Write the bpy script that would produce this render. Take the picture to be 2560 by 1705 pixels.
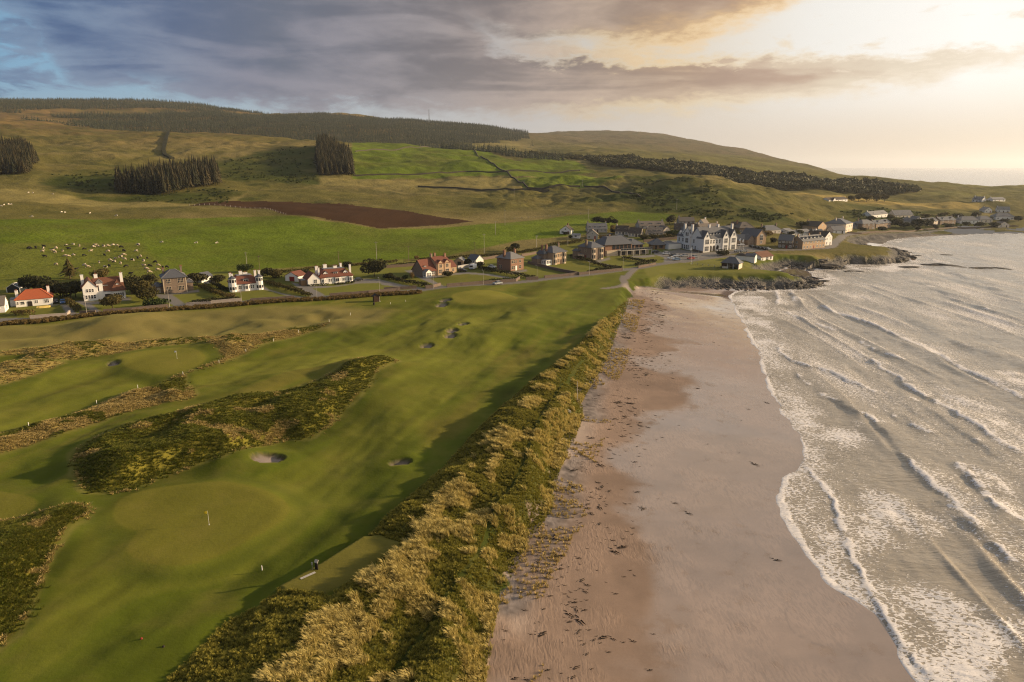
import bpy, bmesh, math, random
import numpy as np
from mathutils import Vector, Matrix
R = math.radians
rng = np.random.default_rng(11); random.seed(7)
scene = bpy.context.scene
COL = scene.collection
for o in list(bpy.data.objects): bpy.data.objects.remove(o)

# ------------------------------------------------------------------ camera, world, sun, exposure
CAM_Z = 54.0; FPX = 1707.0; TILT = math.atan((852.5 - 416.5) / FPX)
CT, ST = math.cos(TILT), math.sin(TILT)
cd = bpy.data.cameras.new('camera'); cam = bpy.data.objects.new('camera', cd); COL.objects.link(cam)
cd.sensor_width = 36.0; cd.lens = 36.0 * FPX / 2560.0; cd.clip_start = 0.5; cd.clip_end = 90000
cam.location = (0, 0, CAM_Z); cam.rotation_euler = (R(90) - TILT, 0, 0)
scene.camera = cam
SUN_AZ, SUN_EL = 78.0, 14.0
sd = bpy.data.lights.new('sun', 'SUN'); sd.energy = 5.0; sd.angle = R(0.9); sd.color = (1.0, 0.74, 0.45)
so = bpy.data.objects.new('sun', sd); COL.objects.link(so)
sdir = Vector((math.sin(R(SUN_AZ)) * math.cos(R(SUN_EL)), math.cos(R(SUN_AZ)) * math.cos(R(SUN_EL)), math.sin(R(SUN_EL))))
so.rotation_euler = sdir.to_track_quat('Z', 'Y').to_euler(); so.location = (300, 60, 200)
scene.view_settings.view_transform = 'Standard'; scene.view_settings.look = 'None'
scene.view_settings.exposure = 0.72; scene.view_settings.gamma = 1.0; scene.view_settings.use_curve_mapping = False
scene.render.engine = 'CYCLES'
cy = scene.cycles
cy.use_denoising = True; cy.denoising_prefilter = 'NONE'; cy.denoising_input_passes = 'RGB_ALBEDO_NORMAL'; cy.filter_width = 1.15; cy.max_bounces = 5; cy.diffuse_bounces = 2; cy.glossy_bounces = 2; cy.transmission_bounces = 2
cy.transparent_max_bounces = 6; cy.volume_bounces = 0; cy.caustics_reflective = False; cy.caustics_refractive = False
cy.sample_clamp_indirect = 4.0; cy.volume_max_steps = 64

class NT:
    """tiny node-tree writer: every method returns a socket"""
    def __init__(self, tree): self.t = tree; self.n = tree.nodes; self.l = tree.links
    def node(self, typ, **kw):
        n = self.n.new(typ)
        for k, v in kw.items(): setattr(n, k, v)
        return n
    def put(self, sock, v):
        if isinstance(v, bpy.types.NodeSocket): self.l.new(v, sock)
        elif v is not None:
            if sock.type == 'RGBA' and len(v) == 3: v = (*v, 1)
            sock.default_value = v
    def m(self, op, a, b=None, c=None, clamp=False):
        n = self.node('ShaderNodeMath', operation=op, use_clamp=clamp)
        for i, v in enumerate((a, b, c)):
            if v is not None: self.put(n.inputs[i], v)
        return n.outputs[0]
    def vm(self, op, a, b=None):
        n = self.node('ShaderNodeVectorMath', operation=op)
        self.put(n.inputs[0], a)
        if b is not None: self.put(n.inputs[1], b)
        return n.outputs[0]
    def ss(self, x, a, b, lo=0.0, hi=1.0):
        n = self.node('ShaderNodeMapRange', interpolation_type='SMOOTHSTEP')
        for i, v in enumerate((x, a, b, lo, hi)): self.put(n.inputs[i], v)
        return n.outputs[0]
    def mix(self, f, a, b, blend='MIX'):
        n = self.node('ShaderNodeMix', data_type='RGBA', blend_type=blend)
        self.put(n.inputs[0], f); self.put(n.inputs[6], a); self.put(n.inputs[7], b)
        return n.outputs[2]
    def noise(self, vec, scale, detail=4, rough=0.55, dist=0.0, color=False):
        n = self.node('ShaderNodeTexNoise'); self.put(n.inputs['Vector'], vec)
        n.inputs['Scale'].default_value = scale; n.inputs['Detail'].default_value = detail
        n.inputs['Roughness'].default_value = rough; n.inputs['Distortion'].default_value = dist
        return n.outputs['Color'] if color else n.outputs[0]
    def ramp(self, f, stops, interp='LINEAR'):
        n = self.node('ShaderNodeValToRGB'); cr = n.color_ramp; cr.interpolation = interp
        while len(cr.elements) > 1: cr.elements.remove(cr.elements[0])
        for i, (p, c) in enumerate(stops):
            e = cr.elements[0] if i == 0 else cr.elements.new(p)
            e.position = p
            e.color = (c, c, c, 1) if isinstance(c, (int, float)) else (*c, 1)
        self.put(n.inputs[0], f)
        return n.outputs[0]
    def scale(self, vec, s):
        n = self.node('ShaderNodeMapping'); self.put(n.inputs['Vector'], vec); n.inputs['Scale'].default_value = s
        return n.outputs[0]
    def attr(self, name, fac=False):
        n = self.node('ShaderNodeAttribute'); n.attribute_name = name
        return n.outputs['Fac'] if fac else n.outputs['Color']
    def bump(self, h, strength=0.5, dist=0.1):
        n = self.node('ShaderNodeBump'); self.put(n.inputs['Strength'], strength); n.inputs['Distance'].default_value = dist
        self.put(n.inputs['Height'], h); return n.outputs[0]

def lin(*c):
    """sRGB 0-255 -> linear"""
    return tuple((v / 255 / 12.92) if v / 255 <= 0.04045 else ((v / 255 + 0.055) / 1.055) ** 2.4 for v in c)

def ray(px, py):
    a = (px - 1280) / FPX; b = -(py - 852.5) / FPX
    return np.array((a, CT + b * ST, -ST + b * CT))
def skydir(px, py):
    d = ray(px, py); h = math.hypot(d[0], d[1])
    return math.degrees(math.atan2(d[0], d[1])), math.degrees(math.atan2(d[2], h))

# ---- sky: Nishita daylight, a stratus deck and a low cloud bank defined by direction
world = bpy.data.worlds.new('World'); scene.world = world; world.use_nodes = True
w = NT(world.node_tree); w.n.clear()
tc = w.node('ShaderNodeTexCoord'); D3 = tc.outputs['Generated']
sep = w.node('ShaderNodeSeparateXYZ'); w.put(sep.inputs[0], w.vm('NORMALIZE', D3))
X_, Y_, Z_ = sep.outputs
AZ = w.m('MULTIPLY', w.m('ARCTAN2', X_, Y_), 57.2958)
EL = w.m('MULTIPLY', w.m('ARCSINE', Z_), 57.2958)
sky = w.node('ShaderNodeTexSky', sky_type='NISHITA'); sky.sun_disc = False
sky.sun_elevation = R(SUN_EL); sky.sun_rotation = R(SUN_AZ); sky.dust_density = 2.5; sky.air_density = 1.2; sky.altitude = 50
nish = w.vm('SCALE', sky.outputs[0]); nish.node.inputs['Scale'].default_value = 0.09
# planar cloud coordinates so that the deck recedes
zc = w.m('ADD', w.m('MAXIMUM', Z_, 0.0), 0.10)
cmb = w.node('ShaderNodeCombineXYZ'); w.put(cmb.inputs[0], w.m('DIVIDE', X_, zc)); w.put(cmb.inputs[1], w.m('DIVIDE', Y_, zc))
PC = cmb.outputs[0]
cm2 = w.node('ShaderNodeCombineXYZ'); w.put(cm2.inputs[0], w.m('MULTIPLY', AZ, 0.055)); w.put(cm2.inputs[1], w.m('MULTIPLY', EL, 0.16))
PA = cm2.outputs[0]
n1 = w.noise(PA, 1.6, 6, 0.6, 0.6); n2 = w.noise(PA, 5.0, 6, 0.62, 0.3); n3 = w.noise(PC, 0.55, 5, 0.55, 0.4)
n6 = w.noise(PA, 14.0, 5, 0.65, 0.3)
wob = w.m('ADD', w.m('MULTIPLY', w.m('SUBTRACT', n1, 0.5), 3.2), w.m('ADD', w.m('MULTIPLY', w.m('SUBTRACT', n2, 0.5), 2.8), w.m('MULTIPLY', w.m('SUBTRACT', n6, 0.5), 1.5)))
V = w.m('ADD', EL, wob)
A01 = w.m('DIVIDE', w.m('ADD', AZ, 90.0), 180.0, clamp=True)
def curve(pts, lo=-10.0, hi=40.0):
    """edge elevation as a function of azimuth, through points traced as (azimuth, elevation)"""
    st = sorted((((a + 90) / 180), (e - lo) / (hi - lo)) for a, e in pts)
    return w.m('ADD', w.m('MULTIPLY', w.ramp(A01, st), hi - lo), lo)
S = lambda *p: [skydir(*q) for q in p]
Lc = curve([(-88, 16), (-60, 14)] + S((-60, 10), (20, 40), (90, 95), (150, 170), (210, 222), (400, 240), (560, 250), (700, 266), (900, 278), (1100, 290), (1250, 296), (1400, 296), (1560, 304), (1750, 292), (1900, 282), (2050, 260), (2200, 234), (2350, 208), (2560, 178)) + [(55, 13), (88, 18)])
Uc = curve([(-88, 39), (-10, 39)] + S((1150, 40), (1230, 125), (1400, 158), (1560, 168), (1700, 156), (1900, 138), (2100, 144), (2300, 148), (2400, 136), (2560, 136)) + [(55, 14), (88, 19)])
L2 = curve([(-88, 39), (-10, 39)] + S((1150, 39), (1230, 92), (1400, 100), (1500, 112), (1600, 118), (1700, 108), (1760, 92), (1850, 55), (1950, 10), (2050, -50)) + [(40, 30), (60, 38), (88, 38)])
above = w.ss(w.m('SUBTRACT', V, Lc), -0.5, w.ss(AZ, -12, 10, 0.9, 1.6))
gap = w.m('MULTIPLY', w.ss(w.m('SUBTRACT', V, Uc), -0.5, 0.6), w.ss(w.m('SUBTRACT', L2, V), -1.1, 1.0))
gap = w.m('MULTIPLY', gap, w.ss(AZ, -5, 1.5))
dens = w.m('MULTIPLY', above, w.m('SUBTRACT', 1.0, w.m('MULTIPLY', gap, 0.94)))
# ragged holes low on the left and thin scud
scud = w.m('MULTIPLY', w.ss(w.noise(PA, 3.4, 6, 0.62, 0.8), 0.47, 0.60), w.m('MULTIPLY', w.ss(AZ, -24, -28), w.ss(EL, 3.2, 5.2)))
holes = w.m('MULTIPLY',  w.ss(w.noise(PA, 3.2, 5, 0.6, 0.5), 0.54, 0.66), w.ss(w.m('SUBTRACT', EL, Lc), 1.8, 0.2))
dens = w.m('MAXIMUM', w.m('MULTIPLY', dens, w.m('SUBTRACT', 1.0, w.m('MULTIPLY', holes, 0.8))), scud)
puff = w.m('MULTIPLY', w.ss(n2, w.ss(AZ, 6, 24, 0.26, 0.56), w.ss(AZ, 6, 24, 0.52, 0.78)), gap)
dens = w.m('MAXIMUM', dens, w.m('MULTIPLY', puff, 0.85))
def azr(stops): return w.ramp(A01, [((a + 90) / 180, c) for a, c in stops])
cloudc = azr([(-90, lin(92, 112, 150)), (-38, lin(58, 100, 152)), (-28, lin(78, 108, 152)), (-18, lin(104, 116, 138)), (-6, lin(122, 119, 126)), (4, lin(142, 129, 125)), (12, lin(168, 140, 122)), (20, lin(192, 160, 140)), (30, lin(208, 172, 146)), (38, lin(226, 190, 158)), (60, lin(235, 205, 175)), (90, lin(190, 180, 175))])
lit = azr([(-90, lin(130, 145, 170)), (-38, lin(140, 178, 212)), (-20, lin(150, 152, 170)), (-6, lin(178, 170, 172)), (4, lin(216, 192, 174)), (14, lin(240, 212, 180)), (24, lin(255, 240, 214)), (38, lin(255, 246, 228)), (70, lin(255, 240, 220)), (90, lin(225, 215, 205))])
n4 = w.noise(w.scale(PA, (0.7, 1.5, 1)), 1.7, 4, 0.5, 1.0)
shade = w.m('ADD', w.m('MULTIPLY', w.ss(n3, 0.30, 0.72), 0.45), w.m('ADD', w.m('MULTIPLY', w.ss(n4, 0.36, 0.68), 0.55), w.m('MULTIPLY', w.ss(n2, 0.35, 0.7), 0.2)))
thick = w.ss(w.m('SUBTRACT', V, Lc), 0.2, 3.2)
n5 = w.noise(PA, 6.0, 5, 0.6, 0.8)
shade = w.m('ADD', w.m('MULTIPLY', shade, 0.75), w.m('ADD', w.m('MULTIPLY', w.m('SUBTRACT', n5, 0.5), 0.4), w.m('MULTIPLY', w.m('SUBTRACT', 1.0, thick), 0.35)), clamp=True)
shade = w.ss(shade, 0.12, 0.88)
cl = w.mix(w.m('MULTIPLY', shade, 0.85), cloudc, lit)
cl = w.mix(w.m('MULTIPLY', gap, w.ss(n5, 0.25, 0.6, 0.45, 1.0)), cl, lit)
edge = w.m('MULTIPLY', w.m('MULTIPLY', dens, w.m('SUBTRACT', 1.0, dens)), 4.0)
cl = w.mix(w.m('MULTIPLY', edge, w.ss(AZ, -4, 14, 0.0, 0.85)), cl, w.mix(w.ss(AZ, 8, 26), (1.0, 0.74, 0.36), (1.05, 0.86, 0.62)))
goldband = w.m('MULTIPLY', w.m('EXPONENT', w.m('MULTIPLY', w.m('POWER', w.m('DIVIDE', w.m('SUBTRACT', V, L2), 1.3), 2.0), -1.0)), w.m('MULTIPLY', w.ss(AZ, 2, 15), w.ss(AZ, 34, 24)))
cl = w.mix(w.m('MULTIPLY', goldband, 0.8), cl, (1.12, 0.74, 0.34))
clear = azr([(-90, lin(130, 165, 205)), (-40, lin(122, 184, 226)), (-24, lin(160, 200, 226)), (-10, lin(196, 206, 216)), (2, lin(216, 216, 216)), (12, lin(244, 232, 214)), (22, (1.12, 1.10, 1.05)), (32, (1.32, 1.30, 1.25)), (60, (1.4, 1.28, 1.1)), (90, (1.0, 0.95, 0.85))])
hz = azr([(-90, lin(170, 185, 200)), (-30, lin(186, 205, 216)), (0, lin(210, 206, 204)), (14, lin(234, 220, 206)), (28, lin(246, 226, 202)), (40, lin(250, 234, 210)), (90, lin(220, 205, 190))])
clear = w.mix(w.ss(EL, 7.0, 0.3), clear, hz)
clear = w.mix(0.05, clear, nish)
skyc = w.mix(dens, clear, cl)
high = w.mix(w.ss(n3, 0.4, 0.6), w.mix(w.ss(AZ, -18, 18), w.mix(0.5, nish, lin(120, 140, 170)), lin(235, 232, 226)), w.mix(w.ss(AZ, -22, 22), lin(118, 126, 145), lin(232, 220, 204)))
skyc = w.mix(w.ss(EL, 12, 21), skyc, high)
skyc = w.mix(w.ss(EL, -0.3, -3.0), skyc, lin(120, 115, 110))
bg = w.node('ShaderNodeBackground'); w.put(bg.inputs[0], skyc); bg.inputs[1].default_value = 0.50
wo = w.node('ShaderNodeOutputWorld'); w.l.new(bg.outputs[0], wo.inputs[0])

# ------------------------------------------------------------------ terrain as a height field Z(x, y)
def smooth(x, a, b):
    t = np.clip((x - a) / (b - a), 0, 1); return t * t * (3 - 2 * t)
def _hash(ix, iy, seed):
    h = (ix.astype(np.int64) * 374761393 + iy.astype(np.int64) * 668265263 + seed * 982451653) & 0xFFFFFFFF
    h = ((h ^ (h >> 13)) * 1274126177) & 0xFFFFFFFF
    return ((h ^ (h >> 16)) & 0xFFFF) / 65535.0
def vnoise(x, y, seed=0):
    ix = np.floor(x); iy = np.floor(y); fx = x - ix; fy = y - iy
    ix = ix.astype(np.int64); iy = iy.astype(np.int64)
    fx = fx * fx * fx * (fx * (fx * 6 - 15) + 10); fy = fy * fy * fy * (fy * (fy * 6 - 15) + 10)
    a = _hash(ix, iy, seed); b = _hash(ix + 1, iy, seed); c = _hash(ix, iy + 1, seed); d = _hash(ix + 1, iy + 1, seed)
    return (a + (b - a) * fx) * (1 - fy) + (c + (d - c) * fx) * fy - 0.5
def fbm(x, y, scale, octs=4, seed=0, gain=0.5):
    s = np.zeros_like(x); a = 1.0; f = 1.0 / scale
    for i in range(octs):
        s += a * vnoise(x * f + 17.3 * i, y * f - 9.1 * i, seed + i); a *= gain; f *= 2.03
    return s
def tan_el(az, py):
    b = -(py - 852.5) / FPX; fw = CT + b * ST; up = -ST + b * CT
    return up / math.hypot(math.tan(R(az)) * fw, fw)
# for each column of the view: (row in the photograph, distance in metres) of what is seen there, near to far
COLS = {
 0:    [(545, 560), (500, 700), (445, 860), (405, 980), (350, 1250), (287, 1650), ('z', 2100, 158), (249, 3500)],
 150:  [(545, 560), (505, 690), (470, 780), (430, 900), (370, 1150), (300, 1640), ('z', 2000, 150), (278, 2500), (249, 3500)],
 290:  [(548, 560), (510, 680), (488, 750), (430, 900), (360, 1200), (318, 1600), ('z', 1850, 118), (283, 2450), (248, 3500)],
 512:  [(540, 550), (503, 670), (470, 770), (440, 880), (400, 1000), (350, 1250), (322, 1520), ('z', 1750, 112), (290, 2400), (255, 3500)],
 660:  [(540, 540), (510, 640), (475, 745), (440, 860), (395, 1000), (350, 1260), (332, 1480), ('z', 1700, 100), (300, 2300), (289, 2700), (287, 3600)],
 800:  [(552, 515), (502, 660), (470, 745), (445, 830), (395, 960), (350, 1180), (342, 1330), ('z', 1600, 88), (312, 2200), (287, 2700), (287, 4300)],
 940:  [(565, 490), (510, 640), (470, 750), (437, 850), (400, 980), (360, 1200), (347, 1340), ('z', 1600, 84), (318, 2200), (293, 2750), (287, 4500)],
 1090: [(570, 485), (530, 585), (500, 670), (470, 760), (433, 880), (395, 1030), (366, 1230), ('z', 1500, 76), (335, 2100), (303, 2750), ('z', 4000, 150)],
 1230: [(572, 480), (535, 570), (500, 660), (475, 750), (430, 890), (395, 1050), (372, 1220), ('z', 1450, 72), (345, 2050), (313, 2700), ('z', 4000, 150)],
 1330: [(565, 495), (530, 590), (480, 740), (435, 880), (400, 1050), (382, 1200), ('z', 1500, 66), (355, 2100), (334, 2800), (329, 4000)],
 1450: [(555, 525), (520, 610), (480, 730), (440, 860), (410, 1020), (388, 1300), (365, 2100), (345, 3000), (325, 4200)],
 1560: [(552, 535), (520, 605), (470, 735), (445, 820), (420, 960), (395, 1300), (372, 2100), (350, 3000), (322, 4300)],
 1680: [(560, 520), (530, 580), (480, 690), (448, 770), (440, 850), (425, 1000), (400, 1400), (378, 2200), (337, 4000)],
 1800: [(560, 525), (530, 585), (480, 680), (436, 760), ('z', 850, 36), (432, 1050), (405, 1500), (385, 2400), (362, 3600)],
 1900: [(560, 530), (535, 585), (500, 670), (462, 750), ('z', 830, 24), (445, 1050), (415, 1500), (395, 2300), (378, 3300)],
 2000: [(575, 560), (545, 640), (515, 720), (490, 820), (470, 930), (435, 1350), (412, 2100), (398, 2700), ('z', 3300, 20), ('z', 3700, -30)],
 2090: [(578, 600), (545, 690), (510, 790), (488, 880), (472, 980), (443, 1400), (428, 1900), (420, 2300), ('z', 2600, -10), ('z', 2900, -40)],
 2200: [(580, 640), (545, 750), (515, 850), (492, 940), (476, 1040), (446, 1400), (440, 1650), ('z', 1950, -8), ('z', 2300, -40)],
 2340: [(577, 700), (548, 810), (520, 910), (498, 1000), (482, 1090), (456, 1400), (450, 1520), ('z', 1800, -8), ('z', 2200, -40)],
 2560: [(574, 760), (552, 850), (525, 950), (503, 1040), (487, 1120), (468, 1350), (464, 1420), ('z', 1700, -8), ('z', 2100, -40)],
}
NA, NR = 360, 420
LR0, LR1 = math.log(20.0), math.log(7000.0)
TA = np.linspace(-75, 75, NA); TLR = np.linspace(LR0, LR1, NR); TR_ = np.exp(TLR)
caz, cz = [], []
for px in sorted(COLS):
    az = skydir(px, 470)[0]; rr = [10, 240, 330, 420]; zz = [4.3, 4.4, 5.2, 6.6]
    if px >= 1300: zz = [4.3, 4.4, 5.0, 5.6]
    for c in COLS[px]:
        if c[0] == 'z': rr.append(c[1]); zz.append(c[2])
        else: rr.append(c[1]); zz.append(CAM_Z + c[1] * tan_el(az, c[0]))
    rr.append(9000); zz.append(zz[-1] * 0.6)
    caz.append(az); cz.append(np.interp(TLR, np.log(rr), zz))
caz = np.array(caz); cz = np.array(cz)
TAB = np.empty((NA, NR))
for j in range(NR): TAB[:, j] = np.interp(TA, caz, cz[:, j])
def blur(t, axis, k):
    ker = np.exp(-0.5 * (np.arange(-3 * k, 3 * k + 1) / k) ** 2); ker /= ker.sum()
    pad = [(0, 0), (0, 0)]; pad[axis] = (3 * k, 3 * k); tp = np.pad(t, pad, mode='edge')
    return np.apply_along_axis(lambda v: np.convolve(v, ker, 'valid'), axis, tp)
TAB = blur(blur(TAB, 0, 3), 1, 3)
def macro(x, y):
    r = np.hypot(x, y); az = np.degrees(np.arctan2(x, y))
    fa = np.clip((az - TA[0]) / (TA[1] - TA[0]), 0, NA - 1.001); fr = np.clip((np.log(np.maximum(r, 20.1)) - LR0) / (TLR[1] - TLR[0]), 0, NR - 1.001)
    ia = fa.astype(int); ir = fr.astype(int); fa = fa - ia; fr = fr - ir
    return (TAB[ia, ir] * (1 - fa) + TAB[ia + 1, ir] * fa) * (1 - fr) + (TAB[ia, ir + 1] * (1 - fa) + TAB[ia + 1, ir + 1] * fa) * fr

def march(zfun, px, py, bias=0.0):
    d = ray(px, py); h = math.hypot(d[0], d[1]); k = d[2] / h
    rr = np.exp(np.linspace(math.log(30), math.log(6500), 1400)); x = rr * d[0] / h; y = rr * d[1] / h
    f = CAM_Z + rr * k - zfun(x, y) - bias
    i = int(np.argmax(f < 0))
    if not (f < 0).any(): i = len(rr) - 1
    if i > 0:
        t = f[i - 1] / (f[i - 1] - f[i]); r = rr[i - 1] + t * (rr[i] - rr[i - 1])
    else: r = rr[0]
    return (r * d[0] / h, r * d[1] / h)
def plane(px, py, z):
    d = ray(px, py); t = (z - CAM_Z) / d[2]; return (d[0] * t, d[1] * t)
K = 2560 / 2354.0
def Dp(*pts): return [(x * K, y * K) for x, y in pts]
def Cp(o, s, *pts): return [(o[0] + x / s, o[1] + y / s) for x, y in pts]
def onm(pts): return np.array([march(macro, *p) for p in pts])
def onz(pts, z): return np.array([plane(*p, z) for p in pts])
c1 = ((0, 620), 4.529); c2 = ((480, 620), 4.529); c3 = ((960, 600), 5.8875); c4 = ((1320, 540), 5.8875); c5 = ((1660, 540), 6.926); c6 = ((1960, 480), 3.925)
g6 = ((0, 760), 2.355); g7 = ((0, 1150), 2.141); g8 = ((900, 680), 2.944); s2 = ((1500, 680), 2.2217); s3 = ((1500, 1150), 2.2217); b8 = ((1550, 640), 4.282); h3 = ((0, 230), 2.6167); h4 = ((800, 280), 2.6167)

def sdf(poly, x, y, pad=60.0):
    """signed distance, positive inside; outside the padded box it is just -pad"""
    P = np.asarray(poly); out = np.full(x.shape, -float(pad))
    lo = P.min(0) - pad; hi = P.max(0) + pad
    k = np.nonzero((x > lo[0]) & (x < hi[0]) & (y > lo[1]) & (y < hi[1]))[0]
    if len(k) == 0: return out
    X = x[k]; Y = y[k]; d2 = np.full(X.shape, 1e12); ins = np.zeros(X.shape, bool)
    Q = np.roll(P, -1, 0)
    for (ax, ay), (bx, by) in zip(P, Q):
        ex, ey = bx - ax, by - ay; L = ex * ex + ey * ey + 1e-9
        t = np.clip(((X - ax) * ex + (Y - ay) * ey) / L, 0, 1)
        d2 = np.minimum(d2, (X - ax - t * ex) ** 2 + (Y - ay - t * ey) ** 2)
        if abs(ey) > 1e-9:
            c = ((ay > Y) != (by > Y)) & (X < ex * (Y - ay) / ey + ax); ins ^= c
    d = np.sqrt(d2); out[k] = np.where(ins, d, -d); return out
def pdist(line, x, y, pad=60.0):
    """distance to an open polyline, the position along it 0..1 and the signed side (positive on its left)"""
    P = np.asarray(line); d2 = np.full(x.shape, float(pad * pad)); tt = np.zeros(x.shape); sg = np.zeros(x.shape)
    lo = P.min(0) - pad; hi = P.max(0) + pad
    k = np.nonzero((x > lo[0]) & (x < hi[0]) & (y > lo[1]) & (y < hi[1]))[0]
    if len(k) == 0: return np.sqrt(d2), tt, sg
    X = x[k]; Y = y[k]; D = d2[k]; T = tt[k]; G = sg[k]
    seg = np.hypot(*(P[1:] - P[:-1]).T); cum = np.concatenate(([0], np.cumsum(seg))); tot = cum[-1]
    for i in range(len(P) - 1):
        ax, ay = P[i]; ex, ey = P[i + 1] - P[i]; L = ex * ex + ey * ey + 1e-9
        t = np.clip(((X - ax) * ex + (Y - ay) * ey) / L, 0, 1); q = (X - ax - t * ex) ** 2 + (Y - ay - t * ey) ** 2
        m = q < D; D[m] = q[m]; T[m] = (cum[i] + t[m] * seg[i]) / tot
        G[m] = np.sign(ex * (Y[m] - ay) - ey * (X[m] - ax))
    d2[k] = D; tt[k] = T; sg[k] = G; return np.sqrt(d2), tt, sg
def spline(P, n=6):
    P = np.asarray(P, float); Q = np.vstack((2 * P[0] - P[1], P, 2 * P[-1] - P[-2])); out = []
    for i in range(1, len(Q) - 2):
        for t in np.linspace(0, 1, n, endpoint=False):
            a, b, c, d = Q[i - 1], Q[i], Q[i + 1], Q[i + 2]
            out.append(0.5 * ((2 * b) + (c - a) * t + (2 * a - 5 * b + 4 * c - d) * t * t + (3 * b - a - 3 * c + d) * t ** 3))
    out.append(P[-1]); return np.array(out)
def cspline(P, n=4):
    P = np.asarray(P, float); N = len(P); out = []
    for i in range(N):
        a, b, c, d = P[i - 1], P[i], P[(i + 1) % N], P[(i + 2) % N]
        for t in np.linspace(0, 1, n, endpoint=False):
            out.append(0.5 * ((2 * b) + (c - a) * t + (2 * a - 5 * b + 4 * c - d) * t * t + (3 * b - a - 3 * c + d) * t ** 3))
    return np.array(out)

# ---- coast
shore_px = Dp((2170, 1660), (2110, 1568), (2060, 1500), (2000, 1412), (1900, 1325), (1838, 1235), (1799, 1150), (1806, 1100), (1842, 1052), (1842, 1012), (1790, 940), (1768, 880), (1742, 815), (1735, 790), (1702, 730), (1681, 692), (1686, 674), (1722, 666), (1785, 664), (1850, 663), (1888, 653), (1893, 646), (1868, 634), (1856, 622), (1880, 616)) \
    + Cp(*c6, (530, 757), (600, 708), (700, 702), (900, 706), (1120, 692), (1225, 668), (1290, 662), (1232, 630), (1230, 588), (1150, 570), (1040, 548), (940, 536), (1000, 490), (1150, 452), (1500, 427), (1900, 413), (2355, 408), (2900, 404))
shore = onz(shore_px, 0.05)
FAR = [(1600, 700), (3000, 1500), (3000, 9000), (-9000, 9000), (-9000, -400), (30, -400)]
SHORE = np.vstack((spline(shore, 4), FAR))
toe_px = Dp((1060, 1900), (1090, 1700), (1118, 1568), (1135, 1450), (1150, 1380), (1190, 1300), (1225, 1235), (1268, 1180), (1285, 1090), (1322, 1010), (1342, 962), (1338, 925), (1395, 830), (1425, 750), (1450, 690), (1472, 667), (1505, 663), (1570, 659), (1640, 658), (1750, 660), (1848, 661)) \
    + Cp(*b8, (2080, 320), (2150, 300), (2050, 250), (1930, 215), (1800, 200), (1640, 190), (1650, 165), (1760, 120), (1860, 108), (2000, 125), (2130, 142), (2300, 146)) \
    + Cp(*c6, (590, 706), (700, 700), (900, 702), (1120, 690), (1224, 666), (1227, 592), (1140, 566), (1030, 546), (860, 545), (800, 512), (830, 480), (930, 458), (1120, 436), (1320, 418), (1560, 414), (1900, 410), (2355, 405), (2900, 400))
TOE = np.vstack((spline(onz(toe_px, 1.2), 3), FAR[:-1], [(-14, -400)]))

# ---- golf course shapes (world polygons)
def poly(pts, smoothn=3): return cspline(onm(pts), smoothn)
S_ = lambda *p: list(p)
GREENS = [
 poly(S_((285, 1292), (300, 1258), (350, 1235), (420, 1221), (480, 1215), (560, 1211), (620, 1217), (680, 1235), (720, 1262), (722, 1285), (698, 1312), (640, 1345), (560, 1385), (480, 1415), (420, 1420), (360, 1412), (325, 1392), (320, 1372), (345, 1335), (325, 1328), (292, 1314))),
 poly(Cp(*g6, (700, 315), (850, 285), (1000, 268), (1130, 275), (1212, 318), (1180, 362), (1080, 402), (950, 420), (800, 400), (720, 365))),
 poly(Cp(*g8, (675, 195), (720, 165), (850, 150), (1000, 152), (1110, 170), (1165, 200), (1100, 232), (900, 245), (740, 238))),
 poly(Cp(*g7, (-260, 200), (-60, 175), (90, 200), (190, 235), (200, 270), (120, 320), (-40, 360), (-260, 330))),
]
TEE = onm(Cp(*g7, (1500, 722), (1730, 590), (1950, 448), (2060, 440), (2148, 482), (2000, 600), (1850, 705), (1720, 775), (1600, 772)))
FAIRL = [
 poly(Cp(*g6, (-200, 560), (100, 540), (300, 420), (500, 345), (720, 300), (900, 275), (1100, 262), (1240, 320), (1090, 420), (820, 488), (560, 580), (250, 680), (-200, 800))),
 poly(S_((100, 1705), (330, 1500), (620, 1420), (860, 1230), (1030, 1080), (1180, 940), (1300, 830), (1420, 740), (1380, 725), (1150, 745), (1050, 800), (900, 850), (760, 880), (560, 905), (480, 935), (520, 960), (720, 930), (960, 905), (1000, 920), (930, 1000), (880, 1060), (780, 1130), (640, 1190), (300, 1250), (150, 1480), (20, 1705))),
]
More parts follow.
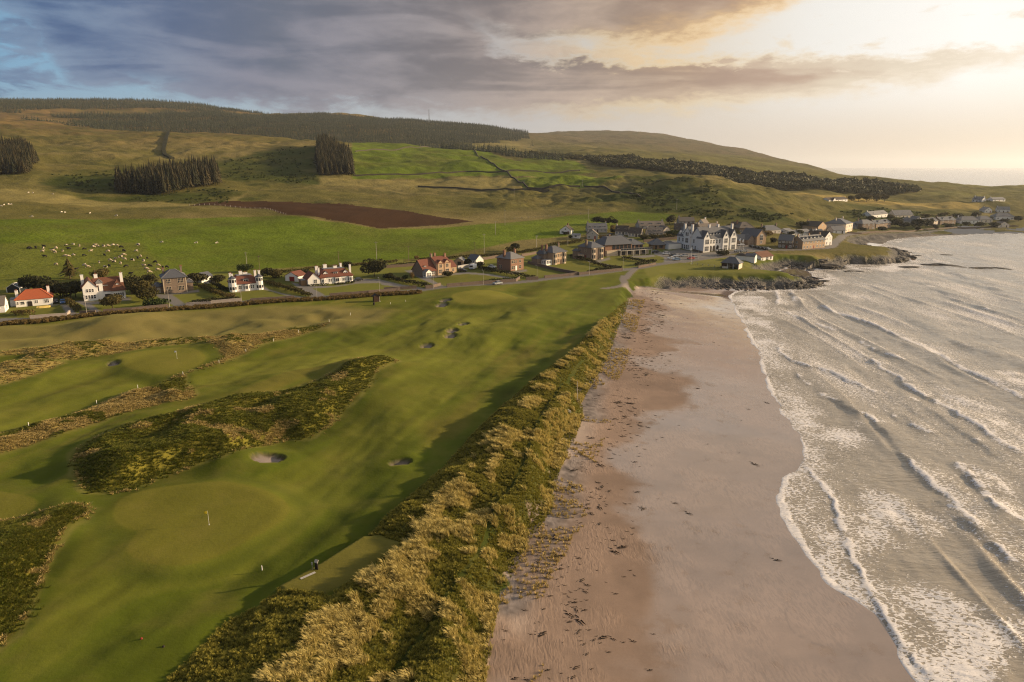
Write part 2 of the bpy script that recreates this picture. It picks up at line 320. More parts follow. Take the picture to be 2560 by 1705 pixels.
ROUGHS = [
 poly(Cp(*g6, (-150, 850), (0, 785), (170, 722), (570, 590), (810, 495), (1000, 440), (1085, 415), (1075, 450), (1110, 490), (1142, 535), (1100, 570), (950, 590), (760, 640), (560, 710), (330, 790), (150, 850), (0, 890), (-150, 930)), 2),
 poly(Cp(*g6, (1200, 240), (1350, 196), (1500, 175), (1700, 132), (1940, 103), (1760, 168), (1610, 218), (1450, 280), (1300, 345), (1180, 385), (1090, 412), (1290, 335), (1308, 300), (1270, 262)), 2),
 poly(Cp(*g6, (-150, 330), (0, 300), (200, 272), (480, 245), (800, 212), (1100, 196), (1330, 180), (1200, 222), (1000, 242), (700, 285), (420, 332), (150, 338), (180, 305), (0, 318), (-150, 345)), 2),
 poly(Cp(*g6, (-150, 400), (0, 368), (150, 345), (372, 350), (330, 380), (200, 440), (0, 492), (-150, 520)), 2),
 poly(S_(*Cp(*g6, (445, 930), (500, 870), (600, 812), (720, 762), (860, 722), (1050, 682), (1170, 632), (1340, 585), (1530, 550), (1750, 510), (1950, 450), (2050, 400), (2180, 350), (2325, 338), (2310, 372), (2230, 412), (2190, 465), (2168, 512), (2105, 555), (2045, 612), (1990, 665), (1900, 730), (1800, 772), (1700, 770), (1640, 790), (1520, 830), (1420, 885), (1310, 932), (1270, 925)), *Cp(*g7, (1170, 8), (950, 70), (820, 110), (720, 160), (600, 185), (500, 192), (450, 160), (420, 85))), 2),
 poly(Cp(*g7, (-200, 440), (0, 362), (130, 340), (290, 312), (400, 285), (492, 296), (440, 342), (380, 372), (330, 432), (280, 532), (240, 622), (200, 722), (150, 832), (80, 932), (0, 1002), (-120, 1060), (-250, 900)), 2),
]
MOUND = poly(S_((-250, 850), (-50, 810), (150, 812), (330, 790), (520, 778), (800, 770), (960, 780), (860, 815), (700, 822), (520, 850), (350, 862), (150, 875), (-250, 900)), 2)
DUNE = np.vstack((onm(Dp((300, 1750), (400, 1568), (520, 1440), (640, 1372), (760, 1388), (905, 1280), (930, 1262), (848, 1240), (915, 1175), (990, 1105), (1072, 1020), (1150, 940), (1235, 872), (1318, 808), (1378, 748), (1430, 690), (1450, 672))), onz(toe_px[14::-1], 2.2)[1:]))
CREST1 = spline(onm(Dp((480, 1760), (640, 1568), (780, 1410), (940, 1270), (1015, 1180), (1090, 1100), (1155, 1020), (1225, 930), (1310, 830), (1376, 765), (1427, 705))), 3)
CREST2 = spline(onm(Dp((930, 1760), (1010, 1568), (1090, 1360), (1160, 1230), (1215, 1130), (1260, 1030), (1300, 930), (1370, 830))), 3)
TROUGH = spline(onm(Dp((850, 1660), (905, 1540), (1000, 1420), (1035, 1370), (1098, 1290), (1138, 1190), (1192, 1110), (1226, 1020), (1275, 925), (1340, 835))), 3)
BUNKERS = []   # centre px, half sizes in px
for cxp, cyp, hw, hh, nm in ((670, 1146, 42, 13, 'broad oval bunker of pale sand below the rough bank'), (1000, 1155, 28, 7, 'small round bunker on the near fairway'),
        (284, 911, 16, 6, 'small bunker beside the white flagged green'), (900 + 760 / 2.944, 680 + 383 / 2.944, 14, 3.6, 'pot bunker farthest up the long fairway'), (900 + 678 / 2.944, 680 + 432 / 2.944, 15, 3.6, 'upper of the two paired fairway bunkers'),
        (900 + 664 / 2.944, 680 + 461 / 2.944, 15, 3.8, 'lower of the two paired fairway bunkers'), (900 + 490 / 2.944, 680 + 521 / 2.944, 17, 4.0, 'pot bunker alone on the middle of the long fairway'),
        (900 + 600 / 2.944, 680 + 239 / 2.944, 15, 3.0, 'lower bunker at the corner of the far green'), (900 + 628 / 2.944, 680 + 214 / 2.944, 15, 2.6, 'upper bunker at the corner of the far green')):
    BUNKERS.append((cspline(onm([(cxp + hw * math.cos(t), cyp + hh * math.sin(t) + hw * 0.12 * math.cos(t) * -1) for t in np.linspace(0, 2 * math.pi, 13)[:-1]]), 2), nm))
HOLLOWS = [(*march(macro, *p), rx, d) for p, rx, d in (((690, 1105), 9, 1.6), ((1120 / 2.944 + 900, 738), 8, 1.6), ((560, 800), 16, 1.2), ((355, 1310), 3, .4), ((730, 1060), 12, 1.3), ((1040, 935), 10, .7), ((380, 955), 6, .7), ((150, 830), 14, 1.3), ((470, 825), 12, 1.2), ((860, 1030), 8, .9))]
BUMPS = [(*march(macro, *p), rx, d) for p, rx, d in (((600, 1130), 10, 2.2), ((770, 1045), 8, 2.2), ((900, 925), 9, 2.2), ((1180, 735), 14, 1.1), ((250, 815), 14, 1.8), ((420, 810), 16, 1.6), ((660, 790), 18, 1.4), ((560, 870), 12, 1.2), ((80, 1400), 12, 1.6), ((160, 1290), 6, 1.0), ((640, 860), 10, 1.0), ((330, 1100), 16, 1.0), ((1240, 825), 14, 0.7), ((1330, 760), 14, 0.7), ((880, 1010), 9, 1.2))]
ROAD = spline(onm([(-700, 850), (-200, 822)] + Cp(*c1, (0, 835), (500, 795), (900, 757), (1300, 730), (1900, 682)) + Cp(*c2, (0, 656), (560, 617), (1150, 573), (1500, 556), (2000, 512)) + Cp(*c3, (0, 770), (500, 745), (850, 703), (1300, 668), (1700, 645), (2100, 612)) + Cp(*c4, (300, 925), (900, 862), (1400, 795), (1620, 768), (1900, 715), (2250, 672)) + Cp(*c5, (300, 800), (700, 740), (950, 715), (1230, 690))), 3)
ROAD2 = spline(onm(Cp(*c5, (1150, 640), (1500, 585), (1900, 590), (2300, 585)) + Cp(*c6, (250, 560), (450, 545), (500, 500), (560, 450), (600, 422), (760, 405), (1000, 392), (1300, 372), (1700, 348), (2300, 335))), 3)
PATHS = [spline(onm(Cp(*c4, (1580, 780), (1500, 850), (1430, 930)) + Cp(*g8, (1945, 30), (1940, 60), (1950, 90), (1890, 110), (1800, 122))), 3), spline(onm(Cp(*g8, (1950, 85), (2010, 110), (2030, 130))), 3)]
RC = Cp  # ---- gardens: drives and paved yards
DRIVES = [onm(p) for p in (
 RC(*c1, (430, 670), (620, 640), (770, 640), (870, 745), (880, 770), (780, 780), (690, 640), (560, 665)), RC(*c1, (840, 600), (900, 595), (1000, 608), (1150, 600), (1160, 590), (1300, 575), (1480, 560), (1480, 590), (1040, 640), (1170, 735), (1080, 750), (950, 650)),
 RC(*c1, (1740, 520), (1860, 525), (2250, 470), (2260, 500), (1950, 530), (2110, 640), (2000, 670), (1830, 580)), RC(*c1, (-40, 800), (180, 790), (340, 800), (200, 830), (-40, 850)),
 RC(*c2, (790, 410), (870, 470), (1050, 520), (1280, 560), (1190, 580), (900, 490), (790, 470), (500, 505), (480, 495), (780, 450)), RC(*c2, (1130, 390), (1220, 410), (1300, 430), (1600, 430), (1830, 400), (1850, 350), (2100, 350), (2355, 410), (2355, 440), (2100, 395), (1900, 400), (1620, 440), (1370, 460), (1500, 530), (1480, 560), (1380, 560), (1180, 440)),
 RC(*c3, (300, 450), (500, 430), (640, 525), (780, 525), (900, 520), (1080, 480), (1200, 470), (1550, 500), (1900, 560), (1960, 600), (1880, 580), (1500, 520), (1220, 500), (1080, 510), (800, 545), (680, 570), (900, 690), (850, 700), (560, 580)), RC(*c3, (-40, 620), (200, 650), (480, 690), (620, 720), (500, 740), (200, 690), (-40, 660)), RC(*c3, (1560, 390), (1690, 430), (1860, 470), (2100, 430), (2110, 460), (1880, 500), (1640, 440)),
 RC(*c4, (770, 620), (930, 660), (1110, 635), (1200, 610), (1220, 640), (1050, 680), (1300, 740), (1420, 770), (1380, 790), (1240, 740), (930, 680)), RC(*c4, (1830, 500), (2120, 560), (2355, 560), (2380, 660), (2100, 640), (1860, 570)),
 RC(*c5, (0, 600), (130, 600), (250, 570), (430, 600), (660, 640), (1000, 600), (1180, 600), (1240, 500), (1500, 490), (1900, 570), (1700, 620), (1250, 640), (1000, 700), (780, 740), (400, 770), (0, 820)),
 RC(*c4, (1060, 300), (1200, 280), (1420, 310), (1700, 380), (2280, 360), (2200, 440), (1800, 420), (1650, 360), (1200, 340)), RC(*c4, (1500, 590), (1850, 570), (1880, 595), (1700, 620), (1560, 615)),
 RC(*c5, (0, 420), (320, 430), (330, 480), (160, 490), (0, 470)))]
GARDENS = [onm(p) for p in (
 RC(*c1, (-60, 560), (240, 480), (900, 420), (1450, 400), (1750, 380), (2200, 350), (2400, 330), (2400, 640), (1300, 720), (500, 780), (-60, 820)), RC(*c2, (-10, 300), (350, 260), (1050, 240), (1450, 200), (1900, 190), (2400, 130), (2400, 470), (1500, 550), (600, 605), (-10, 640)),
 RC(*c3, (-20, 360), (500, 300), (1000, 270), (1700, 230), (2400, 170), (2400, 570), (1700, 630), (900, 690), (-20, 760)), RC(*c4, (-20, 530), (300, 430), (700, 380), (1500, 300), (2000, 350), (2400, 340), (2400, 640), (1600, 750), (1000, 840), (-20, 930)))]
PARK = poly(Cp(*c5, (-300, 880), (200, 810), (480, 780), (780, 745), (1060, 740), (1500, 760), (1530, 860), (1700, 950), (1800, 990), (1300, 1000), (900, 1040), (200, 1090), (-200, 1100), (-330, 960)), 2)
# ---- farm land
PLOUGH = onm(Cp(*h3, (1240, 742), (1330, 722), (1480, 702), (1900, 705), (2355, 735)) + Cp(*h4, (100, 588), (400, 625), (700, 670), (1010, 715), (800, 735), (560, 750), (400, 762), (200, 737), (0, 710)) + Cp(*h3, (2200, 850), (1930, 812), (1870, 800), (1740, 765), (1500, 750)))
PAST = [onm(p) for p in (
 [(-400, 560), (0, 546), (300, 542), (520, 540), (690, 536), (800, 556), (950, 572), (1080, 568), (1250, 556), (1400, 545), (1560, 530), (1700, 535), (1660, 555), (1560, 560), (1500, 585), (1420, 590), (1300, 600), (1100, 640), (900, 655), (700, 670), (400, 690), (200, 690), (0, 720), (-400, 760)],
 [(880, 350), (1000, 358), (1150, 372), (1250, 382), (1340, 408), (1400, 430), (1500, 440), (1340, 438), (1200, 432), (1000, 438), (880, 438)],
 [(1340, 385), (1420, 392), (1500, 425), (1400, 428), (1300, 400)],
 [(1280, 440), (1440, 437), (1560, 440), (1560, 452), (1480, 470), (1310, 470)])]
PALE = [onm(p) for p in ([(-300, 470), (100, 470), (200, 492), (400, 505), (520, 508), (650, 470), (800, 462), (650, 468), (620, 480), (560, 512), (300, 518), (150, 510), (0, 500), (-300, 490)],
 [(800, 440), (1000, 440), (1280, 435), (1300, 468), (1100, 468), (900, 460), (800, 458)],
 [(1960, 480), (2100, 484), (2200, 490), (2300, 500), (2450, 508), (2450, 516), (2300, 510), (2150, 500), (1975, 488)], [(1180, 352), (1300, 354), (1300, 360), (1180, 360)])]
GORSE_SHADE = [onm(p) for p in ([(700, 375), (790, 370), (800, 440), (760, 458), (680, 450), (560, 445), (560, 400), (640, 395)], [(130, 440), (300, 415), (320, 480), (260, 482), (150, 470)], [(600, 468), (560, 510), (420, 510), (280, 490), (540, 470)], [(1600, 450), (1780, 470), (1830, 540), (1700, 545), (1560, 500)], [(1750, 545), (1850, 520), (1980, 545), (1900, 560)], [(2080, 530), (2200, 515), (2420, 540), (2400, 560), (2150, 555)])]
YELL = onm([(1900, 560), (2000, 500), (2100, 500)])
AX = np.array(CREST1[-1]) - np.array(CREST1[0]); AX = AX / np.hypot(*AX)     # the run of the long fairway

def Z(x, y, full=False):
    x = np.asarray(x, float); y = np.asarray(y, float); sh = x.shape; x = x.ravel(); y = y.ravel()
    r = np.hypot(x, y); m = macro(x, y)
    az = np.degrees(np.arctan2(x, y))
    hillw = smooth(r, 480, 900)
    m = m + hillw * (fbm(x, y, 170, 4, 3) * 9 * smooth(r, 500, 1200) + fbm(x, y, 60, 3, 9) * 4.5 + fbm(x, y, 22, 3, 13) * 2.2 * (1 - smooth(r, 1500, 2400)) - 2.0)
    m = m + smooth(r, 300, 520) * (1 - smooth(r, 640, 900)) * fbm(x, y, 70, 3, 5) * 3.0 * smooth(az, 14, 4)
    lump = smooth(r, 560, 640) * (1 - smooth(r, 800, 900)) * smooth(az, -6, 2) * (1 - smooth(az, 22, 30))
    m = m + lump * (np.abs(fbm(x, y, 55, 3, 31)) * 8.0 + np.abs(fbm(x, y, 17, 3, 33)) * 3.0)
    ds = np.full(x.shape, 200.0); du = np.full(x.shape, 200.0)
    k = np.nonzero((r < 1100) & (az > -25))[0]
    ds[k] = sdf(SHORE, x[k], y[k], 20000); du[k] = sdf(TOE, x[k], y[k], 20000)
    golf = (r < 420) & (du > -3)
    g = np.zeros(x.shape)
    kk = np.nonzero(golf)[0]; X = x[kk]; Y = y[kk]
    u = X * AX[0] + Y * AX[1]; v = X * AX[1] - Y * AX[0]
    gg = fbm(u / 2.2, v, 16, 3, 21) * 1.6 + fbm(X, Y, 45, 2, 22) * 1.4 + fbm(u / 2.5, v, 6, 3, 24) * 0.28 + fbm(X, Y, 4, 2, 23) * 0.16
    gg *= 1 - smooth(np.hypot(X, Y), 225, 275)
    for cx, cy_, rx, d in HOLLOWS: gg -= d * np.exp(-((X - cx) ** 2 + (Y - cy_) ** 2) / rx ** 2)
    for cx, cy_, rx, d in BUMPS: gg += d * np.exp(-((X - cx) ** 2 + (Y - cy_) ** 2) / rx ** 2)
    md = sdf(MOUND, X, Y); gg += smooth(md, -2, 10) * (fbm(X, Y, 14, 2, 29) * 2.4)
    for i, gr in enumerate(GREENS):
        s = smooth(sdf(gr, X, Y), -6, 2); gg = gg * (1 - s * 0.75) + s * (0.55 + 0.35 * fbm(X, Y, 14, 2, 77))
    for i, ro in enumerate(ROUGHS):
        sd_ = sdf(ro, X, Y); s = smooth(sd_, 0, 3.5); gg += s * (0.55 + fbm(X, Y, 5, 3, 41) * 0.9)
        if i >= 4: gg += smooth(sd_, 0, 7) * (0.9 + fbm(X, Y, 13, 2, 43) * 2.4)
    s = smooth(sdf(TEE, X, Y), -1.3, 0.2); gg = gg * (1 - s) + 1.25 * s
    dn = smooth(sdf(DUNE, X, Y), -2, 3)
    d1, t1, _ = pdist(CREST1, X, Y); d2_, t2, _ = pdist(CREST2, X, Y); d3, t3, _ = pdist(TROUGH, X, Y)
    far1 = 1 - 0.55 * smooth(t1, 0.55, 1.0)
    rid = 1.9 * far1 * np.exp(-(d1 / 7.0) ** 2) + 1.5 * (1 - 0.5 * smooth(t2, .6, 1)) * (1 + fbm(X, Y, 12, 2, 63)) * np.exp(-(d2_ / 4.5) ** 2) - 0.8 * np.exp(-(d3 / 2.5) ** 2)
    gg = gg * (1 - dn * 0.6) + rid * np.maximum(dn, smooth(sdf(DUNE, X, Y), -9, -1) * 0.25) * (1 - s) + dn * (fbm(X, Y, 9, 3, 61) * 1.3 + np.abs(fbm(X, Y, 2.6, 2, 67)) * 0.8)
    for b, _ in BUNKERS:
        sb = sdf(b, X, Y, 12); gg += 0.12 * np.exp(-((sb + 1.4) / 1.6) ** 2); gg -= smooth(sb, -0.3, 0.4) * 0.85
    g[kk] = gg
    # gardens sit level; the road runs level too
    z = m + g
    t = np.clip(ds, 0, None) / (np.clip(ds, 0, None) + np.clip(-du, 0, None) + 1e-6)
    rocky = smooth(r, 299, 307) * smooth(az, 11.0, 13.0); zft = 2.5 - 1.7 * rocky
    bz = zft * t ** 1.25 + fbm(x, y, 18, 3, 51) * 0.10 * smooth(ds, 0, 12) + smooth(t, 0.8, 1.0) * fbm(x, y, 6, 2, 52) * 0.25
    up = smooth(du + fbm(x, y, 7, 3, 53) * 2.2 * (1 - 0.4 * rocky) - 0.6, 0, 4.5 + 12.5 * rocky)
    zl = np.where(du > 0, zft * (1 - up) + z * up, bz)
    rk = rocky * smooth(du, -1.5, 1.0) * (1 - smooth(du, 9, 16)) * (az > 5)
    zl = zl + rk * (fbm(x, y, 4.5, 3, 71, 0.55) * 1.1)
    z = np.where(ds < 0, np.maximum(0.035 * ds, -4.0), zl)
    if full: return z.reshape(sh), dict(ds=ds, du=du, r=r, az=az, rk=rk)
    return z.reshape(sh)
def ground(px, py): 
    d = ray(px, py); h_ = math.hypot(d[0], d[1]); k = d[2] / h_; r0 = math.hypot(*march(macro, px, py))
    rr = np.linspace(r0 * .72, min(r0 * 1.35, 6400), 150); x = rr * d[0] / h_; y = rr * d[1] / h_; f = CAM_Z + rr * k - Z(x, y)
    i = int(np.argmax(f < 0)); t_ = f[i - 1] / (f[i - 1] - f[i]) if i > 0 else 0.0
    r1 = rr[i - 1] + t_ * (rr[i] - rr[i - 1]) if i > 0 else r0
    return r1 * d[0] / h_, r1 * d[1] / h_, CAM_Z + r1 * k
def zat(x, y): return float(Z(np.array([x]), np.array([y]))[0])

# ------------------------------------------------------------------ materials
MATS = {}
def newmat(name):
    m = bpy.data.materials.new(name); m.use_nodes = True; t = NT(m.node_tree); t.n.clear()
    out = t.node('ShaderNodeOutputMaterial'); b = t.node('ShaderNodeBsdfPrincipled')
    t.l.new(b.outputs[0], out.inputs[0]); MATS[name] = m
    return m, t, b
def simple(name, col, rough=0.8, var=0.25, nscale=1.5, spec=0.3, metal=0.0, bump=0.0):
    m, t, b = newmat(name); P = t.node('ShaderNodeTexCoord').outputs['Object']
    n = t.noise(P, nscale, 5, 0.6)
    f = t.m('ADD', 1.0 - var, t.m('MULTIPLY', n, 2 * var))
    v = t.vm('SCALE', (*col,)); t.put(v.node.inputs['Scale'], f)
    t.put(b.inputs['Base Color'], v); b.inputs['Roughness'].default_value = rough
    b.inputs['Specular IOR Level'].default_value = spec; b.inputs['Metallic'].default_value = metal
    if bump: t.put(b.inputs['Normal'], t.bump(n, bump, 0.05))
    return m
def grassmat(name, sheen=0.0, fine=9.0, amp=0.5, big=0.35, bstr=0.5):
    m, t, b = newmat(name); P = t.scale(t.node('ShaderNodeNewGeometry').outputs['Position'], (1, 1, 0))
    n = t.noise(P, fine, 3, 0.65); n2 = t.noise(P, 0.9, 5, 0.62); n3 = t.noise(P, 0.12, 4, 0.6)
    f = t.m('ADD', 1 - amp / 2 - big / 2, t.m('ADD', t.m('MULTIPLY', n, amp * 0.6), t.m('ADD', t.m('MULTIPLY', n2, amp * 0.4), t.m('MULTIPLY', n3, big))))
    v = t.vm('SCALE', t.attr('cover')); t.put(v.node.inputs['Scale'], f)
    yel = t.mix(t.ss(n3, 0.45, 0.75, 0.0, 0.28), v, (0.17, 0.13, 0.035))
    t.put(b.inputs['Base Color'], yel); b.inputs['Roughness'].default_value = 0.95; b.inputs['Specular IOR Level'].default_value = 0.08
    if sheen: b.inputs['Sheen Weight'].default_value = sheen; b.inputs['Sheen Roughness'].default_value = 0.5; b.inputs['Sheen Tint'].default_value = (0.5, 0.48, 0.08, 1)
    t.put(b.inputs['Normal'], t.bump(t.m('ADD', n, t.m('MULTIPLY', n2, 1.5)), bstr, 0.12))
    return m
grassmat('turf', 0.10, 2.6, 0.55, 0.40, 0.3)
grassmat('rough', 0.1, 2.2, 0.9, 0.4, 0.8)
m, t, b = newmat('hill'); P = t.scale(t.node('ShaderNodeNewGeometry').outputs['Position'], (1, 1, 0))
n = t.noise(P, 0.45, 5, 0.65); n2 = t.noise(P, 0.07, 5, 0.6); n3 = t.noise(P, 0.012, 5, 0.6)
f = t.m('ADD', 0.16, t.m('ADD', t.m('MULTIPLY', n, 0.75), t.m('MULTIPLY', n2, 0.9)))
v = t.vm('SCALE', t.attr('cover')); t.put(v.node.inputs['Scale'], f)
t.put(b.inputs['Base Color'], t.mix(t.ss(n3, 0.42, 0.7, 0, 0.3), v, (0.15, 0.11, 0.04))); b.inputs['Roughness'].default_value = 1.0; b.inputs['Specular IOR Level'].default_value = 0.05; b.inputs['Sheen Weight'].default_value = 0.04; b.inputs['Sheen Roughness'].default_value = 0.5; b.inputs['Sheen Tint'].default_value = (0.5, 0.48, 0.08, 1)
t.put(b.inputs['Normal'], t.bump(t.m('ADD', n, t.m('MULTIPLY', n2, 2.0)), 0.8, 0.9))
# sand: dry above, wet and mirror-like where water has just drained
m, t, b = newmat('sand'); P = t.scale(t.node('ShaderNodeNewGeometry').outputs['Position'], (1, 1, 0))
wet = t.attr('wet', True)
n = t.noise(P, 3.5, 4, 0.6); n2 = t.noise(P, 0.35, 5, 0.6)
rpv = t.node('ShaderNodeMapping'); t.put(rpv.inputs['Vector'], P); rpv.inputs['Rotation'].default_value = (0, 0, R(12)); rpv.inputs['Scale'].default_value = (1.0, 0.27, 1)
rp = t.noise(rpv.outputs[0], 2.8, 2, 0.4, 0.8); msk = t.ss(t.noise(P, 0.10, 3, 0.5), 0.42, 0.56)
f = t.m('ADD', 0.66, t.m('ADD', t.m('ADD', t.m('MULTIPLY', n, 0.2), t.m('MULTIPLY', t.m('MULTIPLY', t.ss(rp, 0.40, 0.56), msk), 0.16)), t.m('MULTIPLY', n2, 0.30)))  # ripple relief shading put into the colour: troughs darker
v = t.vm('SCALE', t.attr('cover')); t.put(v.node.inputs['Scale'], f)
wv = t.vm('SCALE', v); wv.node.inputs['Scale'].default_value = 0.9
t.put(b.inputs['Base Color'], t.mix(wet, v, wv))
film = t.m('MULTIPLY', wet, t.ss(n2, 0.30, 0.55, 0.55, 1.0), clamp=True)
t.put(b.inputs['Roughness'], t.ss(film, 0.15, 0.85, 0.7, 0.08)); t.put(b.inputs['Specular IOR Level'], t.ss(film, 0.1, 0.8, 0.15, 1.0))
t.put(b.inputs['Coat Weight'], t.ss(film, 0.2, 0.9, 0.0, 0.7)); b.inputs['Coat Roughness'].default_value = 0.06; b.inputs['Coat IOR'].default_value = 1.36
hh = t.m('ADD', t.m('MULTIPLY', t.m('MULTIPLY', rp, msk), 0.7), t.m('MULTIPLY', n, 0.015))
t.put(b.inputs['Normal'], t.bump(hh, t.ss(film, 0.4, 1.0, 0.8, 0.15), 0.10))
# pebbles and rocky shore
m, t, b = newmat('shingle'); P = t.scale(t.node('ShaderNodeNewGeometry').outputs['Position'], (1, 1, 0))
vo = t.node('ShaderNodeTexVoronoi'); t.put(vo.inputs['Vector'], P); vo.inputs['Scale'].default_value = 1.6
n = t.noise(P, 0.6, 6, 0.65)
v = t.vm('SCALE', t.attr('cover')); t.put(v.node.inputs['Scale'], t.m('ADD', 0.35, t.m('ADD', t.m('MULTIPLY', n, 0.8), t.m('MULTIPLY', vo.outputs['Distance'], 0.5))))
t.put(b.inputs['Base Color'], v); b.inputs['Roughness'].default_value = 0.85
t.put(b.inputs['Normal'], t.bump(t.m('ADD', t.m('MULTIPLY', n, 1.6), vo.outputs['Distance']), 1.0, 0.35))
m, t, b = newmat('plough'); P = t.scale(t.node('ShaderNodeNewGeometry').outputs['Position'], (1, 1, 0))
n = t.noise(P, 0.7, 6, 0.65); n2 = t.noise(t.scale(P, (0.35, 0.02, 1)), 1.0, 3, 0.5)
t.put(b.inputs['Base Color'], t.mix(t.m('MULTIPLY', t.m('ADD', n, n2), 0.5), (0.032, 0.017, 0.008), (0.088, 0.046, 0.022))); b.inputs['Roughness'].default_value = 1.0; b.inputs['Specular IOR Level'].default_value = 0.03
t.put(b.inputs['Normal'], t.bump(n, 0.9, 0.3))
m, t, b = newmat('tarmac'); P = t.scale(t.node('ShaderNodeNewGeometry').outputs['Position'], (1, 1, 0))
n = t.noise(P, 1.2, 6, 0.7); v = t.vm('SCALE', t.attr('cover')); t.put(v.node.inputs['Scale'], t.m('ADD', 0.6, t.m('MULTIPLY', n, 0.8)))
t.put(b.inputs['Base Color'], v); b.inputs['Roughness'].default_value = 0.8

# ------------------------------------------------------------------ the ground sheet, split by land cover
azs = np.concatenate((np.arange(-80, -43, 0.6), np.arange(-43, 41, 0.105), np.arange(41, 81, 0.6)))
rows = [24.0]
while rows[-1] < 6600:
    r_ = rows[-1]; rows.append(r_ * (1 + (0.0058 if r_ < 420 else 0.0075 if r_ < 1300 else 0.012)))
rows = np.array(rows); NAZ, NRW = len(azs), len(rows)
GA, GR = np.meshgrid(np.radians(azs), rows, indexing='ij')
gx = (GR * np.sin(GA)).ravel(); gy = (GR * np.cos(GA)).ravel()
gz, aux = Z(gx, gy, True)
ds, du, gr_, gaz, rk = aux['ds'], aux['du'], aux['r'], aux['az'], aux['rk']
N = len(gx); cov = np.empty((N, 3))
def blend(col, wgt, var=None):
    global cov
    c = np.array(col)[None, :] if np.ndim(col) == 1 else col
    if var is not None: c = c * var[:, None]
    cov = cov * (1 - wgt[:, None]) + c * wgt[:, None]
zone = np.zeros(N, np.int16); ZN = [('hillside', 'hill')]; zsd = {}
def addzone(name, mat, inside):
    ZN.append((name, mat)); zone[inside] = len(ZN) - 1
big = fbm(gx, gy, 160, 4, 101); mid = fbm(gx, gy, 34, 4, 102); sml = fbm(gx, gy, 7, 3, 103)
hgt = smooth(gz, 60, 160)
# open hill grazing: green-gold low down, brown moor high up
cov[:] = np.array((0.108, 0.096, 0.027))
blend((0.185, 0.148, 0.058), smooth(big + 0.5 * mid, -0.1, 0.35))
blend((0.20, 0.125, 0.045), hgt * smooth(big, -0.4, 0.2) * (gaz < -8))
blend((0.115, 0.072, 0.036), smooth(gz, 80, 130) * smooth(gaz, -12, -20) * smooth(mid, -0.5, 0.15) * 0.95)
blend((0.10, 0.075, 0.04), smooth(gr_, 1800, 2600) * (gaz > 0))
blend((0.040, 0.046, 0.012), smooth(mid + 0.4 * sml, 0.12, 0.40) * 0.65 * smooth(gr_, 560, 650))
rgt = smooth(gaz, 6, 12) * smooth(gr_, 900, 1200) * (1 - smooth(gr_, 1900, 2600))
blend((0.13, 0.125, 0.03), rgt * smooth(big, -0.2, 0.3))
sdw = lambda p, a=-1.5, b=1.5: smooth(sdf(p, gx, gy), a, b)
def far_sdf(p): return sdf(p, gx, gy, 80)
for p in GORSE_SHADE:
    s = far_sdf(p); blend((0.030, 0.044, 0.007), smooth(s + mid * 50, -30, 14) * 0.92)  # gorse and bracken tone, with the shade of the banks painted in
for i, p in enumerate(PALE):
    s = far_sdf(p); blend((0.20, 0.165, 0.058) if i != 2 else (0.32, 0.235, 0.07), smooth(s, -3, 3)); addzone('pale_field', 'hill', s > 0)
for i, p in enumerate(PAST):
    s = far_sdf(p); c = np.array((0.088, 0.125, 0.009))[None, :] * (1 + 0.4 * big + 0.35 * mid)[:, None]
    blend(c, smooth(s, -2, 2)); addzone('pasture', 'hill', s > 0)
# the near grazing strip is yellower, rank grass along the fence lines
s = far_sdf(onm([(-400, 655), (0, 610), (350, 606), (380, 640), (440, 690), (300, 710), (0, 735), (-400, 800)]))
blend((0.115, 0.125, 0.022), smooth(s, -3, 3) * 0.75)
s = far_sdf(PLOUGH); blend((0.07, 0.038, 0.025), smooth(s, -2, 2)); addzone('ploughed_field', 'plough', s > 0)
# links
links = (du > 0) & (gr_ < 300); lw = 1 - smooth(gr_, 262, 300)
rd, _, rside = pdist(ROAD, gx, gy, 160)
seaw = np.where(rd < 159, (rside < 0).astype(float), smooth(gr_, 240, 225))
lw = np.where(rd < 159, np.where(rside < 0, 1.0, 0.0), (gr_ < 235) * 1.0) * (gr_ < 420)
uu = gx * AX[0] + gy * AX[1]; vv = gx * AX[1] - gy * AX[0]
stri = fbm(uu / 7, vv, 9, 3, 201) * 0.7 + fbm(uu / 9, vv, 2.6, 3, 202) * 0.35
base = np.array((0.062, 0.082, 0.006))[None, :] * (1 + 0.7 * stri + 0.4 * sml)[:, None]
blend(base, lw)
addzone('golf_course', 'turf', lw > 0.5)
blend((0.115, 0.098, 0.018), lw * smooth(stri + 0.5 * mid, 0.05, 0.5) * 0.8)
for p in FAIRL:
    s = sdf(p, gx, gy); c = np.array((0.112, 0.122, 0.014))[None, :] * (1 + 0.85 * stri + 0.25 * mid)[:, None]
    blend(c, smooth(s, -0.8, 0.8) * 0.75); addzone('fairway', 'turf', s > 0)
s = sdf(MOUND, gx, gy); blend((0.155, 0.125, 0.046), smooth(s + 8 * mid, -4, 5) * 0.85); addzone('mounded_rough', 'turf', s > 0)
for p in ROUGHS:
    s = sdf(p, gx, gy) + 1.6 * sml; dark = smooth(sml + mid * 0.6, 0.0, 0.4)
    c = np.array((0.25, 0.19, 0.06))[None, :] * (1 - 0.45 * dark)[:, None]
    c = c * np.array((0.62, 0.72, 0.35))[None, :] if p is ROUGHS[4] or p is ROUGHS[5] else c
    blend(c, smooth(s, -0.5, 0.5)); addzone('rough_grass', 'rough', s > 0)
    blend((0.15, 0.135, 0.035), np.exp(-((s + 0.6) / 0.5) ** 2) * 0.7)
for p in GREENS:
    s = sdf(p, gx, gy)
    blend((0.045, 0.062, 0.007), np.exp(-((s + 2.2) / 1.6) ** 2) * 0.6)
    c = np.array((0.128, 0.124, 0.017))[None, :] * (1 + 0.25 * mid + 0.25 * stri)[:, None]; blend(c, smooth(s, -0.35, 0.35)); addzone('putting_green', 'turf', s > 0)
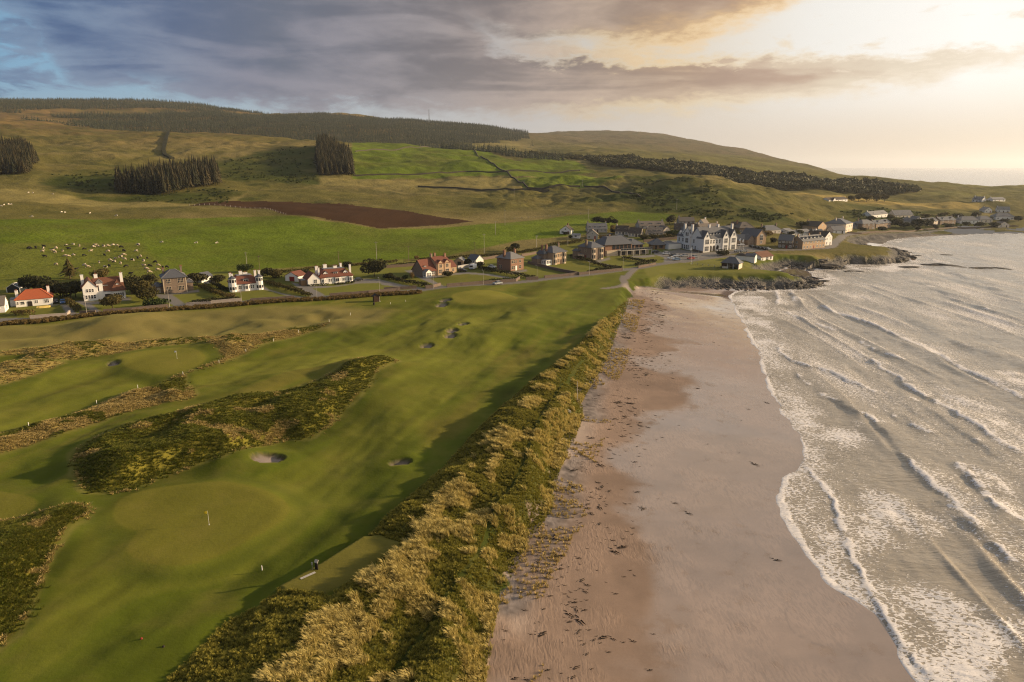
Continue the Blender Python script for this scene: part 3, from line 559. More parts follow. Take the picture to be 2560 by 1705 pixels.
s = sdf(TEE, gx, gy); blend(np.array((0.11, 0.10, 0.02))[None, :] * (1 + 0.5 * sml)[:, None], smooth(s, -0.4, 0.2)); addzone('tee_box', 'turf', s > 0)
sdn = sdf(DUNE, gx, gy); dn = smooth(sdn, -1.0, 1.5) * (du > 0)
blend(np.array((0.060, 0.062, 0.014))[None, :] * (1 + 0.8 * sml)[:, None], dn); addzone('dune', 'rough', (sdn > 0) & (du > 0))
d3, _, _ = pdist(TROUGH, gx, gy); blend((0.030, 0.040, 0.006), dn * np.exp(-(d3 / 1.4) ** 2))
s = sdf(PARK, gx, gy); blend(np.array((0.10, 0.105, 0.021))[None, :] * (1 + 0.4 * mid)[:, None], smooth(s, -1, 1)); addzone('headland_green', 'turf', s > 0)
# gardens, road, drives
for p in GARDENS:
    s = sdf(p, gx, gy); blend(np.array((0.085, 0.095, 0.018))[None, :] * (1 + 0.4 * mid)[:, None], smooth(s, -1, 1) * (1 - lw)); addzone('garden', 'turf', (s > 0) & (lw < 0.5))
for p in DRIVES:
    s = sdf(p, gx, gy); blend((0.16, 0.145, 0.13), smooth(s, -0.5, 0.5)); addzone('driveway', 'tarmac', s > 0)
d2r, _, _ = pdist(ROAD2, gx, gy, 60); rdn = np.minimum(rd, d2r)
blend((0.13, 0.115, 0.105), smooth(rdn, 3.4, 2.4)); addzone('road', 'tarmac', rdn < 2.9)
for p in PATHS:
    d, _, _ = pdist(p, gx, gy); blend((0.17, 0.14, 0.12), smooth(d, 2.0, 1.3)); addzone('footpath', 'tarmac', d < 1.6)
# shore
tt = np.clip(ds, 0, None) / (np.clip(ds, 0, None) + np.clip(-du, 0, None) + 1e-6)
dun = du + fbm(gx, gy, 5, 3, 307) * 2.6 * (gr_ < 330) - 0.7 * (gr_ < 330); bw = smooth(dun, 0.3, -0.6)
sandc = np.array((0.265, 0.188, 0.142))[None, :] * (1 + 0.18 * mid + 0.10 * sml)[:, None]
blend(sandc, bw)
blend((0.40, 0.32, 0.27), bw * smooth(tt, 0.86, 0.99) * smooth(sml, -0.3, 0.2) * 0.9)
addzone('beach', 'sand', (du < 0) & (gr_ < 1000))
peb = smooth(du, -7, -1) * bw * smooth(fbm(gx, gy, 16, 3, 303), 0.0, 0.18) * (gr_ < 330)
blend(np.array((0.19, 0.16, 0.145))[None, :] * (1 + 1.1 * fbm(gx, gy, 0.8, 2, 305))[:, None], peb)
rkw = np.maximum(np.clip(rk, 0, 1), smooth(gaz, 24, 26) * (gr_ > 560) * (du < 4) * (gr_ < 1000) * (ds > -8)); wfar = smooth(gaz, 24, 26) * (gr_ > 560)
rkw = rkw * smooth(gz + 1.4 * sml, 3.9, 2.4); blend(np.array((0.075, 0.064, 0.052))[None, :] * (1 + 1.3 * fbm(gx, gy, 3, 3, 309))[:, None], rkw); addzone('rocky_shore', 'shingle', (rkw > 0.45) & (ds > -8))
for b, _ in BUNKERS:
    s = sdf(b, gx, gy, 15); blend((0.25, 0.205, 0.18), smooth(s, -0.1, 0.5)); blend((0.07, 0.055, 0.03), np.exp(-((s - 0.15) / 0.35) ** 2) * 0.85); addzone('bunker', 'sand', s > 0.1)
# crag on the hill above the village and sand scars
slope = np.hypot(*np.gradient(gz.reshape(NAZ, NRW), axis=(0, 1))) if False else None
wet = np.zeros(N); wn = fbm(gx, gy, 26, 3, 401); wn2 = fbm(gx, gy, 9, 3, 402)
wet = bw * (1 - wfar) * np.clip(smooth(tt + 0.50 * wn + 0.12 * wn2, 0.86, 0.56) + smooth(ds, 9, 1), 0, 1)
for k_, (d0, am) in enumerate(((4.0, 3.0), (8.0, 6.0), (14.0, 9.0))):
    blend((0.16, 0.115, 0.09), bw * np.exp(-((ds + am * wn2 + 3 * wn - d0) / 0.16) ** 2) * 0.45 * (gr_ < 240) * smooth(fbm(gx, gy, 20, 2, 420 + k_), -.05, .1))
blend(sandc * 0.8, bw * smooth(wn2 + .5 * wn, .1, .32) * 0.6)
cov = np.clip(cov, 0.004, 0.9)

I = np.arange(NAZ * NRW).reshape(NAZ, NRW)
quads = np.stack((I[:-1, :-1], I[:-1, 1:], I[1:, 1:], I[1:, :-1]), -1).reshape(-1, 4)[:, ::-1]
deep = (gz[quads].max(1) < -1.2)
quads = quads[~deep]
qz = zone[quads[:, 0]]
# vertex normals of the whole sheet so that the pieces join without seams
Zg = gz.reshape(NAZ, NRW); Xg = gx.reshape(NAZ, NRW); Yg = gy.reshape(NAZ, NRW)
Pg = np.stack((Xg, Yg, Zg), -1); da = np.gradient(Pg, axis=0); dr = np.gradient(Pg, axis=1)
nrm = np.cross(dr, da).reshape(-1, 3) * -1; nrm[nrm[:, 2] < 0] *= -1; nrm /= np.linalg.norm(nrm, axis=1)[:, None]
def grid_mesh(name, V, F, attrs=None, normals=None, smoothf=True):
    used = np.unique(F); remap = np.full(len(V), -1, np.int64); remap[used] = np.arange(len(used)); F2 = remap[F]
    me = bpy.data.meshes.new(name); me.vertices.add(len(used)); me.vertices.foreach_set('co', V[used].astype(np.float32).ravel())
    k = F.shape[1]; me.loops.add(F2.size); me.loops.foreach_set('vertex_index', F2.astype(np.int32).ravel())
    me.polygons.add(len(F2)); me.polygons.foreach_set('loop_start', np.arange(0, F2.size, k, dtype=np.int32))
    me.update(calc_edges=True)
    me.polygons.foreach_set('use_smooth', np.full(len(F2), smoothf))
    for an, arr in (attrs or {}).items():
        if arr.ndim == 2:
            a = me.attributes.new(an, 'FLOAT_COLOR', 'POINT'); a.data.foreach_set('color', np.hstack((arr[used], np.ones((len(used), 1)))).astype(np.float32).ravel())
        else:
            a = me.attributes.new(an, 'FLOAT', 'POINT'); a.data.foreach_set('value', arr[used].astype(np.float32))
    if normals is not None: me.normals_split_custom_set_from_vertices(normals[used].astype(np.float32))
    return me
def link(name, me, mat=None, parent=None):
    o = bpy.data.objects.new(name, me); COL.objects.link(o)
    if mat is not None:
        me.materials.clear(); me.materials.append(MATS[mat] if isinstance(mat, str) else mat)
    if parent is not None: o.parent = parent
    return o
def tag(o, label=None, cat=None, group=None, kind=None):
    if label: o['label'] = label
    if cat: o['category'] = cat
    if group: o['group'] = group
    if kind: o['kind'] = kind
    return o
VG = np.stack((gx, gy, gz), -1)
ZLAB = {'hillside': ('rough hill grazing rising to brown moorland', 'hillside'), 'golf_course': ('green links turf between the coast road and the dunes', 'golf course'), 'dune': ('grassy dune ridge between links and beach', 'dune'),
        'beach': ('wide brown sand beach with wet sheen', 'beach'), 'road': ('grey coast road past the villas', 'road'), 'rocky_shore': ('dark rocky foreshore around the headlands', 'rocks'), 'ploughed_field': ('dark brown ploughed field', 'field'),
        'mounded_rough': ('tan mounded links ground below the road', 'rough'), 'headland_green': ('mown green on the village headland', 'green'), 'tee_box': ('raised mown tee beside the dune', 'tee')}
bi = gi = 0
GL = ['near putting green with the yellow flag', 'putting green with the white flag beside tan rough', 'far putting green with bunkers at its corner', 'putting green cut by the edge of the photograph']
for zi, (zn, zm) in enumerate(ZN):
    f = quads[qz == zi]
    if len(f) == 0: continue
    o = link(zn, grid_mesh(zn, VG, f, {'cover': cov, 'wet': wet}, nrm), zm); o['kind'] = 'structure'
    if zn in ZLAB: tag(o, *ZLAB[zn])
    if zn == 'bunker': tag(o, BUNKERS[[i for i, q in enumerate(ZN) if q[0] == 'bunker'].index(zi)][1], 'bunker', 'golf bunkers')
    if zn == 'putting_green': tag(o, GL[[i for i, q in enumerate(ZN) if q[0] == 'putting_green'].index(zi)], 'putting green', 'putting greens')
del quads, VG

# ------------------------------------------------------------------ the sea
WAVES = [  # crest line, height, front width, back width, foam
 (Dp((1842, 1056), (1900, 1130), (1938, 1220), (1962, 1290), (2010, 1372), (2050, 1440), (2092, 1500), (2150, 1590)), 0.16, 0.5, 2.5, 1.0),
 (Cp(*s2, (985, 405), (1010, 450), (1070, 490), (1150, 520), (1250, 545), (1320, 570), (1380, 605), (1440, 625), (1560, 680)), 0.35, 0.8, 3.5, 0.9),
 (Cp(*s2, (1095, 540), (1110, 580), (1150, 620), (1210, 650), (1240, 685), (1310, 710), (1380, 755), (1430, 785), (1480, 800), (1560, 860), (1610, 920), (1660, 980), (1720, 1050), (1780, 1120), (1850, 1180), (1940, 1250), (2040, 1360), (2200, 1480)), 0.42, 0.9, 4.0, 0.75),
 (Cp(*s2, (1480, 465), (1540, 510), (1590, 545), (1660, 580), (1700, 625), (1740, 655), (1830, 700), (1950, 760), (2000, 800), (2080, 840), (2130, 880), (2200, 930), (2280, 980), (2420, 1030)), 0.55, 1.0, 4.5, 0.9),
 (Cp(*s2, (1220, 175), (1260, 205), (1340, 235), (1420, 260), (1540, 305), (1620, 340), (1700, 380), (1800, 420), (1880, 460), (1960, 510), (2060, 560), (2160, 600), (2250, 650), (2420, 730)), 0.6, 1.2, 5.0, 0.95),
 (Cp(*s2, (1030, 215), (1080, 240), (1150, 265), (1220, 295), (1320, 330)), 0.3, 1.0, 4.0, 0.8),
 (Cp(*s2, (1440, 380), (1500, 420), (1580, 455), (1700, 495)), 0.35, 1.0, 4.0, 0.8),
 (Cp(*s2, (1980, 1045), (2000, 1090), (2060, 1140), (2110, 1190), (2150, 1250), (2220, 1310), (2400, 1400)), 0.5, 0.9, 4.0, 0.85),
 (Cp(*s2, (980, 100), (990, 150), (985, 185)), 0.3, 1.2, 5.0, 0.9), (Cp(*s2, (1060, 95), (1072, 130), (1085, 165)), 0.3, 1.2, 5.0, 0.8),
 (Cp(*s2, (1780, 50), (1900, 110), (2000, 150), (2200, 230), (2400, 300)), 0.6, 3.0, 9.0, 0.25),
 (Cp(*s2, (1900, -40), (2050, 40), (2250, 120), (2450, 190)), 0.6, 3.0, 9.0, 0.15),
 (Cp(*s2, (1600, 190), (1750, 280), (1950, 380), (2150, 450), (2400, 540)), 0.45, 2.0, 7.0, 0.15),
 (Cp(*s2, (1650, 660), (1800, 740), (1950, 850), (2100, 940), (2300, 1080)), 0.35, 1.0, 4.0, 0.3),
 (Cp(*s3, (1908, 205), (1950, 270), (2010, 320), (2120, 400), (2250, 520), (2400, 640)), 0.45, 0.9, 3.5, 0.55),
 (Cp(*s2, (1480, 730), (1580, 770), (1660, 815), (1740, 850), (1850, 900)), 0.3, 0.9, 3.5, 0.7),
 (Cp(*c6, (1250, 600), (1380, 610), (1440, 650), (1520, 685), (1650, 690)), 0.4, 2.0, 7.0, 0.7),
 (Cp(*c6, (1300, 540), (1400, 480), (1560, 455), (1800, 440)), 0.4, 2.0, 7.0, 0.5),
 (Cp(*c6, (1080, 500), (1200, 470), (1500, 440), (1900, 425)), 0.3, 2.0, 7.0, 0.8),
]
FOAMP = [onz(p, 0.0) for p in (
 Cp(*s3, (1180, 100), (1300, 120), (1500, 150), (1700, 220), (1900, 230), (2000, 320), (2100, 400), (1900, 400), (1740, 430), (1720, 520), (1560, 600), (1600, 680), (1700, 690), (1800, 760), (2000, 800), (2400, 850), (2500, 1300), (1950, 1300), (1700, 1000), (1540, 760), (1400, 540), (1330, 330), (1290, 200)),
 Cp(*s2, (990, 745), (1100, 760), (1300, 830), (1520, 830), (1480, 900), (1560, 1000), (1400, 1080), (1300, 1010), (1180, 1030), (1100, 900), (1030, 820)),
 Cp(*s2, (1650, 590), (1850, 590), (2050, 650), (2250, 760), (2420, 830), (2420, 950), (2200, 900), (2000, 790), (1850, 700)),
 Cp(*s2, (2000, 1060), (2200, 1100), (2400, 1180), (2400, 1290), (2150, 1230)),
 Cp(*s2, (715, 180), (760, 130), (900, 130), (980, 180), (960, 260), (1000, 330), (920, 370), (860, 340), (790, 270)),
 Cp(*s2, (850, 420), (1000, 430), (1080, 520), (1100, 640), (1010, 700), (940, 610), (890, 540)),
 Cp(*s2, (1960, 480), (2150, 520), (2420, 560), (2420, 680), (2200, 600)),
 Cp(*b8, (2080, 250), (2150, 160), (2355, 150), (2355, 260), (2200, 300)),
 Cp(*c6, (560, 740), (900, 720), (1250, 690), (1400, 730), (1100, 790), (700, 800)))]
rows2 = rows[rows < 700].tolist()
while rows2[-1] < 42000: rows2.append(rows2[-1] * (1.010 if rows2[-1] < 1500 else 1.035))
rows2 = np.array(rows2); azs2 = np.concatenate((np.arange(4, 41, 0.09), np.arange(41, 86, 0.6)))
GA, GR = np.meshgrid(np.radians(azs2), rows2, indexing='ij'); sx = (GR * np.sin(GA)).ravel(); sy = (GR * np.cos(GA)).ravel(); sr = GR.ravel()
n_az, n_r = GA.shape
sds = np.full(sx.shape, -300.0); sel = sr < 1100; sds[sel] = sdf(SHORE, sx[sel], sy[sel], 20000)
mac = macro(sx, sy); land = np.where(sel, sds > 2.2, (mac > -3) & (sr < 6000))
WD = np.array(onz(WAVES[4][0][-1:], 0)[0]) - np.array(onz(WAVES[4][0][3:4], 0)[0]); WD /= np.hypot(*WD)
cu = sx * WD[0] + sy * WD[1]; cv = sx * WD[1] - sy * WD[0]
deepw = smooth(-sds, 0, 30)
zs = 0.03 + (1 - smooth(sr, 500, 900)) * (fbm(cu / 4.0, cv, 5.0, 3, 501) * 0.34 + fbm(cu / 2.2, cv, 1.9, 2, 502) * 0.10) * (0.10 + 0.9 * deepw)
foam = np.zeros(sx.shape)
nf = fbm(sx, sy, 7, 4, 511); nf2 = fbm(sx, sy, 2.2, 3, 512)
for pts, h, fw, bwid, fo in WAVES:
    ln = spline(onz(pts, 0.1), 4); d, t_, sg = pdist(ln, sx, sy, 24)
    # the shore lies to the left of the crest lines as drawn (far to near)
    d = np.where(sg < 0, d, -d) if np.mean(ln[:, 1]) > 0 and ln[0, 1] > ln[-1, 1] else np.where(sg < 0, d, -d)
    dd = d + 0.9 * nf2
    taper = smooth(t_, 0, 0.08) * smooth(1 - t_, 0, 0.06)
    amp = taper * (0.65 + 0.8 * np.clip(fbm(t_ * 40, t_ * 0 + h * 9, 3, 2, 521), -.5, .5))
    prof = np.where(dd > 0, np.exp(-(dd / fw) ** 2), np.exp(-(dd / bwid) ** 2))
    zs += h * amp * prof * smooth(-sds, 0, 3 if h > .2 else 0.5)
    gap_ = smooth(fbm(t_ * 34, t_ * 0 + fo * 7, 2.5, 3, 531) + (fo - 0.72) * 0.9, -0.16, 0.12)
    foam = np.maximum(foam, taper * gap_ * np.where(dd > 0, np.exp(-(dd / (fw * 0.8)) ** 2), np.exp(-(dd / (0.7 + 0.4 * fw)) ** 2)) * (0.72 + 0.28 * fo))
    foam = np.maximum(foam, (0.62 + 0.3 * nf) * taper * (0.35 + 0.65 * gap_) * np.where(dd < 0, np.exp(dd / (bwid * 1.8)), 0) * (0.4 + 0.6 * fo))
for k_, p in enumerate(FOAMP): foam = np.maximum(foam, smooth(sdf(p, sx, sy, 40) + 6 * nf, -4, 7) * ((0.66 if k_ == 0 else 0.55) + 0.45 * nf))
foam = np.maximum(foam, smooth(-sds + 0.6 * nf2, 1.0, 0.1) * 0.95); foam = np.maximum(foam, smooth(-sds, 20, 3) * (0.46 + 0.5 * nf))
foam = np.maximum(foam, 0.25 + 0.60 * fbm(cu / 3, cv, 14, 3, 541))
ph = cv / 11.0 + fbm(cu / 5, cv, 38, 3, 551) * 2.6; fr_ = ph - np.floor(ph); tr = np.where(fr_ < .5, np.exp(-((.5 - fr_) / .05) ** 2), np.exp(-((fr_ - .5) / .22) ** 2))
on = smooth(fbm(cu / 4, cv, 16, 2, 552), -0.15, 0.15) * smooth(-sds, 8, 22) * (1 - smooth(sr, 330, 520)); zs += tr * on * 0.42
foam = np.maximum(foam, np.exp(-((fr_ - .5) / .03) ** 2) * on * smooth(fbm(cu / 3, cv, 7, 2, 553), -0.05, 0.12) * 0.85); foam = np.maximum(foam, np.where(fr_ > .5, np.exp(-(fr_ - .5) / .2), 0) * on * (0.36 + 0.4 * nf))
foam = np.clip(foam * (1 - 0.9 * smooth(sr, 420, 900)), 0, 1.0)
zs += 0.14 * np.clip(foam - 0.7, 0, .3) * (1 + 2 * nf2)
zs = zs - smooth(sds + fbm(sx, sy, 9, 3, 561) * 2.6, -0.2, 1.4) * 0.32
I = np.arange(n_az * n_r).reshape(n_az, n_r)
q = np.stack((I[:-1, :-1], I[:-1, 1:], I[1:, 1:], I[1:, :-1]), -1).reshape(-1, 4)[:, ::-1]
q = q[~land[q].all(1)]
m, t, b = newmat('sea_water'); P = t.scale(t.node('ShaderNodeNewGeometry').outputs['Position'], (1, 1, 0))
rot = t.node('ShaderNodeMapping'); t.put(rot.inputs['Vector'], P); rot.inputs['Rotation'].default_value = (0, 0, -math.atan2(WD[1], WD[0])); rot.inputs['Scale'].default_value = (0.3, 1, 1)
n = t.noise(rot.outputs[0], 1.3, 5, 0.62, 0.3); nl = t.noise(rot.outputs[0], 0.16, 4, 0.55)
fa = t.attr('foam', True)
PS = t.scale(P, (0.55, 1.0, 1)); fn = t.noise(PS, 2.6, 5, 0.62, 0.5)
vo = t.node('ShaderNodeTexVoronoi', feature='DISTANCE_TO_EDGE'); t.put(vo.inputs['Vector'], t.vm('ADD', PS, t.vm('SCALE', t.noise(PS, 1.3, 3, 0.5, 0, True)))); vo.inputs['Scale'].default_value = 1.7
lace = t.m('SUBTRACT', 1.0, t.m('MULTIPLY', vo.outputs['Distance'], 2.6), clamp=True)
pat = t.m('ADD', t.m('MULTIPLY', t.m('SUBTRACT', fn, 0.5), 1.9), t.m('MULTIPLY', lace, 0.55)); pat = t.m('ADD', pat, 0.16)
fm = t.ss(t.m('SUBTRACT', pat, t.m('SUBTRACT', 1.0, fa)), -0.05, 0.16)
fm = t.m('MULTIPLY', fm, t.ss(fa, 0.06, 0.3))
t.put(b.inputs['Base Color'], t.mix(fm, t.mix(nl, (0.215, 0.184, 0.142), (0.41, 0.36, 0.29)), (0.72, 0.69, 0.68)))
t.put(b.inputs['Roughness'], t.ss(fm, 0, 1, 0.16, 0.8)); b.inputs['IOR'].default_value = 1.33; t.put(b.inputs['Specular IOR Level'], t.ss(fm, 0, 1, 0.5, 0.1))
t.put(b.inputs['Normal'], t.bump(t.m('ADD', t.m('ADD', n, t.m('MULTIPLY', nl, 3.0)), t.m('MULTIPLY', fm, 0.35)), 0.75, 0.35))
sea = link('sea', grid_mesh('sea', np.stack((sx, sy, zs), -1), q, {'foam': foam}), 'sea_water')
tag(sea, 'brown grey sea with white breakers rolling onto the beach', 'sea', kind='structure')
del q

# ------------------------------------------------------------------ haze
hb = bmesh.new(); bmesh.ops.create_cube(hb, size=1.0)
for v_ in hb.verts: v_.co = Vector((v_.co.x * 96000, v_.co.y * 96000 , -50 if v_.co.z < 0 else 460))
me = bpy.data.meshes.new('haze'); hb.to_mesh(me); hb.free()
m = bpy.data.materials.new('haze_air'); m.use_nodes = True; t = NT(m.node_tree); t.n.clear(); MATS['haze_air'] = m
pv = t.node('ShaderNodeVolumePrincipled'); pv.inputs['Color'].default_value = (0.84, 0.90, 1.0, 1); pv.inputs['Density'].default_value = 0.000052; pv.inputs['Anisotropy'].default_value = 0.4
om = t.node('ShaderNodeOutputMaterial'); t.l.new(pv.outputs[0], om.inputs['Volume'])
haze = link('haze', me, 'haze_air'); tag(haze, 'warm evening haze over the coast', 'haze', kind='stuff')

# ------------------------------------------------------------------ builders
class MB:
    def __init__(self): self.v = []; self.f = []
    def add(self, vs, fs):
        k = len(self.v); self.v += [tuple(p) for p in vs]; self.f += [tuple(i + k for i in f) for f in fs]; return self
    def box(self, x0, x1, y0, y1, z0, z1):
        return self.add([(x, y, z) for z in (z0, z1) for y in (y0, y1) for x in (x0, x1)], [(0, 2, 3, 1), (4, 5, 7, 6), (0, 1, 5, 4), (2, 6, 7, 3), (0, 4, 6, 2), (1, 3, 7, 5)])
    def prism(self, poly, z0, z1):
        n = len(poly)
        return self.add([(x, y, z0) for x, y in poly] + [(x, y, z1) for x, y in poly], [tuple(range(n))[::-1], tuple(range(n, 2 * n))] + [(i, (i + 1) % n, n + (i + 1) % n, n + i) for i in range(n)])
    def cone(self, cx, cy, r0, r1, z0, z1, n=8, ph=0.0):
        a = [ph + 2 * math.pi * i / n for i in range(n)]
        vs = [(cx + r0 * math.cos(t), cy + r0 * math.sin(t), z0) for t in a] + [(cx + r1 * math.cos(t), cy + r1 * math.sin(t), z1) for t in a]
        return self.add(vs, [tuple(range(n))[::-1], tuple(range(n, 2 * n))] + [(i, (i + 1) % n, n + (i + 1) % n, n + i) for i in range(n)])
    def tube(self, a, b, r0, r1=None, n=6):
        r1 = r0 if r1 is None else r1; a = Vector(a); b = Vector(b); d = (b - a).normalized()
        u = d.orthogonal().normalized(); w_ = d.cross(u)
        vs = [a + u * r0 * math.cos(2 * math.pi * i / n) + w_ * r0 * math.sin(2 * math.pi * i / n) for i in range(n)] + [b + u * r1 * math.cos(2 * math.pi * i / n) + w_ * r1 * math.sin(2 * math.pi * i / n) for i in range(n)]
        return self.add(vs, [tuple(range(n))[::-1], tuple(range(n, 2 * n))] + [(i, (i + 1) % n, n + (i + 1) % n, n + i) for i in range(n)])
    def mesh(self, name, smoothf=False):
        me = bpy.data.meshes.new(name); me.from_pydata(self.v, [], self.f); me.update()
        if smoothf: me.polygons.foreach_set('use_smooth', np.ones(len(me.polygons), bool))
        return me
    def build(self, name, mat, parent=None, smoothf=False): return link(name, self.mesh(name, smoothf), mat, parent)
def empty(name, x, y, z, rz=0.0):
    o = bpy.data.objects.new(name, None); COL.objects.link(o); o.location = (x, y, z); o.rotation_euler = (0, 0, rz); o.empty_display_size = 0.5
    return o
def copy_tree(o, parent=None):
    c = o.copy(); COL.objects.link(c); c.parent = parent
    for ch in o.children: copy_tree(ch, c)
    return c

simple('white_render', (0.74, 0.72, 0.69), 0.85, 0.10, 0.6); simple('cream_render', (0.62, 0.54, 0.44), 0.85, 0.12, 0.6); simple('grey_render', (0.42, 0.39, 0.36), 0.85, 0.15, 0.6)
simple('stone_tan', (0.40, 0.28, 0.18), 0.9, 0.38, 2.2, bump=0.4); simple('stone_brown', (0.22, 0.165, 0.125), 0.9, 0.45, 2.2, bump=0.4); simple('stone_dark', (0.10, 0.08, 0.065), 0.9, 0.4, 2.2, bump=0.4)
simple('red_sandstone', (0.24, 0.135, 0.09), 0.9, 0.3, 2.4, bump=0.3); simple('stone_trim', (0.52, 0.42, 0.31), 0.85, 0.15, 1.5)
simple('slate', (0.085, 0.088, 0.10), 0.55, 0.28, 1.8, spec=0.4); simple('slate_light', (0.17, 0.165, 0.165), 0.6, 0.25, 1.8); simple('red_tile', (0.15, 0.056, 0.036), 0.85, 0.35, 2.0); simple('orange_tile', (0.34, 0.088, 0.036), 0.85, 0.25, 2.0)
simple('brown_tile', (0.14, 0.060, 0.036), 0.85, 0.3, 2.0); simple('grey_tile', (0.16, 0.135, 0.115), 0.9, 0.3, 2.0); simple('dark_tile', (0.065, 0.052, 0.046), 0.9, 0.3, 2.0); simple('flat_roof', (0.20, 0.20, 0.21), 0.8, 0.2, 0.8)
simple('glass', (0.030, 0.034, 0.042), 0.12, 0.3, 0.5, spec=0.5); simple('paint_white', (0.78, 0.76, 0.72), 0.6, 0.06); simple('paint_red', (0.22, 0.025, 0.02), 0.5, 0.15); simple('paint_brown', (0.060, 0.030, 0.018), 0.7, 0.3, 3); simple('timber', (0.23, 0.14, 0.075), 0.85, 0.35, 4)
simple('black_wood', (0.022, 0.016, 0.013), 0.7, 0.3, 3); simple('terracotta', (0.22, 0.10, 0.06), 0.85, 0.25, 4); simple('metal_grey', (0.36, 0.35, 0.34), 0.5, 0.1, 2, metal=0.3); simple('pole_wood', (0.20, 0.15, 0.10), 0.9, 0.3, 5); simple('pole_pale', (0.40, 0.36, 0.31), 0.7, 0.15, 3)
simple('wall_stone', (0.155, 0.115, 0.09), 0.95, 0.45, 1.8, bump=0.6); simple('wall_pale', (0.40, 0.34, 0.29), 0.95, 0.25, 1.2); simple('drystone', (0.065, 0.055, 0.042), 1.0, 0.5, 0.8)
simple('rock_dark', (0.045, 0.038, 0.032), 0.75, 0.5, 0.9, bump=0.6); simple('concrete', (0.45, 0.42, 0.38), 0.9, 0.2, 0.8); simple('tyre', (0.015, 0.015, 0.016), 0.8, 0.2); simple('alloy', (0.35, 0.35, 0.36), 0.4, 0.1, metal=0.7)
for nm, c in (('car_white', (0.72, 0.72, 0.72)), ('car_silver', (0.36, 0.38, 0.40)), ('car_black', (0.018, 0.019, 0.022)), ('car_blue', (0.04, 0.10, 0.26)), ('car_red', (0.36, 0.05, 0.03)), ('car_lightblue', (0.30, 0.42, 0.55)), ('flag_yellow', (0.75, 0.55, 0.04)), ('flag_white', (0.8, 0.8, 0.8)), ('lamp_red', (0.25, 0.02, 0.02)), ('lamp_clear', (0.6, 0.6, 0.62)), ('boat_yellow', (0.62, 0.46, 0.13))):
    simple(nm, c, 0.3, 0.04, 0.4, spec=0.5)
simple('cow_black', (0.020, 0.017, 0.015), 0.9, 0.3, 3); simple('cow_cream', (0.43, 0.34, 0.25), 0.9, 0.15, 2); simple('sheep_wool', (0.62, 0.55, 0.45), 1.0, 0.15, 6)
m, t, b = newmat('cow_patched'); P = t.node('ShaderNodeTexCoord').outputs['Object']; oi = t.node('ShaderNodeObjectInfo')
n = t.noise(t.vm('ADD', P, oi.outputs['Location']), 1.1, 2, 0.4); t.put(b.inputs['Base Color'], t.mix(t.ss(n, 0.46, 0.52), (0.03, 0.024, 0.02), (0.60, 0.50, 0.40))); b.inputs['Roughness'].default_value = 0.9
def leafmat(name, a, c, rough=0.7, trans=0.25, tip=0.0, rnd=0.35):
    m, t, b = newmat(name); oi = t.node('ShaderNodeObjectInfo'); P = t.node('ShaderNodeNewGeometry').outputs['Position']
    n = t.noise(P, 0.55, 4, 0.6); f = t.m('ADD', t.m('MULTIPLY', n, 0.75), t.m('MULTIPLY', oi.outputs['Random'], rnd))
    if tip:
        sp = t.node('ShaderNodeSeparateXYZ'); t.put(sp.inputs[0], t.node('ShaderNodeTexCoord').outputs['Object']); f = t.m('ADD', t.m('MULTIPLY', f, 0.6), t.m('MULTIPLY', t.ss(sp.outputs[2], 0.1 * tip, tip), 0.5))
    t.put(b.inputs['Base Color'], t.mix(t.ss(f, 0.3, 0.85), a, c)); b.inputs['Roughness'].default_value = rough; b.inputs['Specular IOR Level'].default_value = 0.15
    if trans:
        tr = t.node('ShaderNodeBsdfTranslucent'); t.put(tr.inputs[0], t.mix(0.5, a, c)); mx = t.node('ShaderNodeMixShader'); mx.inputs[0].default_value = trans
        out = [q for q in t.n if q.type == 'OUTPUT_MATERIAL'][0]; t.l.new(b.outputs[0], mx.inputs[1]); t.l.new(tr.outputs[0], mx.inputs[2]); t.l.new(mx.outputs[0], out.inputs[0])
    return m
leafmat('leaf_dark', (0.022, 0.026, 0.010), (0.065, 0.058, 0.022)); leafmat('leaf_olive', (0.045, 0.042, 0.012), (0.13, 0.10, 0.032)); leafmat('leaf_gold', (0.10, 0.075, 0.025), (0.24, 0.16, 0.055)); leafmat('leaf_green', (0.030, 0.045, 0.010), (0.075, 0.09, 0.02))
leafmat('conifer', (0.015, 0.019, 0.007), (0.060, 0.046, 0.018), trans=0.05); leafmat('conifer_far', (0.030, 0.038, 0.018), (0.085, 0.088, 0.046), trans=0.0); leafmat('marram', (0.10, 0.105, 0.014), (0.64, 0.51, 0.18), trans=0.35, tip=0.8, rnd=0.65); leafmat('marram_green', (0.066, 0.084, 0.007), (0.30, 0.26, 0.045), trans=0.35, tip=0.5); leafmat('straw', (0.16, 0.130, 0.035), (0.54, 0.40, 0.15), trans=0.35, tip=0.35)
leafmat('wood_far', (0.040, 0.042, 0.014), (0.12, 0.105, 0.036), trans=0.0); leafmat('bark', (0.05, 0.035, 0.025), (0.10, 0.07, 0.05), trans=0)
leafmat('boulder', (0.025, 0.021, 0.018), (0.17, 0.15, 0.13), trans=0)
leafmat('seaweed', (0.012, 0.008, 0.005), (0.045, 0.028, 0.018), trans=0)

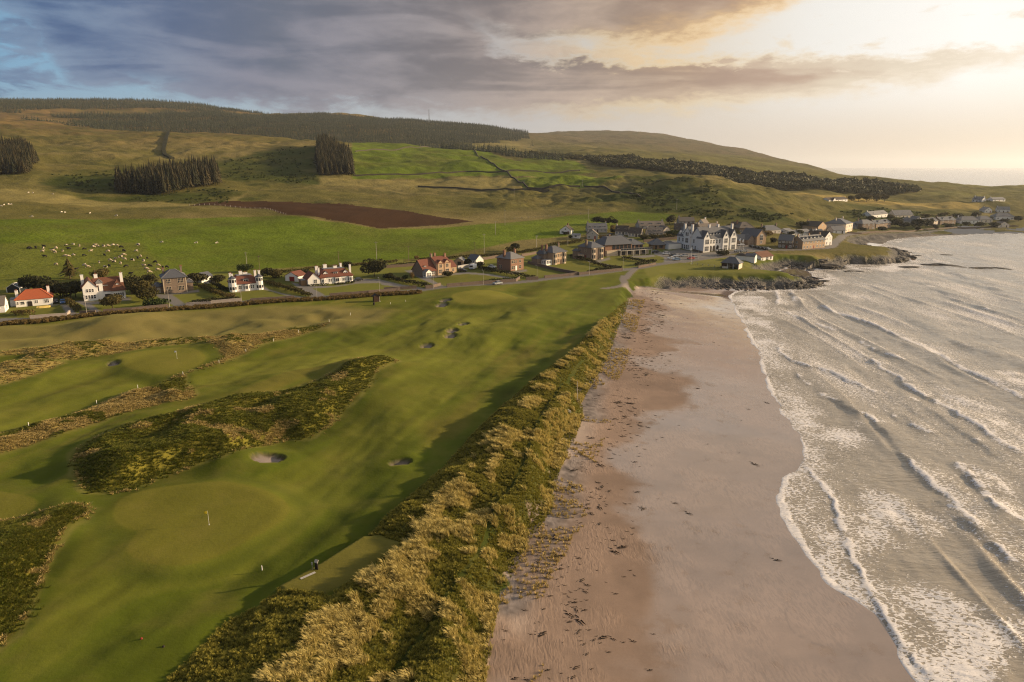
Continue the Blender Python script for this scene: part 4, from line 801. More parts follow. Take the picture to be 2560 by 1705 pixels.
# ---- scatter "stuff" by geometry nodes from a prototype that is not itself in the scene
def scatter(name, pts, scl, rot, proto_me, mat, label, cat, tilt=None, kind='stuff'):
    me = bpy.data.meshes.new(name); n = len(pts); me.vertices.add(n); me.vertices.foreach_set('co', np.asarray(pts, np.float32).ravel())
    a = me.attributes.new('iscale', 'FLOAT_VECTOR', 'POINT'); s = np.asarray(scl, np.float32)
    if s.ndim == 1: s = np.stack((s, s, s), 1)
    a.data.foreach_set('vector', s.astype(np.float32).ravel())
    a = me.attributes.new('irot', 'FLOAT_VECTOR', 'POINT'); rv = np.zeros((n, 3), np.float32); rv[:, 2] = rot
    if tilt is not None: rv[:, :2] = tilt
    a.data.foreach_set('vector', rv.ravel()); me.update()
    o = link(name, me)
    if mat: 
        if not proto_me.materials: proto_me.materials.append(MATS[mat])
    po = bpy.data.objects.new(name + '_sprig', proto_me)
    ng = bpy.data.node_groups.new(name, 'GeometryNodeTree'); ng.interface.new_socket('Geometry', in_out='INPUT', socket_type='NodeSocketGeometry'); ng.interface.new_socket('Geometry', in_out='OUTPUT', socket_type='NodeSocketGeometry')
    gi = ng.nodes.new('NodeGroupInput'); go = ng.nodes.new('NodeGroupOutput'); ip = ng.nodes.new('GeometryNodeInstanceOnPoints'); ob = ng.nodes.new('GeometryNodeObjectInfo'); ob.inputs[0].default_value = po
    s1 = ng.nodes.new('GeometryNodeInputNamedAttribute'); s1.data_type = 'FLOAT_VECTOR'; s1.inputs[0].default_value = 'iscale'
    r1 = ng.nodes.new('GeometryNodeInputNamedAttribute'); r1.data_type = 'FLOAT_VECTOR'; r1.inputs[0].default_value = 'irot'
    e2 = ng.nodes.new('FunctionNodeEulerToRotation')
    L = ng.links.new; L(gi.outputs[0], ip.inputs['Points']); L(ob.outputs['Geometry'], ip.inputs['Instance']); L(s1.outputs['Attribute'], ip.inputs['Scale']); L(r1.outputs['Attribute'], e2.inputs[0]); L(e2.outputs[0], ip.inputs['Rotation']); L(ip.outputs[0], go.inputs[0])
    md = o.modifiers.new('scatter', 'NODES'); md.node_group = ng
    tag(o, label, cat, kind=kind); return o
def tuft_mesh(name, n, h, spread, width, lean=0.35, seed=0):
    rg = np.random.default_rng(seed); b_ = MB()
    for i in range(n):
        a = rg.uniform(0, 6.283); r0 = spread * 0.35 * math.sqrt(rg.uniform()); x, y = r0 * math.cos(a), r0 * math.sin(a)
        hh = h * rg.uniform(0.55, 1.1); out = spread * rg.uniform(0.3, 1.0); lx = math.cos(a) * out - lean * hh * 0.9; ly = math.sin(a) * out - lean * hh * 0.3
        px_, py_ = -math.sin(a) * width, math.cos(a) * width
        b_.add([(x - px_, y - py_, -0.05), (x + px_, y + py_, -0.05), (x + lx * .45 + px_, y + ly * .45 + py_, hh * .68), (x + lx * .45 - px_, y + ly * .45 - py_, hh * .68), (x + lx, y + ly, hh * 0.95)], [(0, 1, 2, 3), (3, 2, 4)])
    return b_.mesh(name)
def clump_mesh(name, n, rx, ry, rz, size, seed=0, lobes=5, zc=None, flat=0.0):
    """leaf cards through a lumpy volume; returns MB"""
    rg = np.random.default_rng(seed); b_ = MB(); zc = rz if zc is None else zc
    cs = [(rg.uniform(-.45, .45) * rx, rg.uniform(-.45, .45) * ry, zc + rg.uniform(-.35, .45) * rz, rg.uniform(.45, .72)) for _ in range(lobes)] + [(0, 0, zc, 0.62)]
    for i in range(n):
        c = cs[rg.integers(len(cs))]; d = rg.normal(size=3); d /= np.linalg.norm(d); q = rg.uniform(0.6, 1.02) ** 0.5
        p = np.array((c[0] + d[0] * rx * c[3] * q, c[1] + d[1] * ry * c[3] * q, c[2] + d[2] * rz * c[3] * q))
        if p[2] < 0.02 * rz: p[2] = rg.uniform(0.02, 0.25) * rz
        nn = d * 0.7 + rg.normal(size=3) * 0.6; nn[2] += flat; nn /= np.linalg.norm(nn); u = np.cross(nn, rg.normal(size=3)); u /= np.linalg.norm(u); w_ = np.cross(nn, u); s = size * rg.uniform(0.6, 1.3)
        b_.add([p + u * s, p + w_ * s * .7, p - u * s, p - w_ * s * .7], [(0, 1, 2, 3)])
    return b_
def conifer_mesh(name, h=16.0, r=2.6, tiers=7, seed=0):
    rg = np.random.default_rng(seed); b_ = MB().tube((0, 0, -1), (0, 0, h * .5), .22, .12, 5)
    for k in range(tiers):
        f = k / (tiers - 1); z0 = h * (0.16 + 0.72 * f); rr = r * (1 - f) ** 0.8 + 0.25; n = 7
        for i in range(n):
            a = 2 * math.pi * (i + rg.uniform(-.3, .3)) / n + k; a2 = a + 0.55; r1 = rr * rg.uniform(.75, 1.2); top = z0 + h * 0.17
            b_.add([(0, 0, top), (r1 * math.cos(a), r1 * math.sin(a), z0 - h * .03), (r1 * 0.85 * math.cos(a2), r1 * .85 * math.sin(a2), z0 + h * .01)], [(0, 1, 2)])
    b_.cone(0, 0, 0.35, 0.02, h * .86, h * 1.04, 4)
    return b_.mesh(name)

# ---- trees, shrubs, hedges as things
TREE_CACHE = {}
def tree(name, px, py, h, wd, mat, label, cat='tree', group='garden trees', trunk=0.22, var=0, pos=None):
    x, y, z = pos if pos else ground(px, py)
    key = (round(h), round(wd), var, trunk > 0.1)
    if key not in TREE_CACHE:
        sd_ = len(TREE_CACHE) + 5; tk = h * trunk if trunk > 0.1 else 0.0
        c = clump_mesh('crown', int(500 + 30 * h * wd * .5), wd / 2 * 1.15, wd / 2 * 1.15, (h - tk) / 2, 0.16 + 0.030 * wd, sd_, 6, tk + (h - tk) / 2).mesh('crown')
        tb = MB(); tb.tube((0, 0, -0.4), (0.1, 0.05, max(h * .55, .6)), 0.05 * h ** .8 * .7 + .04, 0.03 + 0.015 * h ** .8, 7)
        for i in range(4):
            a = i * 1.7 + sd_; tb.tube((0.06, 0.03, h * (.28 + .06 * i)), (math.cos(a) * wd * .3, math.sin(a) * wd * .3, h * (.55 + .05 * i)), 0.014 * h, 0.006 * h, 5)
        TREE_CACHE[key] = (c, tb.mesh('trunk'))
    c, tk_ = TREE_CACHE[key]; c2 = c.copy()
    r_ = empty(name, x, y, z, random.uniform(0, 6.28)); link('crown', c2, mat, r_); link('trunk', tk_, 'bark', r_) if not tk_.materials else link('trunk', tk_, None, r_)
    tag(r_, label, cat, group); return r_
def hedge(pts, wd, h, mat, label, group='garden hedges', name='hedge', dens=1.0):
    P = np.array([ground(*p)[:2] for p in pts]); P = P if len(P) > 2 else np.array([P[0], P[-1]])
    seg = np.hypot(*(P[1:] - P[:-1]).T); L = seg.sum(); n = int(L * 26 * dens * max(h, 1.0)); cum = np.concatenate(([0], np.cumsum(seg)))
    s = rng.uniform(0, L, n); X = np.interp(s, cum, P[:, 0]); Y = np.interp(s, cum, P[:, 1]); i = np.clip(np.searchsorted(cum, s) - 1, 0, len(seg) - 1)
    nx = -(P[i + 1, 1] - P[i, 1]) / seg[i]; ny = (P[i + 1, 0] - P[i, 0]) / seg[i]
    hv = h * (0.8 + 0.5 * fbm(s, s * 0, 3.5, 2, 5)); zz = np.sqrt(rng.uniform(0, 1, n)) * hv; off = rng.uniform(-1, 1, n) * wd / 2 * np.sqrt(np.clip(1.15 - zz / hv * .5, .3, 1))
    X = X + nx * off; Y = Y + ny * off; Zb = Z(X, Y)
    x0, y0 = P.mean(0); z0 = zat(x0, y0); b_ = MB()
    for k in range(n):
        u = rng.normal(size=3); u /= np.linalg.norm(u); w_ = np.cross(u, rng.normal(size=3)); w_ /= np.linalg.norm(w_); sz = rng.uniform(0.16, 0.34); p = np.array((X[k] - x0, Y[k] - y0, Zb[k] - z0 + zz[k]))
        b_.add([p + u * sz, p + w_ * sz * .8, p - u * sz, p - w_ * sz * .8], [(0, 1, 2, 3)])
    o = b_.build(name, mat); o.location = (x0, y0, z0); tag(o, label, 'hedge', group); return o
def wall(pts, h, th, mat, label, group='garden walls', name='garden_wall', cope=True, world=False, step=4.0):
    P = np.array(pts) if world else np.array([ground(*p)[:2] for p in pts]); Q = []
    for a, c in zip(P[:-1], P[1:]):
        k = max(1, int(np.hypot(*(c - a)) / step)); Q += [a + (c - a) * i / k for i in range(k)]
    Q.append(P[-1]); Q = np.array(Q); zz = Z(Q[:, 0], Q[:, 1]); x0, y0, z0 = Q[0, 0], Q[0, 1], zz[0]
    tg = np.gradient(Q, axis=0); tg /= np.hypot(tg[:, 0], tg[:, 1])[:, None]; nv = np.stack((-tg[:, 1], tg[:, 0]), 1)
    def strip(hw, za, zb):
        b_ = MB(); vs = []
        for i in range(len(Q)):
            jit = 1 + 0.06 * math.sin(i * 2.3)
            for sx_, zc_ in ((-1, za), (1, za), (1, zb * jit), (-1, zb * jit)): vs.append((Q[i, 0] + nv[i, 0] * sx_ * hw - x0, Q[i, 1] + nv[i, 1] * sx_ * hw - y0, zz[i] + zc_ - z0))
        fs = [(0, 1, 2, 3), tuple(4 * (len(Q) - 1) + k for k in (3, 2, 1, 0))]
        for i in range(len(Q) - 1):
            for k in range(4): fs.append((4 * i + k, 4 * i + 4 + k, 4 * i + 4 + (k + 1) % 4, 4 * i + (k + 1) % 4))
        return b_.add(vs, fs)
    if cope:
        r_ = empty(name, x0, y0, z0); strip(th / 2, -0.5, h - 0.003).build('wall_face', mat, r_); strip(th / 2 + .05, h, h + 0.1).build('coping', mat, r_)
        tag(r_, label, 'wall', group); return r_
    o = strip(th / 2, -0.6, h).build(name, mat); o.location = (x0, y0, z0); tag(o, label, 'wall', group); return o

# ---- houses
class House:
    def __init__(s, name, crop, L, Rr, label, cat='house', group=None, width=None, dz=0.0):
        A = np.array(ground(*Cp(*crop, L)[0])); B = np.array(ground(*Cp(*crop, Rr)[0])); s.w = float(np.hypot(*(B - A)[:2])) if width is None else width
        yaw = math.atan2(B[1] - A[1], B[0] - A[0]); s.A = A; s.yaw = yaw; s.z = min(A[2], B[2]) + 0.05 + dz
        s.r = tag(empty(name, A[0], A[1], s.z, yaw), label, cat, group)
    def block(s, x0, y0, w_, d, h, roof, rise, wallm, roofm, ridge='x', over=0.35, z0=0.0, hip=0.9, wname='wall'):
        x1, y1 = x0 + w_, y0 + d; b_ = MB().box(x0, x1, y0, y1, (-1.2 if z0 == 0 else z0), z0 + h); zt = z0 + h
        if roof == 'gable':
            if ridge == 'x': ym = (y0 + y1) / 2; b_.add([(x0, y0, zt), (x0, y1, zt), (x0, ym, zt + rise), (x1, y0, zt), (x1, y1, zt), (x1, ym, zt + rise)], [(0, 2, 1), (3, 4, 5), (0, 3, 5, 2), (1, 2, 5, 4)])
            else: xm = (x0 + x1) / 2; b_.add([(x0, y0, zt), (x1, y0, zt), (xm, y0, zt + rise), (x0, y1, zt), (x1, y1, zt), (xm, y1, zt + rise)], [(0, 1, 2), (3, 5, 4), (0, 2, 5, 3), (1, 4, 5, 2)])
        wl = b_.build(wname, wallm, s.r)
        o = over; t_ = 0.16; R_ = MB()
        def slab(p):   # a roof plane with thickness
            p = [Vector(q) for q in p]; nrm_ = (p[1] - p[0]).cross(p[2] - p[0]).normalized(); nrm_ = nrm_ if nrm_.z > 0 else -nrm_
            n = len(p); R_.add(p + [q + nrm_ * t_ for q in p], [tuple(range(n))[::-1], tuple(range(n, 2 * n))] + [(i, (i + 1) % n, n + (i + 1) % n, n + i) for i in range(n)])
        e = 0.02
        if roof == 'gable':
            if ridge == 'x':
                ym = (y0 + y1) / 2; k = rise / (d / 2) * o
                slab([(x0 - o * .6, y0 - o, zt - k + e), (x1 + o * .6, y0 - o, zt - k + e), (x1 + o * .6, ym, zt + rise + e), (x0 - o * .6, ym, zt + rise + e)]); slab([(x1 + o * .6, y1 + o, zt - k + e), (x0 - o * .6, y1 + o, zt - k + e), (x0 - o * .6, ym, zt + rise + e), (x1 + o * .6, ym, zt + rise + e)])
            else:
                xm = (x0 + x1) / 2; k = rise / (w_ / 2) * o
                slab([(x0 - o, y1 + o * .6, zt - k + e), (x0 - o, y0 - o * .6, zt - k + e), (xm, y0 - o * .6, zt + rise + e), (xm, y1 + o * .6, zt + rise + e)]); slab([(x1 + o, y0 - o * .6, zt - k + e), (x1 + o, y1 + o * .6, zt - k + e), (xm, y1 + o * .6, zt + rise + e), (xm, y0 - o * .6, zt + rise + e)])
        elif roof in ('hip', 'mansard'):
            X0, X1, Y0, Y1 = x0 - o, x1 + o, y0 - o, y1 + o; ins = min(X1 - X0, Y1 - Y0) / 2 * hip; top = zt + rise
            a, b2, c, d_ = (X0, Y0, zt), (X1, Y0, zt), (X1, Y1, zt), (X0, Y1, zt); A2, B2, C2, D2 = (X0 + ins, Y0 + ins, top), (X1 - ins, Y0 + ins, top), (X1 - ins, Y1 - ins, top), (X0 + ins, Y1 - ins, top)
            R_.add([a, b2, c, d_, A2, B2, C2, D2, *[(q[0], q[1], q[2] - 0.15) for q in (a, b2, c, d_)]], [(0, 1, 5, 4), (1, 2, 6, 5), (2, 3, 7, 6), (3, 0, 4, 7), (8, 9, 1, 0), (9, 10, 2, 1), (10, 11, 3, 2), (11, 8, 0, 3), (11, 10, 9, 8)] + ([(4, 5, 6, 7)] if roof == 'hip' else []))
            if roof == 'mansard': R_.add([A2, B2, C2, D2], [(0, 1, 2, 3)])
        elif roof == 'flat': R_.box(x0 - o, x1 + o, y0 - o, y1 + o, zt + .003, zt + 0.2)
        rf = R_.build('roof', roofm, s.r)
        if roof == 'mansard':
            MB().box(X0 + ins - .1, X1 - ins + .1, Y0 + ins - .1, Y1 - ins + .1, top + .004, top + .12).build('flat_top', 'flat_roof', rf)
        elif roof in ('gable', 'hip') and s.w > 7 and roof == 'hip':
            g = MB().box(X0 + ins - .12, X1 - ins + .12, (Y0 + Y1) / 2 - .12, (Y0 + Y1) / 2 + .12, top - .05, top + .12)
            for q, q2 in ((a, A2), (b2, B2), (c, C2), (d_, D2)): g.tube((q[0], q[1], q[2] + .03), (q2[0], q2[1], q2[2] + .04), .1, .1, 4)
            g.build('ridge_cap', 'slate_light' if roofm.startswith('slate') else roofm, rf)
        s.last = (x0, y0, w_, d, h, zt, rise, ridge, roof); return wl, rf
    def win(s, face, u, z, w_, h, blk, framem='paint_white', mull=1, trim=None, pane='glass'):
        """a window on a face of blk=(x0,y0,w,d): frame bars proud of the wall, dark pane behind them"""
        x0, y0, W, Dd = blk[:4]; f = MB(); p = MB(); pr = 0.07
        def put(b_, a, c, za, zb, d0, d1):
            if face == 'f': b_.box(x0 + a, x0 + c, y0 - d1, y0 - d0, za, zb)
            elif face == 'b': b_.box(x0 + a, x0 + c, y0 + Dd + d0, y0 + Dd + d1, za, zb)
            elif face == 'l': b_.box(x0 - d1, x0 - d0, y0 + a, y0 + c, za, zb)
            else: b_.box(x0 + W + d0, x0 + W + d1, y0 + a, y0 + c, za, zb)
        a, c = u - w_ / 2, u + w_ / 2; k = 0.11
        put(f, a - k, a, z - k, z + h + k, -.02, pr); put(f, c, c + k, z - k, z + h + k, -.02, pr); put(f, a, c, z - k, z, -.02, pr + .03); put(f, a, c, z + h, z + h + k, -.02, pr)
        for i in range(1, mull + 1): q = a + w_ * i / (mull + 1); put(f, q - .05, q + .05, z, z + h, -.02, pr - .01)
        put(f, a, c, z + h * .48, z + h * .48 + .07, -.02, pr - .013)
        fo = f.build('window', framem, s.r); put(p, a, c, z, z + h, -.02, .02); p.build('pane', pane, fo); return fo
    def door(s, face, u, w_, h, blk, mat='paint_brown'):
        x0, y0, W, Dd = blk[:4]; b_ = MB()
        if face == 'f': b_.box(x0 + u - w_ / 2, x0 + u + w_ / 2, y0 - .06, y0 + .02, 0, h)
        elif face == 'r': b_.box(x0 + W - .02, x0 + W + .06, y0 + u - w_ / 2, y0 + u + w_ / 2, 0, h)
        else: b_.box(x0 - .06, x0 + .02, y0 + u - w_ / 2, y0 + u + w_ / 2, 0, h)
        return b_.build('door', mat, s.r)
    def chim(s, x, y, z0, z1, w_=0.9, d=0.6, mat='white_render', pots=2):
        o = MB().box(x - w_ / 2, x + w_ / 2, y - d / 2, y + d / 2, z0, z1).box(x - w_ / 2 - .08, x + w_ / 2 + .08, y - d / 2 - .08, y + d / 2 + .08, z1 + .003, z1 + .15).build('chimney', mat, s.r)
        for i in range(pots): MB().cone(x + (i - (pots - 1) / 2) * .42, y, .15, .12, z1 + .1, z1 + .6, 6).build('chimney_pot', 'terracotta', o)
        return o
    def dormer(s, x, y, z, w_, h, d, wallm, roofm, style='flat', winm='paint_white'):
        b_ = MB().box(x - w_ / 2, x + w_ / 2, y, y + d, z - .3, z + h)
        if style == 'gable': b_.add([(x - w_ / 2, y, z + h), (x + w_ / 2, y, z + h), (x, y, z + h + w_ * .5)], [(0, 1, 2)])
        o = b_.build('dormer', wallm, s.r); r_ = MB()
        if style == 'gable':
            for sg in (-1, 1): r_.add([(x, y - .2, z + h + w_ * .52), (x, y + d + 1.2, z + h + w_ * .52), (x + sg * (w_ / 2 + .2), y + d, z + h - .1), (x + sg * (w_ / 2 + .2), y - .2, z + h - .1)], [(0, 1, 2, 3), (0, 3, 2, 1)])
        else: r_.box(x - w_ / 2 - .15, x + w_ / 2 + .15, y - .25, y + d, z + h + .003, z + h + .14)
        r_.build('dormer_roof', roofm, o)
        f = MB(); k = .09; a, c = x - w_ / 2 + .15, x + w_ / 2 - .15; za, zb = z + .15, z + h - .15
        f.box(a - k, a, y - .06, y + .01, za - k, zb + k).box(c, c + k, y - .06, y + .01, za - k, zb + k).box(a, c, y - .06, y + .01, za - k, za).box(a, c, y - .06, y + .01, zb, zb + k).box(x - .05, x + .05, y - .05, y + .01, za, zb).build('window_frame', winm, o)
        MB().box(a, c, y - .02, y + .012, za, zb).build('pane', 'glass', o); return o
    def bay(s, x, y, w_, d, h, wallm, roofm, z=0.0, roof=True, wins=((0.9, 1.5),), trim='paint_white', name='bay_window'):
        """canted bay standing out from the front by d"""
        c = d * .9; poly_ = [(x - w_ / 2, y + .02), (x - w_ / 2 + c, y - d), (x + w_ / 2 - c, y - d), (x + w_ / 2, y + .02)]
        o = MB().prism(poly_[::-1], z - (1.0 if z == 0 else 0), z + h).build(name, wallm, s.r)
        if roof:
            R_ = MB(); e = [(px_ + (px_ - x) * .12, py_ - (.15 if py_ < y else 0), z + h + .004) for px_, py_ in poly_]; R_.add(e + [(x - w_ * .2, y + .02, z + h + d * .55), (x + w_ * .2, y + .02, z + h + d * .55)], [(0, 1, 4), (1, 2, 5, 4), (2, 3, 5), (0, 4, 5, 3), (3, 2, 1, 0)]); R_.build('bay_roof', roofm, o)
        for zs_, hw in wins:
            f = MB(); g = MB(); wi = w_ - 2 * c - .5
            f.box(x - wi / 2 - .1, x + wi / 2 + .1, y - d - .06, y - d + .02, z + zs_ - .1, z + zs_ + hw + .1); g.box(x - wi / 2, x - .06, y - d - .09, y - d - .05, z + zs_, z + zs_ + hw); g.box(x + .06, x + wi / 2, y - d - .09, y - d - .05, z + zs_, z + zs_ + hw)
            for sg in (-1, 1):   # canted sides
                q0 = Vector((x + sg * (w_ / 2 - c), y - d, 0)); q1 = Vector((x + sg * w_ / 2, y, 0)); t_ = q1 - q0; nn = Vector((t_.y, -t_.x, 0)).normalized() * sg
                if nn.y > 0: nn = -nn
                A_ = q0 + t_ * .25 + nn * .03; B_ = q0 + t_ * .75 + nn * .03; g.add([(A_.x, A_.y, z + zs_), (B_.x, B_.y, z + zs_), (B_.x, B_.y, z + zs_ + hw), (A_.x, A_.y, z + zs_ + hw)], [(0, 1, 2, 3) if sg > 0 else (3, 2, 1, 0)])
            f.build('bay_frame', trim, o); g.build('pane', 'glass', o)
        return o

# ------------------------------------------------------------------ villas along the coast road
ROW = 'villas along the coast road'
h = House('bungalow', c1, (-160, 745), (62, 728), 'white bungalow with grey gable roof cut by the edge of the photograph', group=ROW); B = (0, 0, h.w, 7)
h.block(*B, 2.6, 'gable', 2.6, 'white_render', 'grey_tile', 'x'); h.win('f', h.w - 2, .9, 1.4, 1.1, B); h.win('f', h.w - 6, .9, 1.4, 1.1, B); h.win('r', 3.5, .9, 1.2, 1.1, B); h.door('f', h.w - 4, .9, 2, B)

h = House('bungalow', c1, (185, 672), (600, 637), 'white bungalow with bright orange tiled hip roof and two chimneys', group=ROW); B = (0, 0, h.w, 8)
h.block(*B, 2.6, 'hip', 2.9, 'white_render', 'orange_tile', hip=.85); h.win('f', 2.0, .8, 1.2, 1.0, B, mull=0); h.win('f', 6.2, 1.0, .9, .9, B); h.win('f', 9.3, .8, 1.3, 1.2, B, 'paint_white', 2); h.win('f', .6, .9, .5, .9, B, mull=0)
MB().prism([(3.5, -.12), (4.9, -.12), (4.9, .03), (3.5, .03)], 0, 1.7).build('porch_arch', 'black_wood', h.r); h.door('f', 4.2, .9, 2.0, B, 'metal_grey')
h.block(-1.8, 2.5, 1.8, 5, 2.3, 'flat', 0, 'white_render', 'flat_roof', over=.1); h.chim(.5, 3.0, 2.4, 5.4, .9, .7); h.chim(h.w - 1.0, 5.0, 3, 5.9, .8, .8)

h = House('villa', c1, (955, 605), (1430, 562), 'large white villa with brown tiled roof, tall chimneys and arched porch', group=ROW); w_ = h.w
G = (0, 0, 4.6, 9.2); h.block(*G, 5.2, 'gable', 2.6, 'white_render', 'brown_tile', 'y')
M_ = (4.0, 2.4, w_ - 4.2, 7.0); h.block(*M_, 3.3, 'gable', 4.3, 'white_render', 'brown_tile', 'x', over=.45); Rw = (w_ - 4.4, 0, 4.4, 6.2); h.block(*Rw, 3.1, 'hip', 3.5, 'white_render', 'brown_tile', hip=.95, over=.5)
h.block(4.65, 1.0, 2.0, 3.0, 6.3, 'hip', 1.2, 'white_render', 'slate_light', hip=1.0, over=.2, wname='stair_tower'); MB().box(5.0, 5.35, .93, 1.02, 3.2, 5.4).build('stair_window', 'glass', h.r)
h.block(6.66, .9, w_ - 11.1, 1.6, 2.7, 'flat', 0, 'white_render', 'flat_roof', over=.05); MB().prism([(6.66 + (w_ - 11.1) / 2 + .9 * math.cos(t), .8 + .0 * t) for t in (0,)] + [(7.0, .84), (8.4, .84), (8.4, .91), (7.0, .91)][0:0] + [(7.0, .82), (8.6, .82), (8.6, .91), (7.0, .91)], 0, 1.9).build('porch_arch', 'black_wood', h.r)
for u in (.9, 1.8, 2.7, 3.6): h.win('f', u, .8, .6, 1.3, G, mull=0)
for u in (1.4, 2.3, 3.2): h.win('f', u, 3.3, .6, 1.1, G, mull=0)
for u in (.7, 1.4, 2.1, 2.8, 3.5): h.win('f', u, .8, .5, 1.3, Rw, mull=0)
h.win('l', 3, .9, 1, 1.2, G); h.win('l', 6, 3.2, 1, 1.2, G); h.win('r', 3, .9, 1.2, 1.2, Rw)
h.dormer(7.5, 3.3, 3.9, 1.9, 1.0, 1.4, 'white_render', 'slate_light'); h.dormer(w_ - 2.2, 1.0, 3.9, 1.7, 1.1, 1.6, 'white_render', 'brown_tile', 'gable')
h.chim(.45, 4.8, 3, 9.2, 1.0, 1.0, pots=0); h.chim(5.0, 6.0, 5, 8.9, 1.2, .7); h.chim(w_ - .5, 4.5, 2.5, 9.0, 1.0, 1.0, pots=1); MB().tube((5.0, 6.0, 9.0), (4.8, 6.0, 13.2), .05, .03, 5).build('aerial', 'pole_wood', h.r)

h = House('villa', c1, (1860, 519), (2125, 497), 'square brown stone villa with slate hip roof beside the dark cypress', group=ROW); B = (0, 0, h.w, 9.0); w_ = h.w
h.block(*B, 6.2, 'hip', 2.7, 'stone_brown', 'slate', hip=.8, over=.5)
for z in (.9, 3.9): h.win('f', 2.0, z, 1.5, 1.7, B, 'stone_trim', 2); h.win('f', 6.4, z, 2.0, 1.8, B, 'stone_trim', 3)
h.win('l', 4.5, 3.9, 1.0, 1.6, B, 'stone_trim'); h.win('r', 4.5, 3.9, 1.0, 1.6, B, 'stone_trim'); h.block(-3.6, 2.6, 3.55, 5.2, 2.7, 'hip', 1.3, 'stone_brown', 'slate'); MB().box(-2.2, -1.0, 2.5, 2.62, 0, 2.1).build('door', 'concrete', h.r)
h.block(w_ + .02, 3.5, 2.6, 4.5, 3.3, 'hip', 1.2, 'stone_brown', 'slate'); h.chim(1.0, 6.5, 6.5, 9.0, .7, 1.3, 'stone_brown', 3); h.chim(w_ - 1.0, 6.5, 6.5, 9.6, .7, 1.1, 'stone_brown', 3)
for k in range(2): MB().box(k * (w_ - .35), k * (w_ - .35) + .35, -.05, .02, 0, 6.2).build('quoin', 'stone_trim', h.r)

h = House('garage', c1, (2190, 385), (2260, 392), 'small white garage behind the square brown stone villa', 'garage', group=None, width=5); h.block(0, 0, 5, 6, 2.4, 'gable', 1.5, 'white_render', 'slate', 'y'); h.door('f', 2.5, 2.2, 2.0, (0, 0, 5, 6), 'metal_grey')

h = House('villa', c2, (455, 497), (785, 469), 'white villa with red tiled roof and two octagonal corner turrets', group=ROW); B = (0, 0, h.w, 9.5); w_ = h.w
h.block(*B, 3.0, 'mansard', 2.9, 'white_render', 'red_tile', hip=.62, over=.4)
for cx in (.5, w_ - .5):
    tw = MB().cone(cx, .2, 1.45, 1.45, -1, 5.3, 8, R(22.5)).build('turret', 'white_render', h.r); MB().cone(cx, .2, 1.75, .1, 5.303, 6.5, 8, R(22.5)).build('turret_roof', 'slate', tw)
    for zz_ in (.8, 3.7):
        g_ = MB()
        for a in (-90, -45, -135): ca, sa = math.cos(R(a)), math.sin(R(a)); q = Vector((cx + 1.36 * ca, .2 + 1.36 * sa, 0)); tv = Vector((-sa, ca, 0)) * .42; g_.add([(q - tv)[:2] + (zz_,) if False else ((q - tv).x, (q - tv).y, zz_), ((q + tv).x, (q + tv).y, zz_), ((q + tv).x, (q + tv).y, zz_ + 1.2), ((q - tv).x, (q - tv).y, zz_ + 1.2)], [(0, 1, 2, 3)])
        g_.build('pane', 'glass', tw)
for u in (2.9, 3.5, 7.5, 8.3): h.win('f', u, .9, .5, 1.2, B, mull=0)
h.bay(w_ / 2, 0, 2.6, .7, 2.6, 'white_render', 'slate', wins=((.8, 1.4),)); h.dormer(w_ / 2, .5, 3.5, 2.0, 1.1, 1.6, 'white_render', 'slate'); h.win('l', 4, .9, .9, 1.2, B); h.win('l', 7, .9, .9, 1.2, B)
h.chim(.4, 4.5, 2.5, 6.8, .9, .9); h.chim(4.6, 5.5, 5.5, 7.2, 1.3, .7); h.chim(w_ - .9, 6.2, 3, 7.0, .9, .7); h.chim(w_ - .2, 1.0, 5.0, 7.6, .8, .8, pots=1); h.chim(.6, 1.0, 5.0, 6.9, .8, .8, pots=1); h.chim(6.5, 6.5, 5.6, 6.4, 1.8, .6, pots=2)

h = House('garage', c2, (1058, 372), (1196, 382), 'white gabled garage with red roof and dark red door', 'garage'); B = (0, 0, h.w, 6.5); h.block(*B, 2.3, 'gable', 1.7, 'white_render', 'red_tile', 'y'); h.door('f', h.w * .55, 2.6, 2.0, B, 'paint_red')
h = House('villa', c2, (1450, 415), (1825, 382), 'long white house with red roof, three dormers and a gabled side wing', group=ROW); B = (0, 0, h.w, 9.5); w_ = h.w
h.block(*B, 3.0, 'mansard', 3.0, 'white_render', 'red_tile', hip=.62, over=.4); W2 = (-5.2, -.6, 5.15, 7.5); h.block(*W2, 2.7, 'gable', 2.5, 'white_render', 'red_tile', 'y'); h.win('f', 3.2, .9, 1.3, 1.5, W2, 'paint_white', 2); h.block(-7.6, 1.0, 2.35, 4.5, 2.2, 'flat', 0, 'timber', 'flat_roof', over=.08, wname='shed_wall')
h.bay(1.3, 0, 2.4, .6, 2.6, 'white_render', 'red_tile', wins=((.8, 1.4),)); h.bay(w_ - 1.2, 0, 2.4, .6, 2.6, 'white_render', 'red_tile', wins=((.8, 1.4),)); h.bay(w_ * .52, 0, 2.8, .5, 2.6, 'white_render', 'red_tile', wins=((.8, 1.4),))
for u in (.29, .34, .70, .75): h.win('f', u * w_, .9, .5, 1.2, B, mull=0)
h.dormer(w_ * .2, .8, 3.6, 2.0, .9, 1.5, 'white_render', 'red_tile', 'gable'); h.dormer(w_ * .5, .8, 3.6, 1.8, 1.1, 1.5, 'white_render', 'slate'); h.dormer(w_ * .8, .8, 3.6, 2.0, .9, 1.5, 'white_render', 'red_tile', 'gable'); h.win('r', 3, .9, 1.0, 1.2, B); h.win('r', 6, .9, 1.0, 1.2, B)
